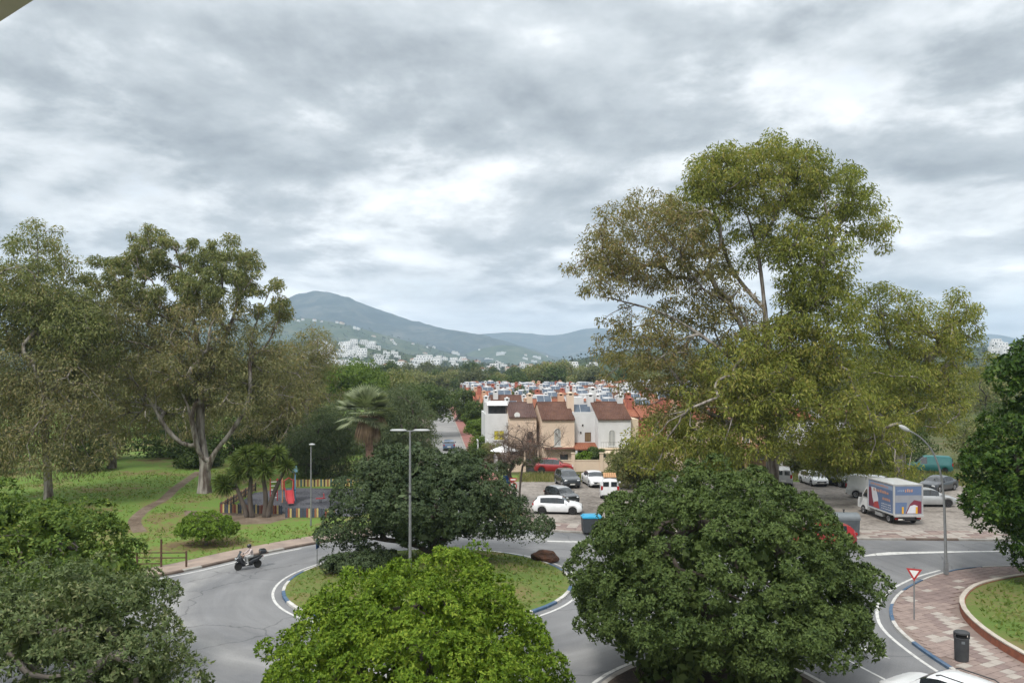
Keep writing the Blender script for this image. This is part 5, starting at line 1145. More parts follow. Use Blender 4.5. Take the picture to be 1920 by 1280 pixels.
def signs():
    p = G(1714, 1161, .12)
    r = empty('yield_sign', (p.x, p.y, .12), 0, 'red and white triangular give-way sign on the paved corner', 'sign')
    r.rotation_euler.z = -math.atan2(p.x, p.y)
    b = MB(); b.tube([(0, 0, 0), (0, 0, 2.5)], .033, 10); b.build('post', M_STEEL, r)
    def tri(sz, y, m, nm, th=.012):
        h = sz*.866; zc = 2.22; pts = [(-sz/2, zc+h/3*1), (sz/2, zc+h/3), (0, zc-h*2/3)]
        V = [(x, y, z) for x, z in pts]+[(x, y+th, z) for x, z in pts]
        return mesh_obj(nm, V, [(0, 2, 1), (3, 4, 5), (0, 1, 4, 3), (1, 2, 5, 4), (2, 0, 3, 5)], m, r)
    tri(.68, -.045, M_SIGNR, 'sign_plate'); tri(.40, -.052, M_SIGNW, 'sign_field', .006)
    p = Vector((-11.55, 47.4, 0)); z = island_z(p.x, p.y)-.02
    r = empty('sign_post', (p.x, p.y, z), R(78), 'thin sign post seen edge-on at the left of the roundabout island', 'sign')
    b = MB(); b.tube([(0, 0, 0), (0, 0, 1.78)], .028, 8); b.build('post', M_STEEL, r)
    b = MB(); b.box((0, -.04, 1.5), (.42, .015, .58)); b.build('sign_plate', M_SIGNB, r)
    b = MB(); b.box((0, -.028, 1.5), (.42, .006, .58)); b.build('sign_back', M_BACK, r)
    # speed limit sign in front of the bare tree
    q0 = At(962, 912, 66.5)
    r = empty('speed_limit_sign', (q0.x, q0.y, .1), -math.atan2(q0.x, q0.y), 'round red-ringed speed limit sign reading 40 beside the bare tree', 'sign')
    b = MB(); b.tube([(0, 0, 0), (0, 0, 2.75)], .033, 8); b.build('post', M_STEEL, r)
    zc = 2.13
    b = MB(); b.lathe([(.33, -.012), (.33, .0)], (0, -.05, zc), 28, axis='Y'); b.build('sign_plate', M_SIGNR, r)
    b = MB(); b.lathe([(.245, -.006), (.245, .0)], (0, -.063, zc), 28, axis='Y'); b.build('sign_field', M_SIGNW, r)
    d = plain('sign_black', (.015, .015, .015), .6); b = MB(); y = -.075; g = .008
    b.box((-.10, y, zc), (.03, g, .22)); b.box((-.145, y, zc-.03), (.12, g, .03)); b.bar((-.19, y, zc-.03), (-.11, y, zc+.11), .03, g); b.build('digit', d, r)
    b = MB(); b.box((.04, y, zc), (.03, g, .22)); b.box((.14, y, zc), (.03, g, .22)); b.box((.09, y, zc+.095), (.07, g, .03)); b.box((.09, y, zc-.095), (.07, g, .03)); b.build('digit', d, r)
    b = MB(); b.box((0, -.05, 2.66), (.55, .012, .26)); b.build('supplementary_plate', M_SIGNR, r)
    b = MB(); b.box((0, -.058, 2.66), (.42, .006, .10)); b.build('plate_field', M_SIGNW, r)
    q0 = At(950, 905, 69)
    r = empty('parking_sign', (q0.x, q0.y, .1), -math.atan2(q0.x, q0.y), 'blue rectangular sign left behind the speed limit sign', 'sign')
    b = MB(); b.tube([(0, 0, 0), (0, 0, 2.7)], .03, 8); b.build('post', M_STEEL, r)
    b = MB(); b.box((0, -.045, 2.25), (.6, .012, .85)); b.build('sign_plate', M_SIGNB, r)
signs()
def containers():
    MG = mat('container_grey', (.065, .075, .085), (.09, .10, .11), scale=2, rough=.55); MGD = plain('container_lid_grey', (.12, .135, .145), .5)
    p = G(1587, 1010, .12)
    r = empty('waste_container', (23.7, 57.15, .12), R(-3), 'large grey waste container with rounded lid beside the red car', 'container')
    b = MB(); b.box((0, 0, .62), (1.75, 1.15, 1.1), taper=1.05); b.build('body', MG, r)
    n = 14; V = []; F = []
    for s in (-1, 1):
        for k in range(n+1):
            a = math.pi*k/n; V.append((s*.96, -math.cos(a)*.62, 1.14+math.sin(a)**.8*.46))
    F = [(k, k+1, n+2+k, n+1+k) for k in range(n)]+[tuple(range(n, -1, -1)), tuple(range(n+1, 2*n+2))]
    mesh_obj('lid', V, F, MGD, r, False)
    b = MB(); b.box((0, 0, 1.68), (.07, .07, .18)); b.box((0, 0, 1.78), (.12, .12, .05)); b.build('lifting_lug', M_TRIM, r)
    b = MB(); b.box((0, 0, .035), (1.5, 1.0, .07)); b.build('base', M_TRIM, r)
    for s in (1, -1):
        b = MB(); b.box((s*.97, 0, 1.05), (.08, .5, .12)); b.build('handle', M_TRIM, r)
    r = empty('waste_container', (5.75, 57.9, .1), R(4), 'dark recycling container with bright blue lid left of the dome tree', 'container')
    b = MB(); b.box((0, 0, .62), (1.3, .95, 1.0), taper=1.06); b.build('body', plain('bin_body_dark', (.03, .035, .04), .6), r)
    b = MB(); b.box((0, 0, 1.17), (1.45, 1.08, .10)); b.box((0, .05, 1.27), (1.38, .9, .12), taper=.8); b.build('lid', plain('bin_lid_blue', (.015, .25, .42), .45), r)
    for sx in (1, -1):
        for sy in (1, -1):
            b = MB(); b.lathe([(.08, -.03), (.08, .03)], (sx*.5, sy*.36, .08), 12, axis='Y'); b.build('wheel', M_TYRE, r)
    p = G(1803, 1238, .12)
    r = empty('litter_bin', (p.x, p.y, .122), R(-20), 'dark grey litter bin with hooded top on the tiled pavement', 'litter bin')
    MG2 = mat('bin_grey', (.035, .037, .040), (.05, .052, .055), scale=3, rough=.6)
    b = MB(); b.lathe([(.24, 0), (.26, .03), (.275, .5), (.28, .93), (.27, .94)], (0, 0, 0), 24, 1.0, .85); b.build('body', MG2, r, False)
    b = MB(); b.lathe([(.285, 1.10), (.30, 1.11), (.30, 1.17), (.22, 1.22), (.05, 1.235)], (0, 0, 0), 24, 1.0, .85); b.build('hood', MG2, r, False)
    b = MB()
    for a in (60, 120, 180, 240, 300, 0):
        if a in (240, 300): continue
        b.box((math.cos(R(a))*.265, math.sin(R(a))*.225, 1.02), (.10, .06, .2), R(a+90))
    b.build('hood_support', MG2, r)
    b = MB(); b.lathe([(.2, .935), (.2, 1.09)], (0, 0, 0), 16, 1, .85); b.build('liner', plain('liner_black', (.006, .006, .006), .9), r)
    b = MB(); b.box((.02, -.242, .80), (.12, .012, .1)); b.build('badge', MGD, r)
containers()
# ------------------------------------------------------------------ playground
def playground():
    cols = [plain('slat_blue', (.04, .055, .08), .8), plain('slat_navy', (.042, .046, .06), .8), plain('slat_red', (.19, .045, .03), .8), plain('slat_yellow', (.42, .33, .13), .8), plain('slat_orange', (.24, .10, .045), .8), plain('slat_teal', (.05, .11, .115), .8), plain('slat_tan', (.19, .125, .09), .8), plain('slat_dark', (.05, .04, .036), .8)]
    rail = plain('fence_rail', (.05, .045, .045), .8)
    def fence(a, b, pat, label, h=.74, seed=0):
        a = Vector(a); b = Vector(b); d = b-a; Ln = d.length; rz = math.atan2(d.y, d.x); r = empty('picket_fence', (a.x, a.y, .12), rz, label, 'fence'); rng = random.Random(seed)
        for z in (.2, .55):
            m = MB(); m.box((Ln/2, .03, z), (Ln, .04, .07)); m.build('rail', rail, r)
        n = int(Ln/.165); me = {}
        for i in range(n):
            c = pat[i % len(pat)]
            if c not in me:
                w_ = .135; V = [(-w_/2, -.012, 0), (w_/2, -.012, 0), (w_/2, .008, 0), (-w_/2, .008, 0), (-w_/2, -.012, h-.06), (w_/2, -.012, h-.06), (w_/2, .008, h-.06), (-w_/2, .008, h-.06), (0, -.012, h), (0, .008, h)]
                F = [(0, 1, 5, 8, 4), (3, 7, 9, 6, 2), (0, 4, 7, 3), (1, 2, 6, 5), (4, 8, 9, 7), (8, 5, 6, 9)]
                q_ = bpy.data.meshes.new('slat'); q_.from_pydata(V, [], F); q_.materials.append(cols[c]); me[c] = q_
            inst('slat', me[c], (.08+i*.165, 0, .04+rng.uniform(-.02, .02)), r)
        for i in range(int(Ln/1.9)+1):
            m = MB(); m.box((min(Ln, i*1.9), .07, .42), (.09, .09, .84)); m.build('post', rail, r)
    P = [3, 0, 1, 4, 0, 2]; P2 = [3, 1, 0, 2]
    fence((-23.9, 65.6), (-18.6, 65.0), [2, 3, 1, 0, 3, 1, 4], 'coloured picket fence at the front left of the playground behind the yucca', seed=1)
    fence((-18.0, 63.6), (-13.9, 63.5), [0, 2, 3, 1, 0, 4, 3, 0, 1], 'brightly striped picket fence at the front right by the slim lamp', seed=2)
    fence((-24.9, 77.5), (-24.1, 65.9), [6, 6, 3, 6, 4], 'brownish picket fence running back along the left side of the playground', seed=3)
    fence((-22.0, 80), (-15.8, 80.3), [3, 7, 3, 4, 3, 5], 'yellowish picket fence along the back of the playground', seed=4)
    MR = plain('play_red', (.33, .025, .03), .5); MT = plain('play_teal', (.03, .09, .13), .5); MW = plain('play_wood', (.38, .20, .09), .7); MBl = plain('play_blue', (.10, .22, .33), .5)
    r = empty('play_slide', (-20.0, 71.5, .13), R(-70), 'red slide and climbing tower in the playground behind the yucca', 'slide')
    for i, (x, y) in enumerate([(-.55, -.55), (.55, -.55), (.55, .55), (-.55, .55)]):
        m = MB(); m.box((x, y, 1.35), (.1, .1, 2.7)); m.build('post', MW if i % 2 else MBl, r)
    m = MB(); m.box((0, 0, 1.05), (1.2, 1.2, .08)); m.build('platform', MT, r)
    for s in (1, -1):
        m = MB(); m.box((0, s*.56, 1.5), (1.0, .04, .75)); m.build('panel', MR, r)
    m = MB(); m.add([(-.75, -.75, 2.65), (.75, -.75, 2.65), (.75, .75, 2.65), (-.75, .75, 2.65), (0, -.75, 3.1), (0, .75, 3.1)], [(0, 4, 5, 3), (1, 2, 5, 4), (0, 1, 4), (2, 3, 5), (0, 3, 2, 1)]); m.build('roof', MT, r)
    pts = [(.6, 1.08), (1.2, .75), (1.8, .42), (2.3, .24), (2.8, .22)]; V = []; F = []
    for x, z in pts:
        for y, dz in ((-.36, .24), (-.30, .24), (-.26, 0), (.26, 0), (.30, .24), (.36, .24)): V.append((x, y, z+dz))
    for i in range(4):
        for k in range(5): F.append((i*6+k, (i+1)*6+k, (i+1)*6+k+1, i*6+k+1))
    mesh_obj('slide_chute', V, F, MR, r)
    m = MB(); m.tube([(.55, -.4, 1.1), (.55, -.4, 1.9), (.55, 0, 2.15), (.55, .4, 1.9), (.55, .4, 1.1)], .06, 8); m.build('arch', MR, r)
    for s in (1, -1):
        m = MB(); m.bar((-.62, s*.3-1.2, 0), (-.62, s*.3-1.2, 2.0), .08, .08); m.build('ladder_rail', MR, r)
    for k in range(5):
        m = MB(); m.bar((-.62, -1.5, .3+k*.35), (-.62, -.9, .3+k*.35), .05, .05); m.build('rung', M_SIGNW, r)
    m = MB(); m.box((-.62, -.75, 1.9), (.06, .5, .06)); m.build('ladder_brace', MR, r)
    r = empty('spring_rider', (-16.9, 70.6, .13), R(20), 'small red spring rider on the dark play surface right of the slide', 'spring rider')
    m = MB(); m.tube([(.12*math.cos(t), .12*math.sin(t), .03+t*.011) for t in np.linspace(0, 25, 60)], .015, 5); m.build('spring', M_TRIM, r)
    m = MB(); m.prism([(-.4, -.05), (.4, -.05), (.45, .05), (-.4, .05)], .36, .44); m.build('seat', MR, r)
    m = MB(); m.box((.28, 0, .62), (.05, .36, .36)); m.build('side_panel', MR, r)
playground()
def rail_fence():
    r = empty('rail_fence', (-19.5, 47.9, .12), 0, 'rusty metal rail fence beside the pavement below the clipped shrub', 'fence'); MRu = mat('rusty_metal', (.06, .035, .025), (.10, .055, .035), scale=5, rough=.8)
    for x, h in ((0, .95), (-1.5, 1.65), (-2.95, .95), (-4.6, .95)):
        m = MB(); m.box((x, 0, h/2), (.09, .09, h)); m.build('post', MRu, r)
    for a, b in ((-4.6, -2.95), (-2.95, -1.5), (-1.5, 0)):
        for z in (.85, .55, .2):
            if a == -1.5 and z == .2: continue
            m = MB(); m.bar((a+.03, 0.0, z-.02), (b-.03, 0.0, z), .045, .06); m.build('rail', MRu, r)
rail_fence()
# ------------------------------------------------------------------ shrubs, yucca, palm, bare tree, rock
def small_plants():
    p = G(369, 1032, .12)
    blob = dome_tree('clipped_shrub', 'bright green clipped round shrub on the lawn by the scooter', (p.x, p.y+1.6, .12), [[(p.x, p.y+1.6, 0), (p.x, p.y+1.6, .5), (p.x, p.y+1.6, .9)]],
        [((p.x, p.y+1.7, 1.22), (1.9, 1.7, .98), 1, .72), ((p.x, p.y+1.7, .8), (1.6, 1.4, .6), 1, .6)], .34, .24, 17000, .12, .055, BK_DARK, LF_SHRUB, .1, 50); blob['category'] = 'shrub'
    h = dome_tree('hedge', 'low dark hedge on the left side of the roundabout island', (-9.4, 45.0, .2), [[(-9.4, 45, .1), (-9.4, 45.0, .4), (-9.4, 45, .6)]],
        [((-9.6, 45.4, .75), (1.3, 1.1, .75), 1, .6), ((-8.4, 44.8, .8), (1.2, 1, .7), 1, .6), ((-8.2, 46.8, .9), (1.4, .9, .6), 1, .6)], .42, .3, 12000, .14, .065, BK_DARK, LF_CAROB, .08, 51); h['category'] = 'hedge'
    rng = np.random.default_rng(52)
    # yucca clump
    base = (-20.6, 63.9, .12); root = empty('yucca_tree', base, 0, 'yucca with several dark trunks and spiky heads in front of the playground', 'tree')
    heads = [(-23.2, 63.9, 2.9), (-22.4, 64.4, 3.4), (-21.9, 64, 4.6), (-21.2, 63.6, 5.2), (-20.6, 64.3, 5.3), (-20.0, 63.8, 5.0), (-19.3, 64.1, 4.7), (-18.7, 64, 5.2), (-18.0, 63.8, 4.2), (-20.7, 63.3, 4.2), (-19.6, 63.4, 3.9), (-21.6, 63.4, 3.7), (-22.8, 63.6, 2.6)]
    stems = [[(-21.1, 63.9, 0), (-21.5, 63.9, 1.2), (-22.0, 64, 2.4)], [(-20.7, 63.8, 0), (-20.9, 63.8, 1.6), (-20.8, 63.8, 3.4)], [(-19.8, 64, 0), (-19.7, 64, 1.6), (-19.9, 64, 3.4)], [(-19.5, 63.9, 0), (-19.2, 63.9, 1.5), (-18.6, 63.9, 3.0)]]
    mb = MB()
    for st in stems: mb.tube(catmull(st, .3), list(np.linspace(.24, .15, len(catmull(st, .3)))), 8)
    for hd in heads:
        s = min((st[-1] for st in stems), key=lambda q_: (Vector(q_)-Vector(hd)).length); a, b = Vector(s), Vector(hd)
        mb.tube(catmull([a, (a+b)/2+Vector((0, 0, -.1)), b], .3), .11, 7)
    mb.v = [v-Vector(base) for v in mb.v]; mb.build('trunk', BK_DARK, root, True)
    for hd in heads:
        n = 340; d = nrm(rng.normal(0, 1, (n, 3))+np.array([0, 0, .3])); ln = rng.uniform(.7, 1.1, n)[:, None]; sd = nrm(np.cross(d, rng.normal(0, 1, (n, 3))))*.04
        o = np.array(hd)-np.array(base); a = o+d*.08; m_ = o+d*ln*.5; e = o+d*ln+np.array([0, 0, -.16])*ln
        quads_np('leaf_head', np.concatenate([np.stack([a-sd*.6, a+sd*.6, m_+sd, m_-sd], 1), np.stack([m_-sd, m_+sd, e+sd*.05, e-sd*.05], 1)]), LF_YUC, root)
        n = 50; d = nrm(rng.normal(0, .5, (n, 3))+np.array([0, 0, -1.1])); ln = rng.uniform(.5, .9, n)[:, None]; sd = nrm(np.cross(d, rng.normal(0, 1, (n, 3))))*.035; a = o+d*.1; e = o+d*ln
        quads_np('dead_leaves', np.stack([a-sd, a+sd, e+sd*.2, e-sd*.2], 1), LF_DEAD, root)
    # fan palm
    Yp = 76.0; c = At(687, 775, Yp); base = (c.x+.4, Yp, .1); root = empty('fan_palm', base, 0, 'fan palm with shaggy brown skirt of dead fronds behind the carob', 'tree'); B = np.array(base)
    mb = MB(); pts = catmull([(0, 0, 0), (-.05, 0, 3), (-.4, 0, c.z-.1)], .25); mb.tube(pts, [.36+.05*math.sin(i*2.6) for i in range(len(pts))], 10); mb.build('trunk', mat('palm_trunk', (.12, .07, .05), (.22, .14, .10), scale=5, bump=.8, bscale=9), root, True)
    hub = np.array([-.4, 0, c.z])
    def frond(k, el, az, ln, m, nm, droop, fan=1.25):
        d = np.array([math.cos(az)*math.cos(el), math.sin(az)*math.cos(el), math.sin(el)]); s = nrm(np.cross(d, [0, 0, 1.0])); u = np.cross(s, d)
        o = hub+d*ln*.5; Q = []
        st0 = hub+d*.1; sw = s*.025; Q.append([st0-sw, st0+sw, o+sw, o-sw])
        for j in range(15):
            a = (j-7)/7*fan; dr = d*math.cos(a)+s*math.sin(a); e = o+dr*ln*.55*(1-.15*abs(a)); w_ = s*math.cos(a)*.075-d*math.sin(a)*.075+u*.02
            mid = o+dr*ln*.3; tip = e+np.array([0, 0, -droop*ln*.3]); Q.append([o, mid-w_, tip, mid+w_])
        quads_np(nm, np.array(Q), m, root)
    for k in range(64):
        frond(k, R(rng.uniform(-34, 80)), rng.uniform(0, 6.28), rng.uniform(2.4, 3.2), LF_PALM, 'frond', .15)
    for k in range(34):
        frond(k, R(rng.uniform(-74, -8)), rng.uniform(0, 6.28), rng.uniform(1.2, 2.5), LF_DEAD, 'dead_frond', 1.3, 1.0)
    # bare tree by the sign
    base = Vector((0.3, 68.2, .1)); rg = np.random.default_rng(54)
    T = np.concatenate([rg.normal(0, 1, (150, 3))*np.array([1.5, 1.3, .8])+np.array([1.2, 68.4, 5.4]), rg.normal(0, 1, (30, 3))*np.array([.8, .8, .5])+np.array([-.6, 68.2, 4.4])]); T[:, 2] = np.maximum(T[:, 2], 3.6)
    mb = skeleton(rg, [[(.55, 68.2, 0), (.65, 68.2, 1.4), (.75, 68.2, 2.6), (.9, 68.3, 3.6)], [(.2, 68.3, .1), (.1, 68.3, 1.5), (.0, 68.3, 2.4), (-.5, 68.2, 3.3)], [(0.0, 68.1, 0.05), (-.45, 68, 1.4), (-.9, 68, 2.4), (-1.5, 68, 2.9)], [(.72, 68.2, 2.4), (1.5, 68.1, 2.95), (2.6, 68, 3.4)]], T, .19, tip_r=.012, seglen=.4, wob=.12, up=.7)
    root = empty('bare_tree', base, 0, 'nearly leafless tree with forked dark trunks behind the speed limit sign', 'tree'); mb.v = [v-base for v in mb.v]; mb.build('trunk', BK_DARK, root, True)
    tw = twig_quads(rg, T, np.full(len(T), .8), 22, .008); quads_np('twigs', tw-np.array(base), mat('twig_brown', (.16, .11, .085), (.10, .07, .055), scale=3), root)
    C = np.array([(-.9, 68.1, 3.9), (-.3, 68, 3.7), (.5, 68, 4.1), (1.5, 68, 3.9), (2.1, 68.1, 4.2), (-1.6, 68, 3.6), (-.8, 67.8, 3.2)]); quads_np('crown', leaves(rg, C, np.full(7, .6), 2600, .17, .08, hollow=.2, flat=.6)-np.array(base), LF_PEPPER, root)
    # brown rock on the island
    p = Vector((2.1, 49.6, 0)); import bmesh
    bm = bmesh.new(); bmesh.ops.create_icosphere(bm, subdivisions=3, radius=1)
    for v in bm.verts:
        n_ = mnoise.fractal(v.co*1.3, 1, 2, 4); v.co = Vector((v.co.x*.85, v.co.y*.5, max(-.3, v.co.z*.42)))*(1+.28*n_)
    me = bpy.data.meshes.new('boulder'); bm.to_mesh(me); bm.free(); me.materials.append(mat('brown_rock', (.10, .045, .025), (.05, .03, .022), scale=3, bump=.8, bscale=5))
    o = bpy.data.objects.new('boulder', me); col.objects.link(o); o.location = (p.x, p.y, island_z(p.x, p.y)+.2); tag(o, 'brown boulder on the right edge of the roundabout island', 'rock')
LF_YUC = leafmat('yucca_leaf', (0.045, 0.075, 0.016), (0.115, 0.15, 0.036), nscale=1, trans=.2)
LF_DEAD = leafmat('dead_frond', (0.11, 0.075, 0.05), (0.25, 0.18, 0.115), nscale=1, trans=.2)
LF_PALM = leafmat('palm_frond', (0.10, 0.13, 0.07), (0.25, 0.28, 0.17), nscale=.8, trans=.2)
small_plants()
# rough grass along the back of the car park and on the lawn edge: uncountable blades
def grass():
    rng = np.random.default_rng(60); P = []
    def area(n, x0, x1, y0, y1): P.append(np.stack([rng.uniform(x0, x1, n), rng.uniform(y0, y1, n), np.full(n, .1)], 1))
    area(5200, .8, 16, 83.6, 88.8); area(2500, 24, 40, 84.5, 90); area(3000, 36, 50, 80, 92); area(1200, -1.2, .6, 62.5, 70)
    P = np.concatenate(P); n = len(P); d = nrm(rng.normal(0, .35, (n, 3))+np.array([0, 0, 1])); h = rng.uniform(.2, .62, n)[:, None]; s = nrm(np.cross(d, rng.normal(0, 1, (n, 3))))*.035
    o = quads_np('rough_grass', np.stack([P-s, P+s, P+d*h+s*.2, P+d*h-s*.2], 1), leafmat('rough_grass', (0.10, 0.13, 0.03), (0.22, 0.20, 0.085), (.30, .24, .13), acc=.2, nscale=.5), None); tag(o, 'rough green and dry grass at the back of the car park', 'grass', kind='stuff')
    v = MB(); v.sheet([(-1.4, 84), (16.5, 83.6), (17, 90.2), (-2.2, 89)], .104); struct(v.build('grass_verge', M_LAWN))
    v = MB(); v.sheet([(24, 84.8), (38, 82.5), (52, 80), (70, 80), (70, 92), (24, 90)], .104); struct(v.build('grass_verge', M_LAWN))
    P = np.stack([rng.uniform(-50, -8, 26000), rng.uniform(44, 94, 26000), np.full(26000, .125)], 1)
    k = np.array([(a.x, a.y) for a in K1 if a.y < 95]); kx = np.interp(P[:, 1], k[:, 1], k[:, 0]); P = P[P[:, 0] < kx-2.5]
    P = P[~((P[:, 0] > -27) & (P[:, 1] > 60.5) & (P[:, 1] < 80.5))]; px_ = np.interp(P[:, 1], [58, 62.5, 68, 72.5, 80, 92], [-27, -29.5, -31, -31.6, -33.5, -36]); P = P[np.abs(P[:, 0]-px_) > .7]
    nz = np.array([mnoise.noise(Vector((p[0]*.22, p[1]*.22, 3))) for p in P]); P = P[nz+rng.normal(0, .25, len(P)) > -.02]
    a_ = rng.uniform(0, 6.28, 2600); r_ = 7.6*np.sqrt(rng.random(2600)); I = np.stack([IC.x+r_*np.cos(a_), IC.y+r_*np.sin(a_), np.zeros(2600)], 1); I[:, 2] = [island_z(q_[0], q_[1]) for q_ in I]
    Bq = np.stack([rng.uniform(21.2, 36, 5200), rng.uniform(24, 45, 5200), np.full(5200, .4)], 1); bx_ = np.interp(Bq[:, 1], [24, 28, 33.9, 36.2, 38.6, 40.8, 43.5, 45.5], [21.6, 21.3, 21.1, 21.4, 22.1, 23.3, 25.8, 29]); Bq = Bq[Bq[:, 0] > bx_+.3]; Bq[:, 2] = np.where(Bq[:, 1] < 40, .4, np.maximum(.1, .4-(Bq[:, 1]-40)*.05))
    P = np.concatenate([P, I, Bq])
    n = len(P); d = nrm(rng.normal(0, 1, (n, 3))*np.array([1, 1, .2])+np.array([0, 0, .8])); h = rng.uniform(.08, .26, n)[:, None]; s = nrm(np.cross(d, rng.normal(0, 1, (n, 3))))*.055
    o = quads_np('lawn_grass', np.stack([P-s, P+s, P+d*h+s*.3, P+d*h-s*.3], 1), leafmat('lawn_grass', (0.09, 0.14, 0.03), (0.165, 0.215, 0.05), (.22, .21, .085), acc=.15, nscale=.3, trans=.4), None); tag(o, 'short tufts of grass on the lawns', 'grass', kind='stuff')
grass()
# corner of the building's own eave above the camera
ev = MB()
def on_plane(px, py, z): 
    Y = (z-CAMZ)*FPX/(HZ-py); return ((px-960)/FPX*Y, Y)
zc = 13.9; a1 = on_plane(0, 41, zc); a2 = on_plane(64, 0, zc)
d_ = Vector((a2[0]-a1[0], a2[1]-a1[1])).normalized(); p1 = Vector(a1)-d_*3; p2 = Vector(a2)+d_*(0.6); n_ = Vector((-d_.y, d_.x)); 
if n_.x > 0: n_ = -n_
ev.prism([tuple(p1), tuple(p2), tuple(p2+n_*3), tuple(p1+n_*3)][::-1], zc, zc+.25)
o = ev.build('building_eave', mat('eave_plaster', (.60, .56, .47), (.52, .48, .4), scale=2)); tag(o, 'pale underside of the building eave in the top left corner', 'eave')

# ------------------------------------------------------------------ houses of the estate
def wallmat(n, c, c2): return mat(n, c, c2, scale=.6, rough=.9, lo=.3, hi=.75, bump=.15, bscale=12, spec=.1)
W_WHITE = wallmat('render_white', (.64, .645, .65), (.52, .52, .515)); W_BEIGE = wallmat('render_beige', (.67, .535, .42), (.57, .45, .35)); W_CREAM = wallmat('render_cream', (.60, .50, .37), (.50, .41, .30)); W_RED = wallmat('render_terracotta', (.36, .13, .095), (.30, .11, .08)); W_PEACH = wallmat('render_peach', (.56, .36, .25), (.48, .31, .21))
def roofmat(n, c, c2):
    m = mat(n, c, c2, scale=1.1, rough=.9, lo=.3, hi=.7, spec=.1); t = m.node_tree; b = t.nodes['Principled BSDF']
    tc = N(t, 'ShaderNodeTexCoord'); wv = N(t, 'ShaderNodeTexWave', Scale=1.4, Distortion=.6); wv.bands_direction = 'X'; t.links.new(tc.outputs['Object'], wv.inputs['Vector'])
    bn = N(t, 'ShaderNodeBump', Strength=.7, Distance=.08); t.links.new(wv.outputs[0], bn.inputs['Height']); t.links.new(bn.outputs[0], b.inputs['Normal']); return m
R_BROWN = roofmat('roof_brown', (.085, .045, .035), (.14, .075, .055)); R_TERRA = roofmat('roof_terracotta', (.30, .12, .07), (.22, .085, .055)); R_DARK = roofmat('roof_dark', (.085, .055, .05), (.12, .075, .065))
M_PANE = mat('window_pane', (.05, .06, .07), (.10, .11, .12), scale=1.5, rough=.12, spec=.7); M_SHUT = mat('window_shutter', (.36, .37, .36), (.30, .31, .30), scale=3); M_FRAMEW = plain('window_frame_white', (.55, .55, .53), .6); M_FRAMEB = plain('window_frame_brown', (.12, .06, .04), .6); M_HOLE = plain('flue_dark', (.012, .012, .012), .9)
M_SOLAR = mat('solar_collector', (.05, .07, .10), (.085, .11, .145), scale=1.5, rough=.3, spec=.35); M_SOLFR = plain('collector_frame', (.4, .41, .42), .5, .3); M_YELLOW = plain('awning_yellow', (.45, .40, .03), .8)
def arch_pts(w_, h, n=8):
    r = w_/2; return [(-r, 0), (r, 0)]+[(r*math.cos(math.pi*k/n), h-r+r*math.sin(math.pi*k/n)) for k in range(n+1)]
def window(root, x, z, w_, h, arch=False, pane=None, frame=None, y=0.0, bars=True, sill=True):
    """an opening on the front wall: recessed pane with a frame, placed at wall coordinate x, sill height z"""
    ps = arch_pts(w_, h) if arch else [(-w_/2, 0), (w_/2, 0), (w_/2, h), (-w_/2, h)]
    o = mesh_obj('window', [(x+a, y-.012, z+b) for a, b in ps], [tuple(range(len(ps)))], pane or M_PANE, root)
    f = MB(); n = len(ps); inn = [(a*(1-.10/w_), .05+(b-.05)*(1-.05/h) if b > 0 else .05) for a, b in ps]
    V = [(x+a, y-.06, z+b) for a, b in ps]+[(x+a, y-.06, z+b) for a, b in inn]+[(x+a, y-.012, z+b) for a, b in inn]+[(x+a, y+.0, z+b) for a, b in ps]
    F = [(i, (i+1) % n, n+(i+1) % n, n+i) for i in range(n)]+[(n+i, n+(i+1) % n, 2*n+(i+1) % n, 2*n+i) for i in range(n)]+[(3*n+i, 3*n+(i+1) % n, (i+1) % n, i) for i in range(n)]
    f.add(V, F); f.build('frame', frame or M_FRAMEW, o)
    if bars:
        b = MB(); b.box((x, y-.03, z+h*.48), (.05, .03, h*.9)); b.build('mullion', frame or M_FRAMEW, o)
    if sill:
        b = MB(); b.box((x, y-.09, z-.05), (w_+.2, .16, .07)); b.build('sill', frame or M_FRAMEW, o)
    return o
def chimney(root, x, y, z, h, wm, w_=.75):
    b = MB(); b.box((x, y, z+h/2), (w_, w_, h)); o = b.build('chimney', wm, root)
    q_ = MB(); q_.box((x, y, z+h+.11), (w_*.6, w_*.6, .22)); q_.build('flue', M_HOLE, o)
    p = MB()
    for sx in (1, -1):
        for sy in (1, -1): p.box((x+sx*w_*.36, y+sy*w_*.36, z+h+.11), (w_*.28, w_*.28, .22))
    p.box((x, y, z+h+.27), (w_*1.1, w_*1.1, .1)); p.box((x, y, z+h+.38), (w_*.7, w_*.7, .12), taper=.4); p.build('cowl', wm, o)
    return o
def solar(root, x, y, z, w_=2.0, tank=True, tilt=46):
    w_ *= 1.15; z += .35
    rm = Matrix.Rotation(R(tilt), 3, 'X')
    b = MB(); b.box((x, y, z+.65), (w_, 1.9, .07), M_=rm); o = b.build('solar_panel', M_SOLAR, root)
    f = MB()
    for k in (-1, 0, 1): f.box(Vector((x, y, z+.65))+rm @ Vector((k*w_/2, 0, .02)), (.05, 1.92, .09), M_=rm)
    f.box((x-w_*.4, y+.6, z+.35), (.05, .05, 1.6)); f.box((x+w_*.4, y+.6, z+.35), (.05, .05, 1.6)); f.build('stand', M_SOLFR, o)
    if tank:
        t = MB(); t.lathe([(.05, -w_*.36), (.25, -w_*.33), (.25, w_*.33), (.05, w_*.36)], (x, y+.85, z+1.35), 12, axis='X'); t.build('tank', M_SOLFR, o, True)
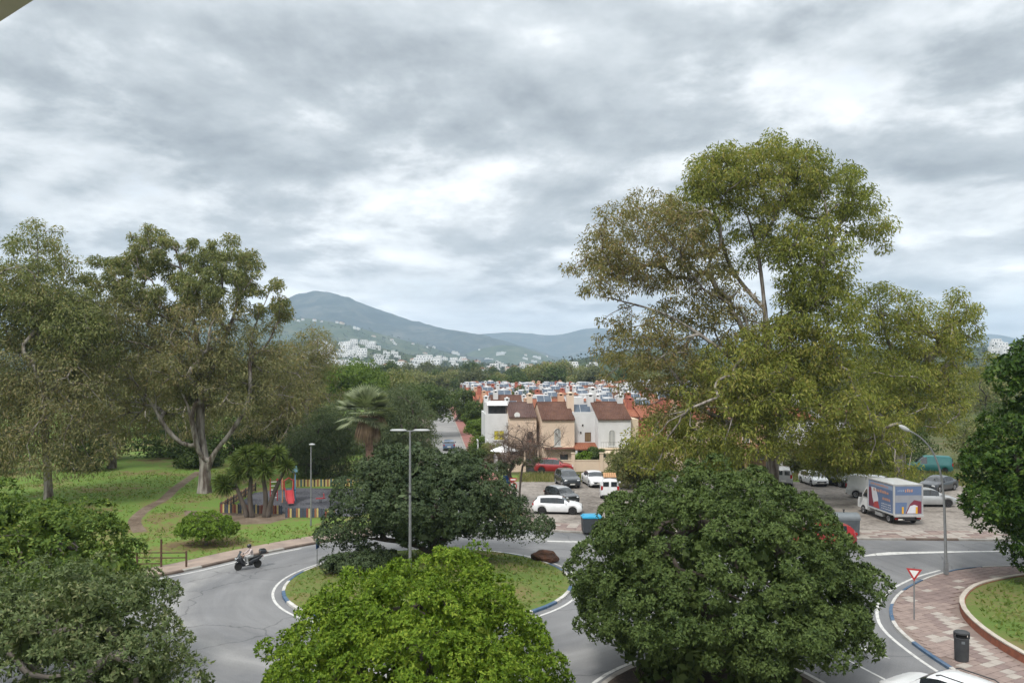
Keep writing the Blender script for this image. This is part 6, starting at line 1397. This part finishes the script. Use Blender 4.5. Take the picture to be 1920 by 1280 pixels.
def gable_house(root, x0, x1, D, He, Hr, wm, rm, ov=.22, yr=None, y0=0.0):
    yr = yr if yr is not None else D*.5
    sec = [(y0, 0), (y0, He), (yr, Hr), (D, He), (D, 0)]; V = [(x0, y, z) for y, z in sec]+[(x1, y, z) for y, z in sec]
    mesh_obj('wall', V, [(4, 3, 2, 1, 0), (5, 6, 7, 8, 9)]+[(i, i+1, 6+i, 5+i) for i in range(4)], wm, root)
    t = .12
    def slab(ya, za, yb, zb):
        nx = max(2, int((x1-x0+.1)/.12)); V = []; F = []
        for i in range(nx+1):
            x = x0-.06+(x1-x0+.12)*i/nx; w_ = .035 if i % 2 else 0.0
            V += [(x, ya, za+.02), (x, ya, za+t+w_), (x, yb, zb+t+w_), (x, yb, zb+.02)]
        for i in range(nx):
            for k in range(3): F.append((4*i+k, 4*i+k+1, 4*i+5+k, 4*i+4+k))
        F += [(0, 3, 2, 1), (4*nx, 4*nx+1, 4*nx+2, 4*nx+3)]
        return V, F
    sl = (Hr-He)/(yr-y0); V1, F1 = slab(y0-ov, He-sl*ov, yr, Hr); sl2 = (Hr-He)/(D-yr); V2, F2 = slab(D+ov, He-sl2*ov, yr, Hr)
    m = MB(); m.add(V1, F1); m.add(V2, F2); m.tube([(x0-.06, yr, Hr+.1), (x1+.06, yr, Hr+.1)], .11, 6); return m.build('roof', rm, root)
def flat_house(root, x0, x1, y0, y1, H, wm, par=.9, thick=.16):
    b = MB(); b.box(((x0+x1)/2, (y0+y1)/2, H/2), (x1-x0, y1-y0, H)); o = b.build('wall', wm, root)
    p = MB(); cx, cy = (x0+x1)/2, (y0+y1)/2
    for c, d in (((cx, y0+thick/2, H+par/2), (x1-x0, thick, par)), ((cx, y1-thick/2, H+par/2), (x1-x0, thick, par)), ((x0+thick/2, cy, H+par/2), (thick, y1-y0-2*thick, par)), ((x1-thick/2, cy, H+par/2), (thick, y1-y0-2*thick, par))): p.box(c, d)
    p.build('parapet', wm, root)
    fl = MB(); fl.box((cx, cy, H+.01), (x1-x0-2*thick, y1-y0-2*thick, .03)); fl.build('terrace', plain('terrace_tile', (.36, .17, .12), .8), root)
RZ = R(5.5); M_IRON = plain('iron_dark', (.025, .025, .027), .6)
def front_row():
    Yf = 97.0
    def hx(px): return (px-960)/FPX*Yf
    # white end house
    r = empty('town_house', (hx(908), Yf+3, 0), RZ, 'white corner house with roof terrace and yellow awning at the end of the row', 'house')
    flat_house(r, 0, 3.3, 0, 8, 5.3, W_WHITE, par=1.0); b = MB(); b.box((1.6, 3.4, 6.5), (3.0, 3.2, 2.4)); b.build('stair_head', W_WHITE, r)
    window(r, 1.75, 3.0, 1.3, 1.2, pane=M_YELLOW, frame=M_FRAMEW); b = MB(); b.box((1.6, 1.72, 6.55), (2.2, .1, 1.3)); b.build('glazing', M_PANE, r); b = MB(); b.add([(.3, .6, 7.3), (2.9, .6, 7.3), (2.9, 2.0, 7.7), (.3, 2, 7.7)], [(0, 1, 2, 3)]); b.build('porch_roof', W_WHITE, r)
    chimney(r, .3, 3, 7.6, .5, W_WHITE, .6); chimney(r, 3.1, 4, 6.2, 1.6, W_WHITE, .6)
    b = MB(); b.box((2.9, -.12, 5.0), (.5, .2, .35)); b.build('air_conditioner', M_LAMPGREY, r)
    # beige house A
    r = empty('town_house', (hx(955), Yf+1.2, 0), RZ, 'beige house with dark arched window and satellite dish behind the bare tree', 'house')
    gable_house(r, 0, 3.35, 9, 5.95, 7.5, W_BEIGE, R_DARK, yr=4.4); window(r, 2.55, 3.15, .85, 1.1, True, pane=M_HOLE, frame=M_FRAMEB)
    b = MB(); b.box((2.55, -.14, 3.0), (1.1, .28, .12)); b.build('balcony', mat('balcony_brick', (.28, .11, .08)), r)
    chimney(r, 3.0, 4.4, 7.2, 1.2, W_BEIGE, .7); b = MB(); b.lathe([(.36, 0), (.3, .08), (.12, .13)], (.95, -.15, 6.25), 14, axis='Y'); b.build('satellite_dish', M_SIGNW, r)
    b = MB(); b.box((.5, -.02, 2.6), (.12, .08, 5.2)); b.build('downpipe', W_BEIGE, r)
    for x, z in ((1.0, 2.6), (1.2, 4.9)):
        b = MB(); b.box((x, -.05, z), (.14, .08, .2)); b.build('wall_lamp', M_IRON, r)
    # carport in front of it
    r = empty('carport', (hx(957), Yf-2.5, 0), RZ, 'open carport of beams in front of the beige house', 'carport')
    for x in (0, 1.7, 3.3):
        for y in (0, 3.2):
            b = MB(); b.box((x, y, 1.35), (.16, .16, 2.7)); b.build('post', W_BEIGE, r)
    for y in (0, .64, 1.28, 1.92, 2.56, 3.2):
        b = MB(); b.box((1.65, y, 2.76), (3.7, .1, .12)); b.build('beam', mat('old_wood', (.10, .065, .05), (.15, .10, .08), scale=4), r)
    b = MB(); b.box((1.65, 1.6, 2.86), (3.5, 3.4, .04)); b.build('reed_cover', mat('reed', (.22, .16, .12), (.15, .11, .085), scale=6), r)
    # beige house B
    r = empty('town_house', (hx(1016), Yf, 0), RZ, 'beige gabled house with tall arched window in the middle of the front row', 'house')
    gable_house(r, 0, 4.0, 9, 5.75, 7.55, W_BEIGE, R_BROWN, yr=4.6); window(r, 1.9, 2.55, .80, 2.15, True, pane=M_SHUT, frame=M_FRAMEW); b = MB(); b.box((2.1, -.35, 2.28), (3.6, .75, .14)); b.build('balcony', W_BEIGE, r); b = MB(); b.box((2.1, -.75, 2.36), (3.7, .1, .18)); b.build('cornice', mat('balcony_brick2', (.24, .10, .075)), r)
    window(r, 2.7, .75, .95, .8, pane=M_PANE, frame=M_IRON); chimney(r, 4.0, 3.2, 6.2, 2.4, W_BEIGE, .85)
    b = MB()
    for k in range(5): b.box((2.35+k*.18, -.08, 1.15), (.025, .03, .8))
    b.build('window_bars', M_IRON, r)
    # white house C
    r = empty('town_house', (hx(1076), Yf+1.4, 0), RZ, 'white house with brown shuttered window and tiled porch next to the beige gable', 'house')
    flat_house(r, 0, 2.95, 0, 9, 5.6, W_WHITE, par=1.0); window(r, 1.85, 3.0, .75, 1.1, pane=mat('bronze_blind', (.17, .12, .06), (.22, .16, .09), scale=4), frame=M_FRAMEB, sill=False)
    solar(r, 1.3, 2.2, 5.7, 2.3, False); chimney(r, 2.7, 3.0, 6.2, 2.2, W_WHITE, .8); b = MB(); b.box((1.2, 5, 7), (2.0, 2.4, 2.6), taper=.85); b.build('stair_head', W_WHITE, r)
    b = MB(); b.add([(-.1, -1.9, 2.25), (2.95, -1.9, 2.25), (2.95, 0, 2.85), (-.1, 0, 2.85), (-.1, -1.9, 2.12), (2.95, -1.9, 2.12), (2.95, 0, 2.72), (-.1, 0, 2.72)], [(0, 1, 2, 3), (7, 6, 5, 4), (0, 4, 5, 1), (1, 5, 6, 2), (2, 6, 7, 3), (3, 7, 4, 0)]); b.build('porch_roof', R_TERRA, r)
    for x in (.1, 2.75):
        b = MB(); b.box((x, -1.75, 1.05), (.25, .25, 2.1)); b.build('porch_column', W_WHITE, r)
    b = MB(); b.box((1.9, -.03, 1.0), (1.0, .06, 2.0)); b.build('door', M_FRAMEB, r); b = MB(); b.box((.7, -.03, 1.2), (.9, .05, 1.2)); b.build('window', M_PANE, r)
    for x, z in ((.95, 4.1), (1.2, 5.0)):
        b = MB(); b.box((x, -.05, z), (.16, .08, .2)); b.build('wall_lamp', M_IRON, r)
    # white house D
    r = empty('town_house', (hx(1121), Yf-.2, 0), RZ, 'white gabled house with arched window and wire balcony at the right of the front row', 'house')
    gable_house(r, 0, 4.05, 9, 5.8, 7.6, W_WHITE, R_BROWN, yr=4.6); window(r, 1.7, 2.55, .85, 2.0, True, pane=M_SHUT, frame=M_FRAMEW)
    b = MB(); b.box((2.1, -.45, 2.3), (4.0, .9, .16)); b.build('balcony', W_CREAM, r)
    b = MB(); b.box((2.1, -.88, 3.1), (3.9, .02, .03))
    for k in range(14): b.box((.2+k*.3, -.88, 2.75), (.015, .015, .75))
    b.build('railing', M_IRON, r); chimney(r, 3.7, 4.4, 6.8, 1.5, W_WHITE, .7); chimney(r, .4, 5.6, 6.6, 2.6, W_WHITE, .8)
    b = MB(); b.box((2.2, -2.0, 2.05), (4.0, 3.0, .12)); b.build('porch_roof', W_CREAM, r)
    for x in (.4, 3.9):
        b = MB(); b.box((x, -3.3, 1.0), (.22, .22, 2.0)); b.build('porch_column', W_CREAM, r)
    b = MB(); b.box((4.6, 4, 2.9), (1.0, 7, 5.8)); b.build('side_wing', W_CREAM, r)
    # more houses behind the eucalypts
    for i, (x, wm, lb) in enumerate([(21.5, W_BEIGE, 'beige gabled house half hidden by the left side of the tall eucalyptus'), (27.0, W_PEACH, 'peach house hidden behind the tall eucalyptus trunk'), (32.2, W_WHITE, 'white house with porch showing right of the tall eucalyptus trunk'), (38.0, W_WHITE, 'white house hidden behind the second eucalyptus')]):
        r = empty('town_house', (x, Yf+1-i*.4, 0), RZ, lb, 'house'); gable_house(r, 0, 4.6, 9, 5.8, 7.5, wm, R_BROWN if i % 2 else R_TERRA, yr=4.6)
        window(r, 1.6, 3.0, .9, 1.3, i % 2 == 0, pane=M_PANE); window(r, 3.3, .9, 1.2, 1.1, pane=M_PANE); chimney(r, 3.9, 3.4, 6.6, 1.7, wm, .75)
        b = MB(); b.box((2.4, -1.0, 2.5), (3.6, 2.0, .14)); b.build('porch_roof', R_TERRA, r)
        for xx in (.8, 4.0):
            b = MB(); b.box((xx, -1.9, 1.22), (.25, .25, 2.43)); b.build('porch_column', wm, r)
        b = MB(); b.box((1.2, -.03, 1.05), (1.0, .06, 2.1)); b.build('door', M_FRAMEB, r)
front_row()
def gardens():
    r = empty('garden_wall', (-.6, 92.6, 0), R(2), 'beige garden wall with pillars and gates in front of the town houses', 'wall')
    x = 0
    spec = [(2.2, 1.25, 'w'), (1.3, 2.0, 'g'), (4.0, 1.3, 'w'), (.4, 2.1, 'p'), (2.9, 1.3, 'w'), (.4, 2.1, 'p'), (3.0, 1.55, 'w'), (.45, 2.2, 'p'), (1.5, 2.6, 'd'), (.45, 2.2, 'p'), (1.8, 1.4, 'w'), (.4, 2, 'p'), (4, 1.4, 'w')]
    MG = plain('gate_dark', (.03, .033, .036), .6)
    for w_, h, k in spec:
        b = MB()
        if k == 'w': b.box((x+w_/2, 0, h/2), (w_, .2, h)); b.build('panel', W_BEIGE, r); c = MB(); c.box((x+w_/2, 0, h+.03), (w_, .28, .06)); c.build('coping', W_CREAM, r)
        if k == 'p': b.box((x+w_/2, 0, h/2), (w_, .38, h)); b.build('pillar', W_BEIGE, r); c = MB(); c.box((x+w_/2, 0, h+.05), (w_+.1, .46, .1)); c.build('pillar_cap', W_CREAM, r)
        if k == 'g': b.box((x+w_/2, 0, .8), (w_-.1, .06, 1.5)); b.build('gate', MG, r)
        if k == 'd':
            b.box((x+w_/2, 0, h+.1), (w_+.6, .6, .14)); b.build('gate_roof', W_CREAM, r); c = MB()
            for i in range(7): c.box((x+.12+i*.2, 0, 1.0), (.03, .04, 2.0))
            c.box((x+w_/2, 0, 1.9), (w_, .04, .05)); c.box((x+w_/2, 0, .2), (w_, .04, .05)); c.build('gate', MG, r)
        x += w_
    for lb, (x, y, h, lm, s) in {'green hedge shrub in front of the white house porch': (8.6, 94.6, 2.1, LF_SHRUB, 1.0), 'dark shrub beside the hedge shrub in front of the white porch': (10.0, 94.8, 2.6, LF_DKTREE, .8), 'climbing green bush over the garden of the white corner house': (-4.0, 101, 3.4, LF_BRIGHT, 1.2), 'dull green garden bush beside the white parasol': (-2.4, 97.2, 2.7, LF_EUCL, 1.1), 'dark garden bush behind the carob tree crown': (-4.5, 95, 2.4, LF_DKTREE, 1.3)}.items():
        o = blob_tree('garden_bush', lb, (x, y, 0), [((x, y, h*.55), (1.2*s, 1.0*s, h*.45), 1, .4)], .6, .55, 4500, .24, .11, lm, int(x*10+400), trunk_r=.08, ntar=18); o['category'] = 'bush'
    r = empty('garden_parasol', (-.9, 94.6, 0), 0, 'white parasol in the garden left of the bare tree', 'parasol')
    b = MB(); b.tube([(0, 0, 0), (0, 0, 2.6)], .03, 6); b.build('pole', M_STEEL, r); b = MB(); b.lathe([(1.7, 2.25), (1.2, 2.5), (.5, 2.75), (.03, 2.9)], (0, 0, 0), 8); b.build('canopy', plain('parasol_white', (.66, .66, .66), .9), r)
    # wall along the street
    wl = [p for p in offset(K2, 2.75) if 92 < p.y < 205]; wl = resample(wl, 4.0); r = empty('street_wall', (wl[-1].x, wl[-1].y, 0), 0, 'long white garden wall along the red pavement of the far street', 'wall')
    for a, b_ in zip(wl, wl[1:]):
        d = b_-a; b = MB(); b.box(((a.x+b_.x)/2-wl[-1].x, (a.y+b_.y)/2-wl[-1].y, .85), (d.length-.02, .2, 1.7), math.atan2(d.y, d.x)); b.build('panel', W_WHITE, r)
    r = empty('garden_pergola', (-4.2, 98.6, 0), RZ, 'white garden pergola left of the corner house', 'pergola')
    for x in (0, 1.2, 2.4):
        for y in (0, 2.5):
            b = MB(); b.box((x, y, 1.5), (.14, .14, 3.0)); b.build('post', W_WHITE, r)
        b = MB(); b.box((x, 1.25, 3.05), (.1, 3.2, .12)); b.build('beam', W_WHITE, r)
gardens()
def estate():
    P = []
    def proto(lb): r = empty('estate_house', (0, 0, 0), RZ, lb, 'house'); P.append(r); return r
    r = proto('white brown-roofed house'); gable_house(r, 0, 4.9, 9, 5.5, 7.2, W_WHITE, R_BROWN); chimney(r, .8, 3.2, 6.2, 1.6, W_WHITE); chimney(r, 4.4, 5.2, 6.2, 1.3, W_WHITE, .6); window(r, 2.4, 3.1, .9, 1.3); solar(r, 2.6, 7.6, 6.3, 2.0, True)
    r = proto('peach terracotta-roofed house'); gable_house(r, 0, 4.9, 9, 5.5, 7.0, W_PEACH, R_TERRA); chimney(r, 4.2, 3.4, 6.2, 1.5, W_PEACH, .85); window(r, 1.6, 3.1, .9, 1.3); solar(r, 1.6, 2.0, 6.0, 1.8, False)
    r = proto('white flat-roofed house with solar panels'); flat_house(r, 0, 4.9, 0, 9, 5.6, W_WHITE, .8); solar(r, 1.4, 2.2, 5.7, 2.2); solar(r, 3.7, 2.4, 5.7, 1.7, False); chimney(r, .5, 5, 5.6, 1.9, W_WHITE, .65); b = MB(); b.box((3.4, 6, 6.7), (2.2, 2.6, 2.2)); b.build('stair_head', W_WHITE, r); window(r, 2.4, 3.1, 1.0, 1.2)
    r = proto('terracotta red house'); gable_house(r, 0, 4.9, 9, 5.4, 6.8, W_RED, R_TERRA); chimney(r, 4.3, 3, 5.8, 1.9, W_RED, .8); window(r, 2.2, 3.0, .9, 1.3); b = MB(); b.box((2.45, -.05, 5.35), (5.0, .12, .16)); b.build('cornice', W_WHITE, r); solar(r, 2.2, 7.4, 6.0, 2.0)
    r = proto('white house with red-capped stair tower'); flat_house(r, 0, 4.9, 0, 9, 5.2, W_WHITE, .9); b = MB(); b.box((1.3, 4.5, 6.5), (2.4, 3.0, 2.6)); o = b.build('stair_head', W_WHITE, r); b = MB(); b.box((1.3, 4.5, 7.9), (2.8, 3.4, .3), taper=.55); b.build('roof_cap', R_TERRA, r); solar(r, 3.6, 2.2, 5.4, 2.2); chimney(r, 4.4, 6, 5.4, 1.6, W_WHITE, .6); window(r, 2.4, 3.0, .9, 1.2)
    labels = [p['label'] for p in P]; rng = random.Random(77); used = [False]*5; rows = ['second', 'third', 'fourth', 'fifth', 'sixth', 'seventh', 'eighth', 'ninth', 'tenth', 'eleventh', 'twelfth']; nth = ['first']+rows+['thirteenth', 'fourteenth', 'fifteenth', 'sixteenth', 'seventeenth', 'eighteenth']
    for k in range(11):
        Y = 111+13.2*k; x = -0.6-.105*(Y-100); cnt = 0; x1 = .19*Y+11
        while x < x1:
            t = rng.choice((0, 0, 0, 1, 1, 2, 3, 3, 4)); o = P[t] if not used[t] else copy_tree(P[t]); used[t] = True
            if t == 3 and x < -4 and k > 2: pass
            sx = rng.choice((1, 1, -1)); o.location = (x+(5 if sx < 0 else 0), Y+.096*(x+8)+rng.uniform(-1.2, 1.2), rng.uniform(-.5, .3)); o.scale = (sx, 1, 1)
            cnt += 1; tag(o, f'{labels[t]}, {nth[cnt-1]} from the street in the {rows[k]} estate row', 'house', f'estate houses of the {rows[k]} row')
            x += 5.0+(1.6 if rng.random() < .22 else 0)
estate()
def estate_trees():
    rng = random.Random(31); r0 = blob_tree('estate_tree', 'x', (0, 0, 0), [((0, 0, 4.6), (2.2, 2.2, 2.6), 1, .4)], 1.1, 1.0, 3000, .4, .18, LF_DKTREE, 90, trunk_r=.15, ntar=20)
    first = True; rows = ['second', 'third', 'fourth', 'fifth', 'sixth', 'seventh', 'eighth', 'ninth', 'tenth']
    for k in range(9):
        for j in range(2):
            Y = 108+13.2*k+rng.uniform(-.8, .8); o = r0 if first else copy_tree(r0); first = False
            x = rng.uniform(-1-.1*(Y-100), .18*Y+5); s = rng.uniform(.65, 1.05); o.location = (x, Y+.096*(x+8), 0); o.scale = (s, s, s*rng.uniform(.9, 1.25)); o.rotation_euler.z = rng.uniform(0, 6); tag(o, f'small garden tree in front of the {rows[k]} estate row', 'tree', f'garden trees of the {rows[k]} row')
estate_trees()
def villas():
    M_VW = wallmat('villa_white', (.62, .62, .61), (.52, .52, .51)); M_VC = wallmat('villa_cream', (.55, .48, .40), (.46, .40, .33))
    def villa(lb, boxes, wm, roof):
        r = empty('hillside_villa', (0, 0, 0), 0, lb, 'villa'); m = MB(); wn = []
        for x, y, z, a, b, c in boxes: m.box((x, y, z+c/2-4), (a, b, c+8))
        m.build('wall', wm, r); rf = MB()
        for x, y, z, a, b, c in boxes:
            if roof: rf.box((x, y, z+c+.7), (a*1.05, b*1.05, 1.4), taper=.35)
            else: rf.box((x, y, z+c+.25), (a*.94, b*.94, .5))
        rf.build('roof', R_TERRA if roof else M_VW, r)
        for x, y, z, a, b, c in boxes:
            n = max(2, int(a/4))
            for fl in range(max(1, int(c/3.2))):
                for i in range(n):
                    w_ = MB(); w_.box((x-a/2+(i+.5)*a/n, y-b/2-.02, z+1.7+fl*3.2), (a/n*.5, .12, 1.7)); w_.build('window', M_PANE, r)
        return r
    V = [villa('white cubic villa', [(0, 0, 0, 14, 10, 6), (-3, 2, 6, 7, 7, 3)], M_VW, False), villa('white villa with shallow tiled roof', [(0, 0, 0, 12, 9, 6)], M_VW, True), villa('long white apartment terrace', [(0, 0, 0, 34, 10, 7), (-8, 1, 7, 14, 8, 3)], M_VW, False), villa('stepped white apartment block', [(0, 0, 0, 22, 9, 5), (2, 5, 5, 20, 8, 4), (4, 9, 9, 15, 7, 4)], M_VW, False), villa('cream villa with tiled roof', [(0, 0, 0, 13, 9, 6), (8, 2, 0, 7, 7, 3.5)], M_VC, True)]
    L = [v['label'] for v in V]; used = [False]*5; rng = random.Random(5); count = [0]
    proj = {}
    for nm, A in HILLS.items():
        B = A.reshape(-1, 3); B = B[B[:, 2] > -50]; px = 960+B[:, 0]/B[:, 1]*FPX; py = HZ-(B[:, 2]-CAMZ)/B[:, 1]*FPX; proj[nm] = (B, px, py)
    def put(hill_, px, py, t, where, grp, s=1.0):
        B, X, Y = proj[hill_]; d = (X-px)**2+((Y-py)*1.5)**2; i = int(np.argmin(d)); 
        if d[i] > 900: return
        p = B[i]+np.array([(px-X[i])/FPX*B[i][1], 0, 0]); o = V[t] if not used[t] else copy_tree(V[t]); used[t] = True
        o.location = (p[0], p[1]-2, p[2]); o.rotation_euler.z = rng.uniform(-.35, .35); o.scale = (s, s, s); tag(o, f'{L[t]} {where}', 'villa', grp)
    tw = 'on the slope below the big mountain'; g1 = 'villas on the town slope'
    for k in range(30): put('town_slope', rng.uniform(600, 720), rng.uniform(645, 690), rng.choice((0, 2, 3, 3, 2)), 'in the dense cluster left on the slope below the big mountain', 'dense cluster of white houses', rng.uniform(.75, 1.1))
    for px, py, t in [(690, 645, 2), (660, 648, 3), (650, 655, 2), (700, 652, 2), (675, 668, 3), (665, 676, 3), (690, 678, 3), (655, 684, 2), (685, 685, 2), (725, 665, 0), (740, 663, 0), (745, 673, 0), (765, 672, 1), (738, 680, 3), (785, 680, 3), (800, 682, 3), (760, 690, 2), (780, 691, 2), (810, 690, 3), (720, 683, 2), (600, 668, 2), (610, 660, 3), (590, 672, 2)]: put('town_slope', px, py, t, tw, g1, rng.uniform(.9, 1.2))
    for k in range(26): put('town_slope', rng.uniform(720, 960), rng.uniform(672, 694), rng.choice((0, 0, 1, 4, 3)), tw, g1, rng.uniform(.7, 1.05))
    for px, py in [(552, 598), (560, 601), (568, 600), (590, 601), (603, 603), (632, 604), (640, 606), (665, 615), (672, 617), (700, 630), (735, 640)]: put('villa_ridge', px, py, rng.choice((0, 1, 4)), 'along the crest of the ridge under the mountain', 'villas on the ridge crest', rng.uniform(.7, 1.2))
    for k in range(16): put('villa_ridge', rng.uniform(640, 900), rng.uniform(640, 686), rng.choice((0, 1, 4, 2)), 'scattered on the wooded ridge', 'villas scattered on the ridge', rng.uniform(.6, 1.0))
    for k in range(14): put('wooded_knoll', rng.uniform(870, 1030), rng.uniform(655, 686), rng.choice((0, 1, 2)), 'on the wooded knoll in the middle distance', 'villas on the knoll', rng.uniform(.7, 1.2))
    for k in range(26): put('green_hill', rng.choice((rng.uniform(960, 1040), rng.uniform(900, 1120))), rng.uniform(684, 697), rng.choice((0, 1, 3, 4, 4)), 'at the foot of the green hill', 'villas at the foot of the green hill', rng.uniform(.6, .95))
    for px, py in [(1868, 650), (1880, 656), (1875, 664), (1862, 660), (1890, 668)]: put('green_hill', px, py, rng.choice((0, 3)), 'on the hill left of the right edge tree', 'villas on the right hill', .9)
    # woodland on the near slopes: reads as one mass
    rg = np.random.default_rng(9); C = []
    for nm, n, s in (('town_slope', 3800, 6.0), ('green_hill', 4200, 4.6), ('villa_ridge', 2600, 9.0)):
        B = HILLS[nm][:-3].reshape(-1, 3); B = B[(B[:, 2] > -20)]; i = rg.integers(0, len(B), n); p = B[i]+rg.normal(0, 1, (n, 3))*np.array([18, 18, 0]); C.append(np.concatenate([p, np.full((n, 1), s)], 1))
    C = np.concatenate(C); m = 4; idx = np.repeat(np.arange(len(C)), m); n = len(idx); s = C[idx, 3:4]*rg.uniform(.5, 1, (n, 1))
    pos = C[idx, :3]+rg.normal(0, .42, (n, 3))*C[idx, 3:4]*np.array([1, 1, .6])+np.array([0, 0, 1])*C[idx, 3:4]*.25; u = nrm(rg.normal(0, 1, (n, 3))); v = nrm(np.cross(u, rg.normal(0, 1, (n, 3))))
    o = quads_np('hillside_woodland', np.stack([pos-u*s*.5, pos-v*s*.4, pos+u*s*.5, pos+v*s*.4], 1), leafmat('woodland_leaf', (.022, .035, .018), (.062, .075, .034), nscale=.02, trans=.1), None); tag(o, 'scrubby woodland between the villas on the hills', 'woodland', kind='stuff')
villas()
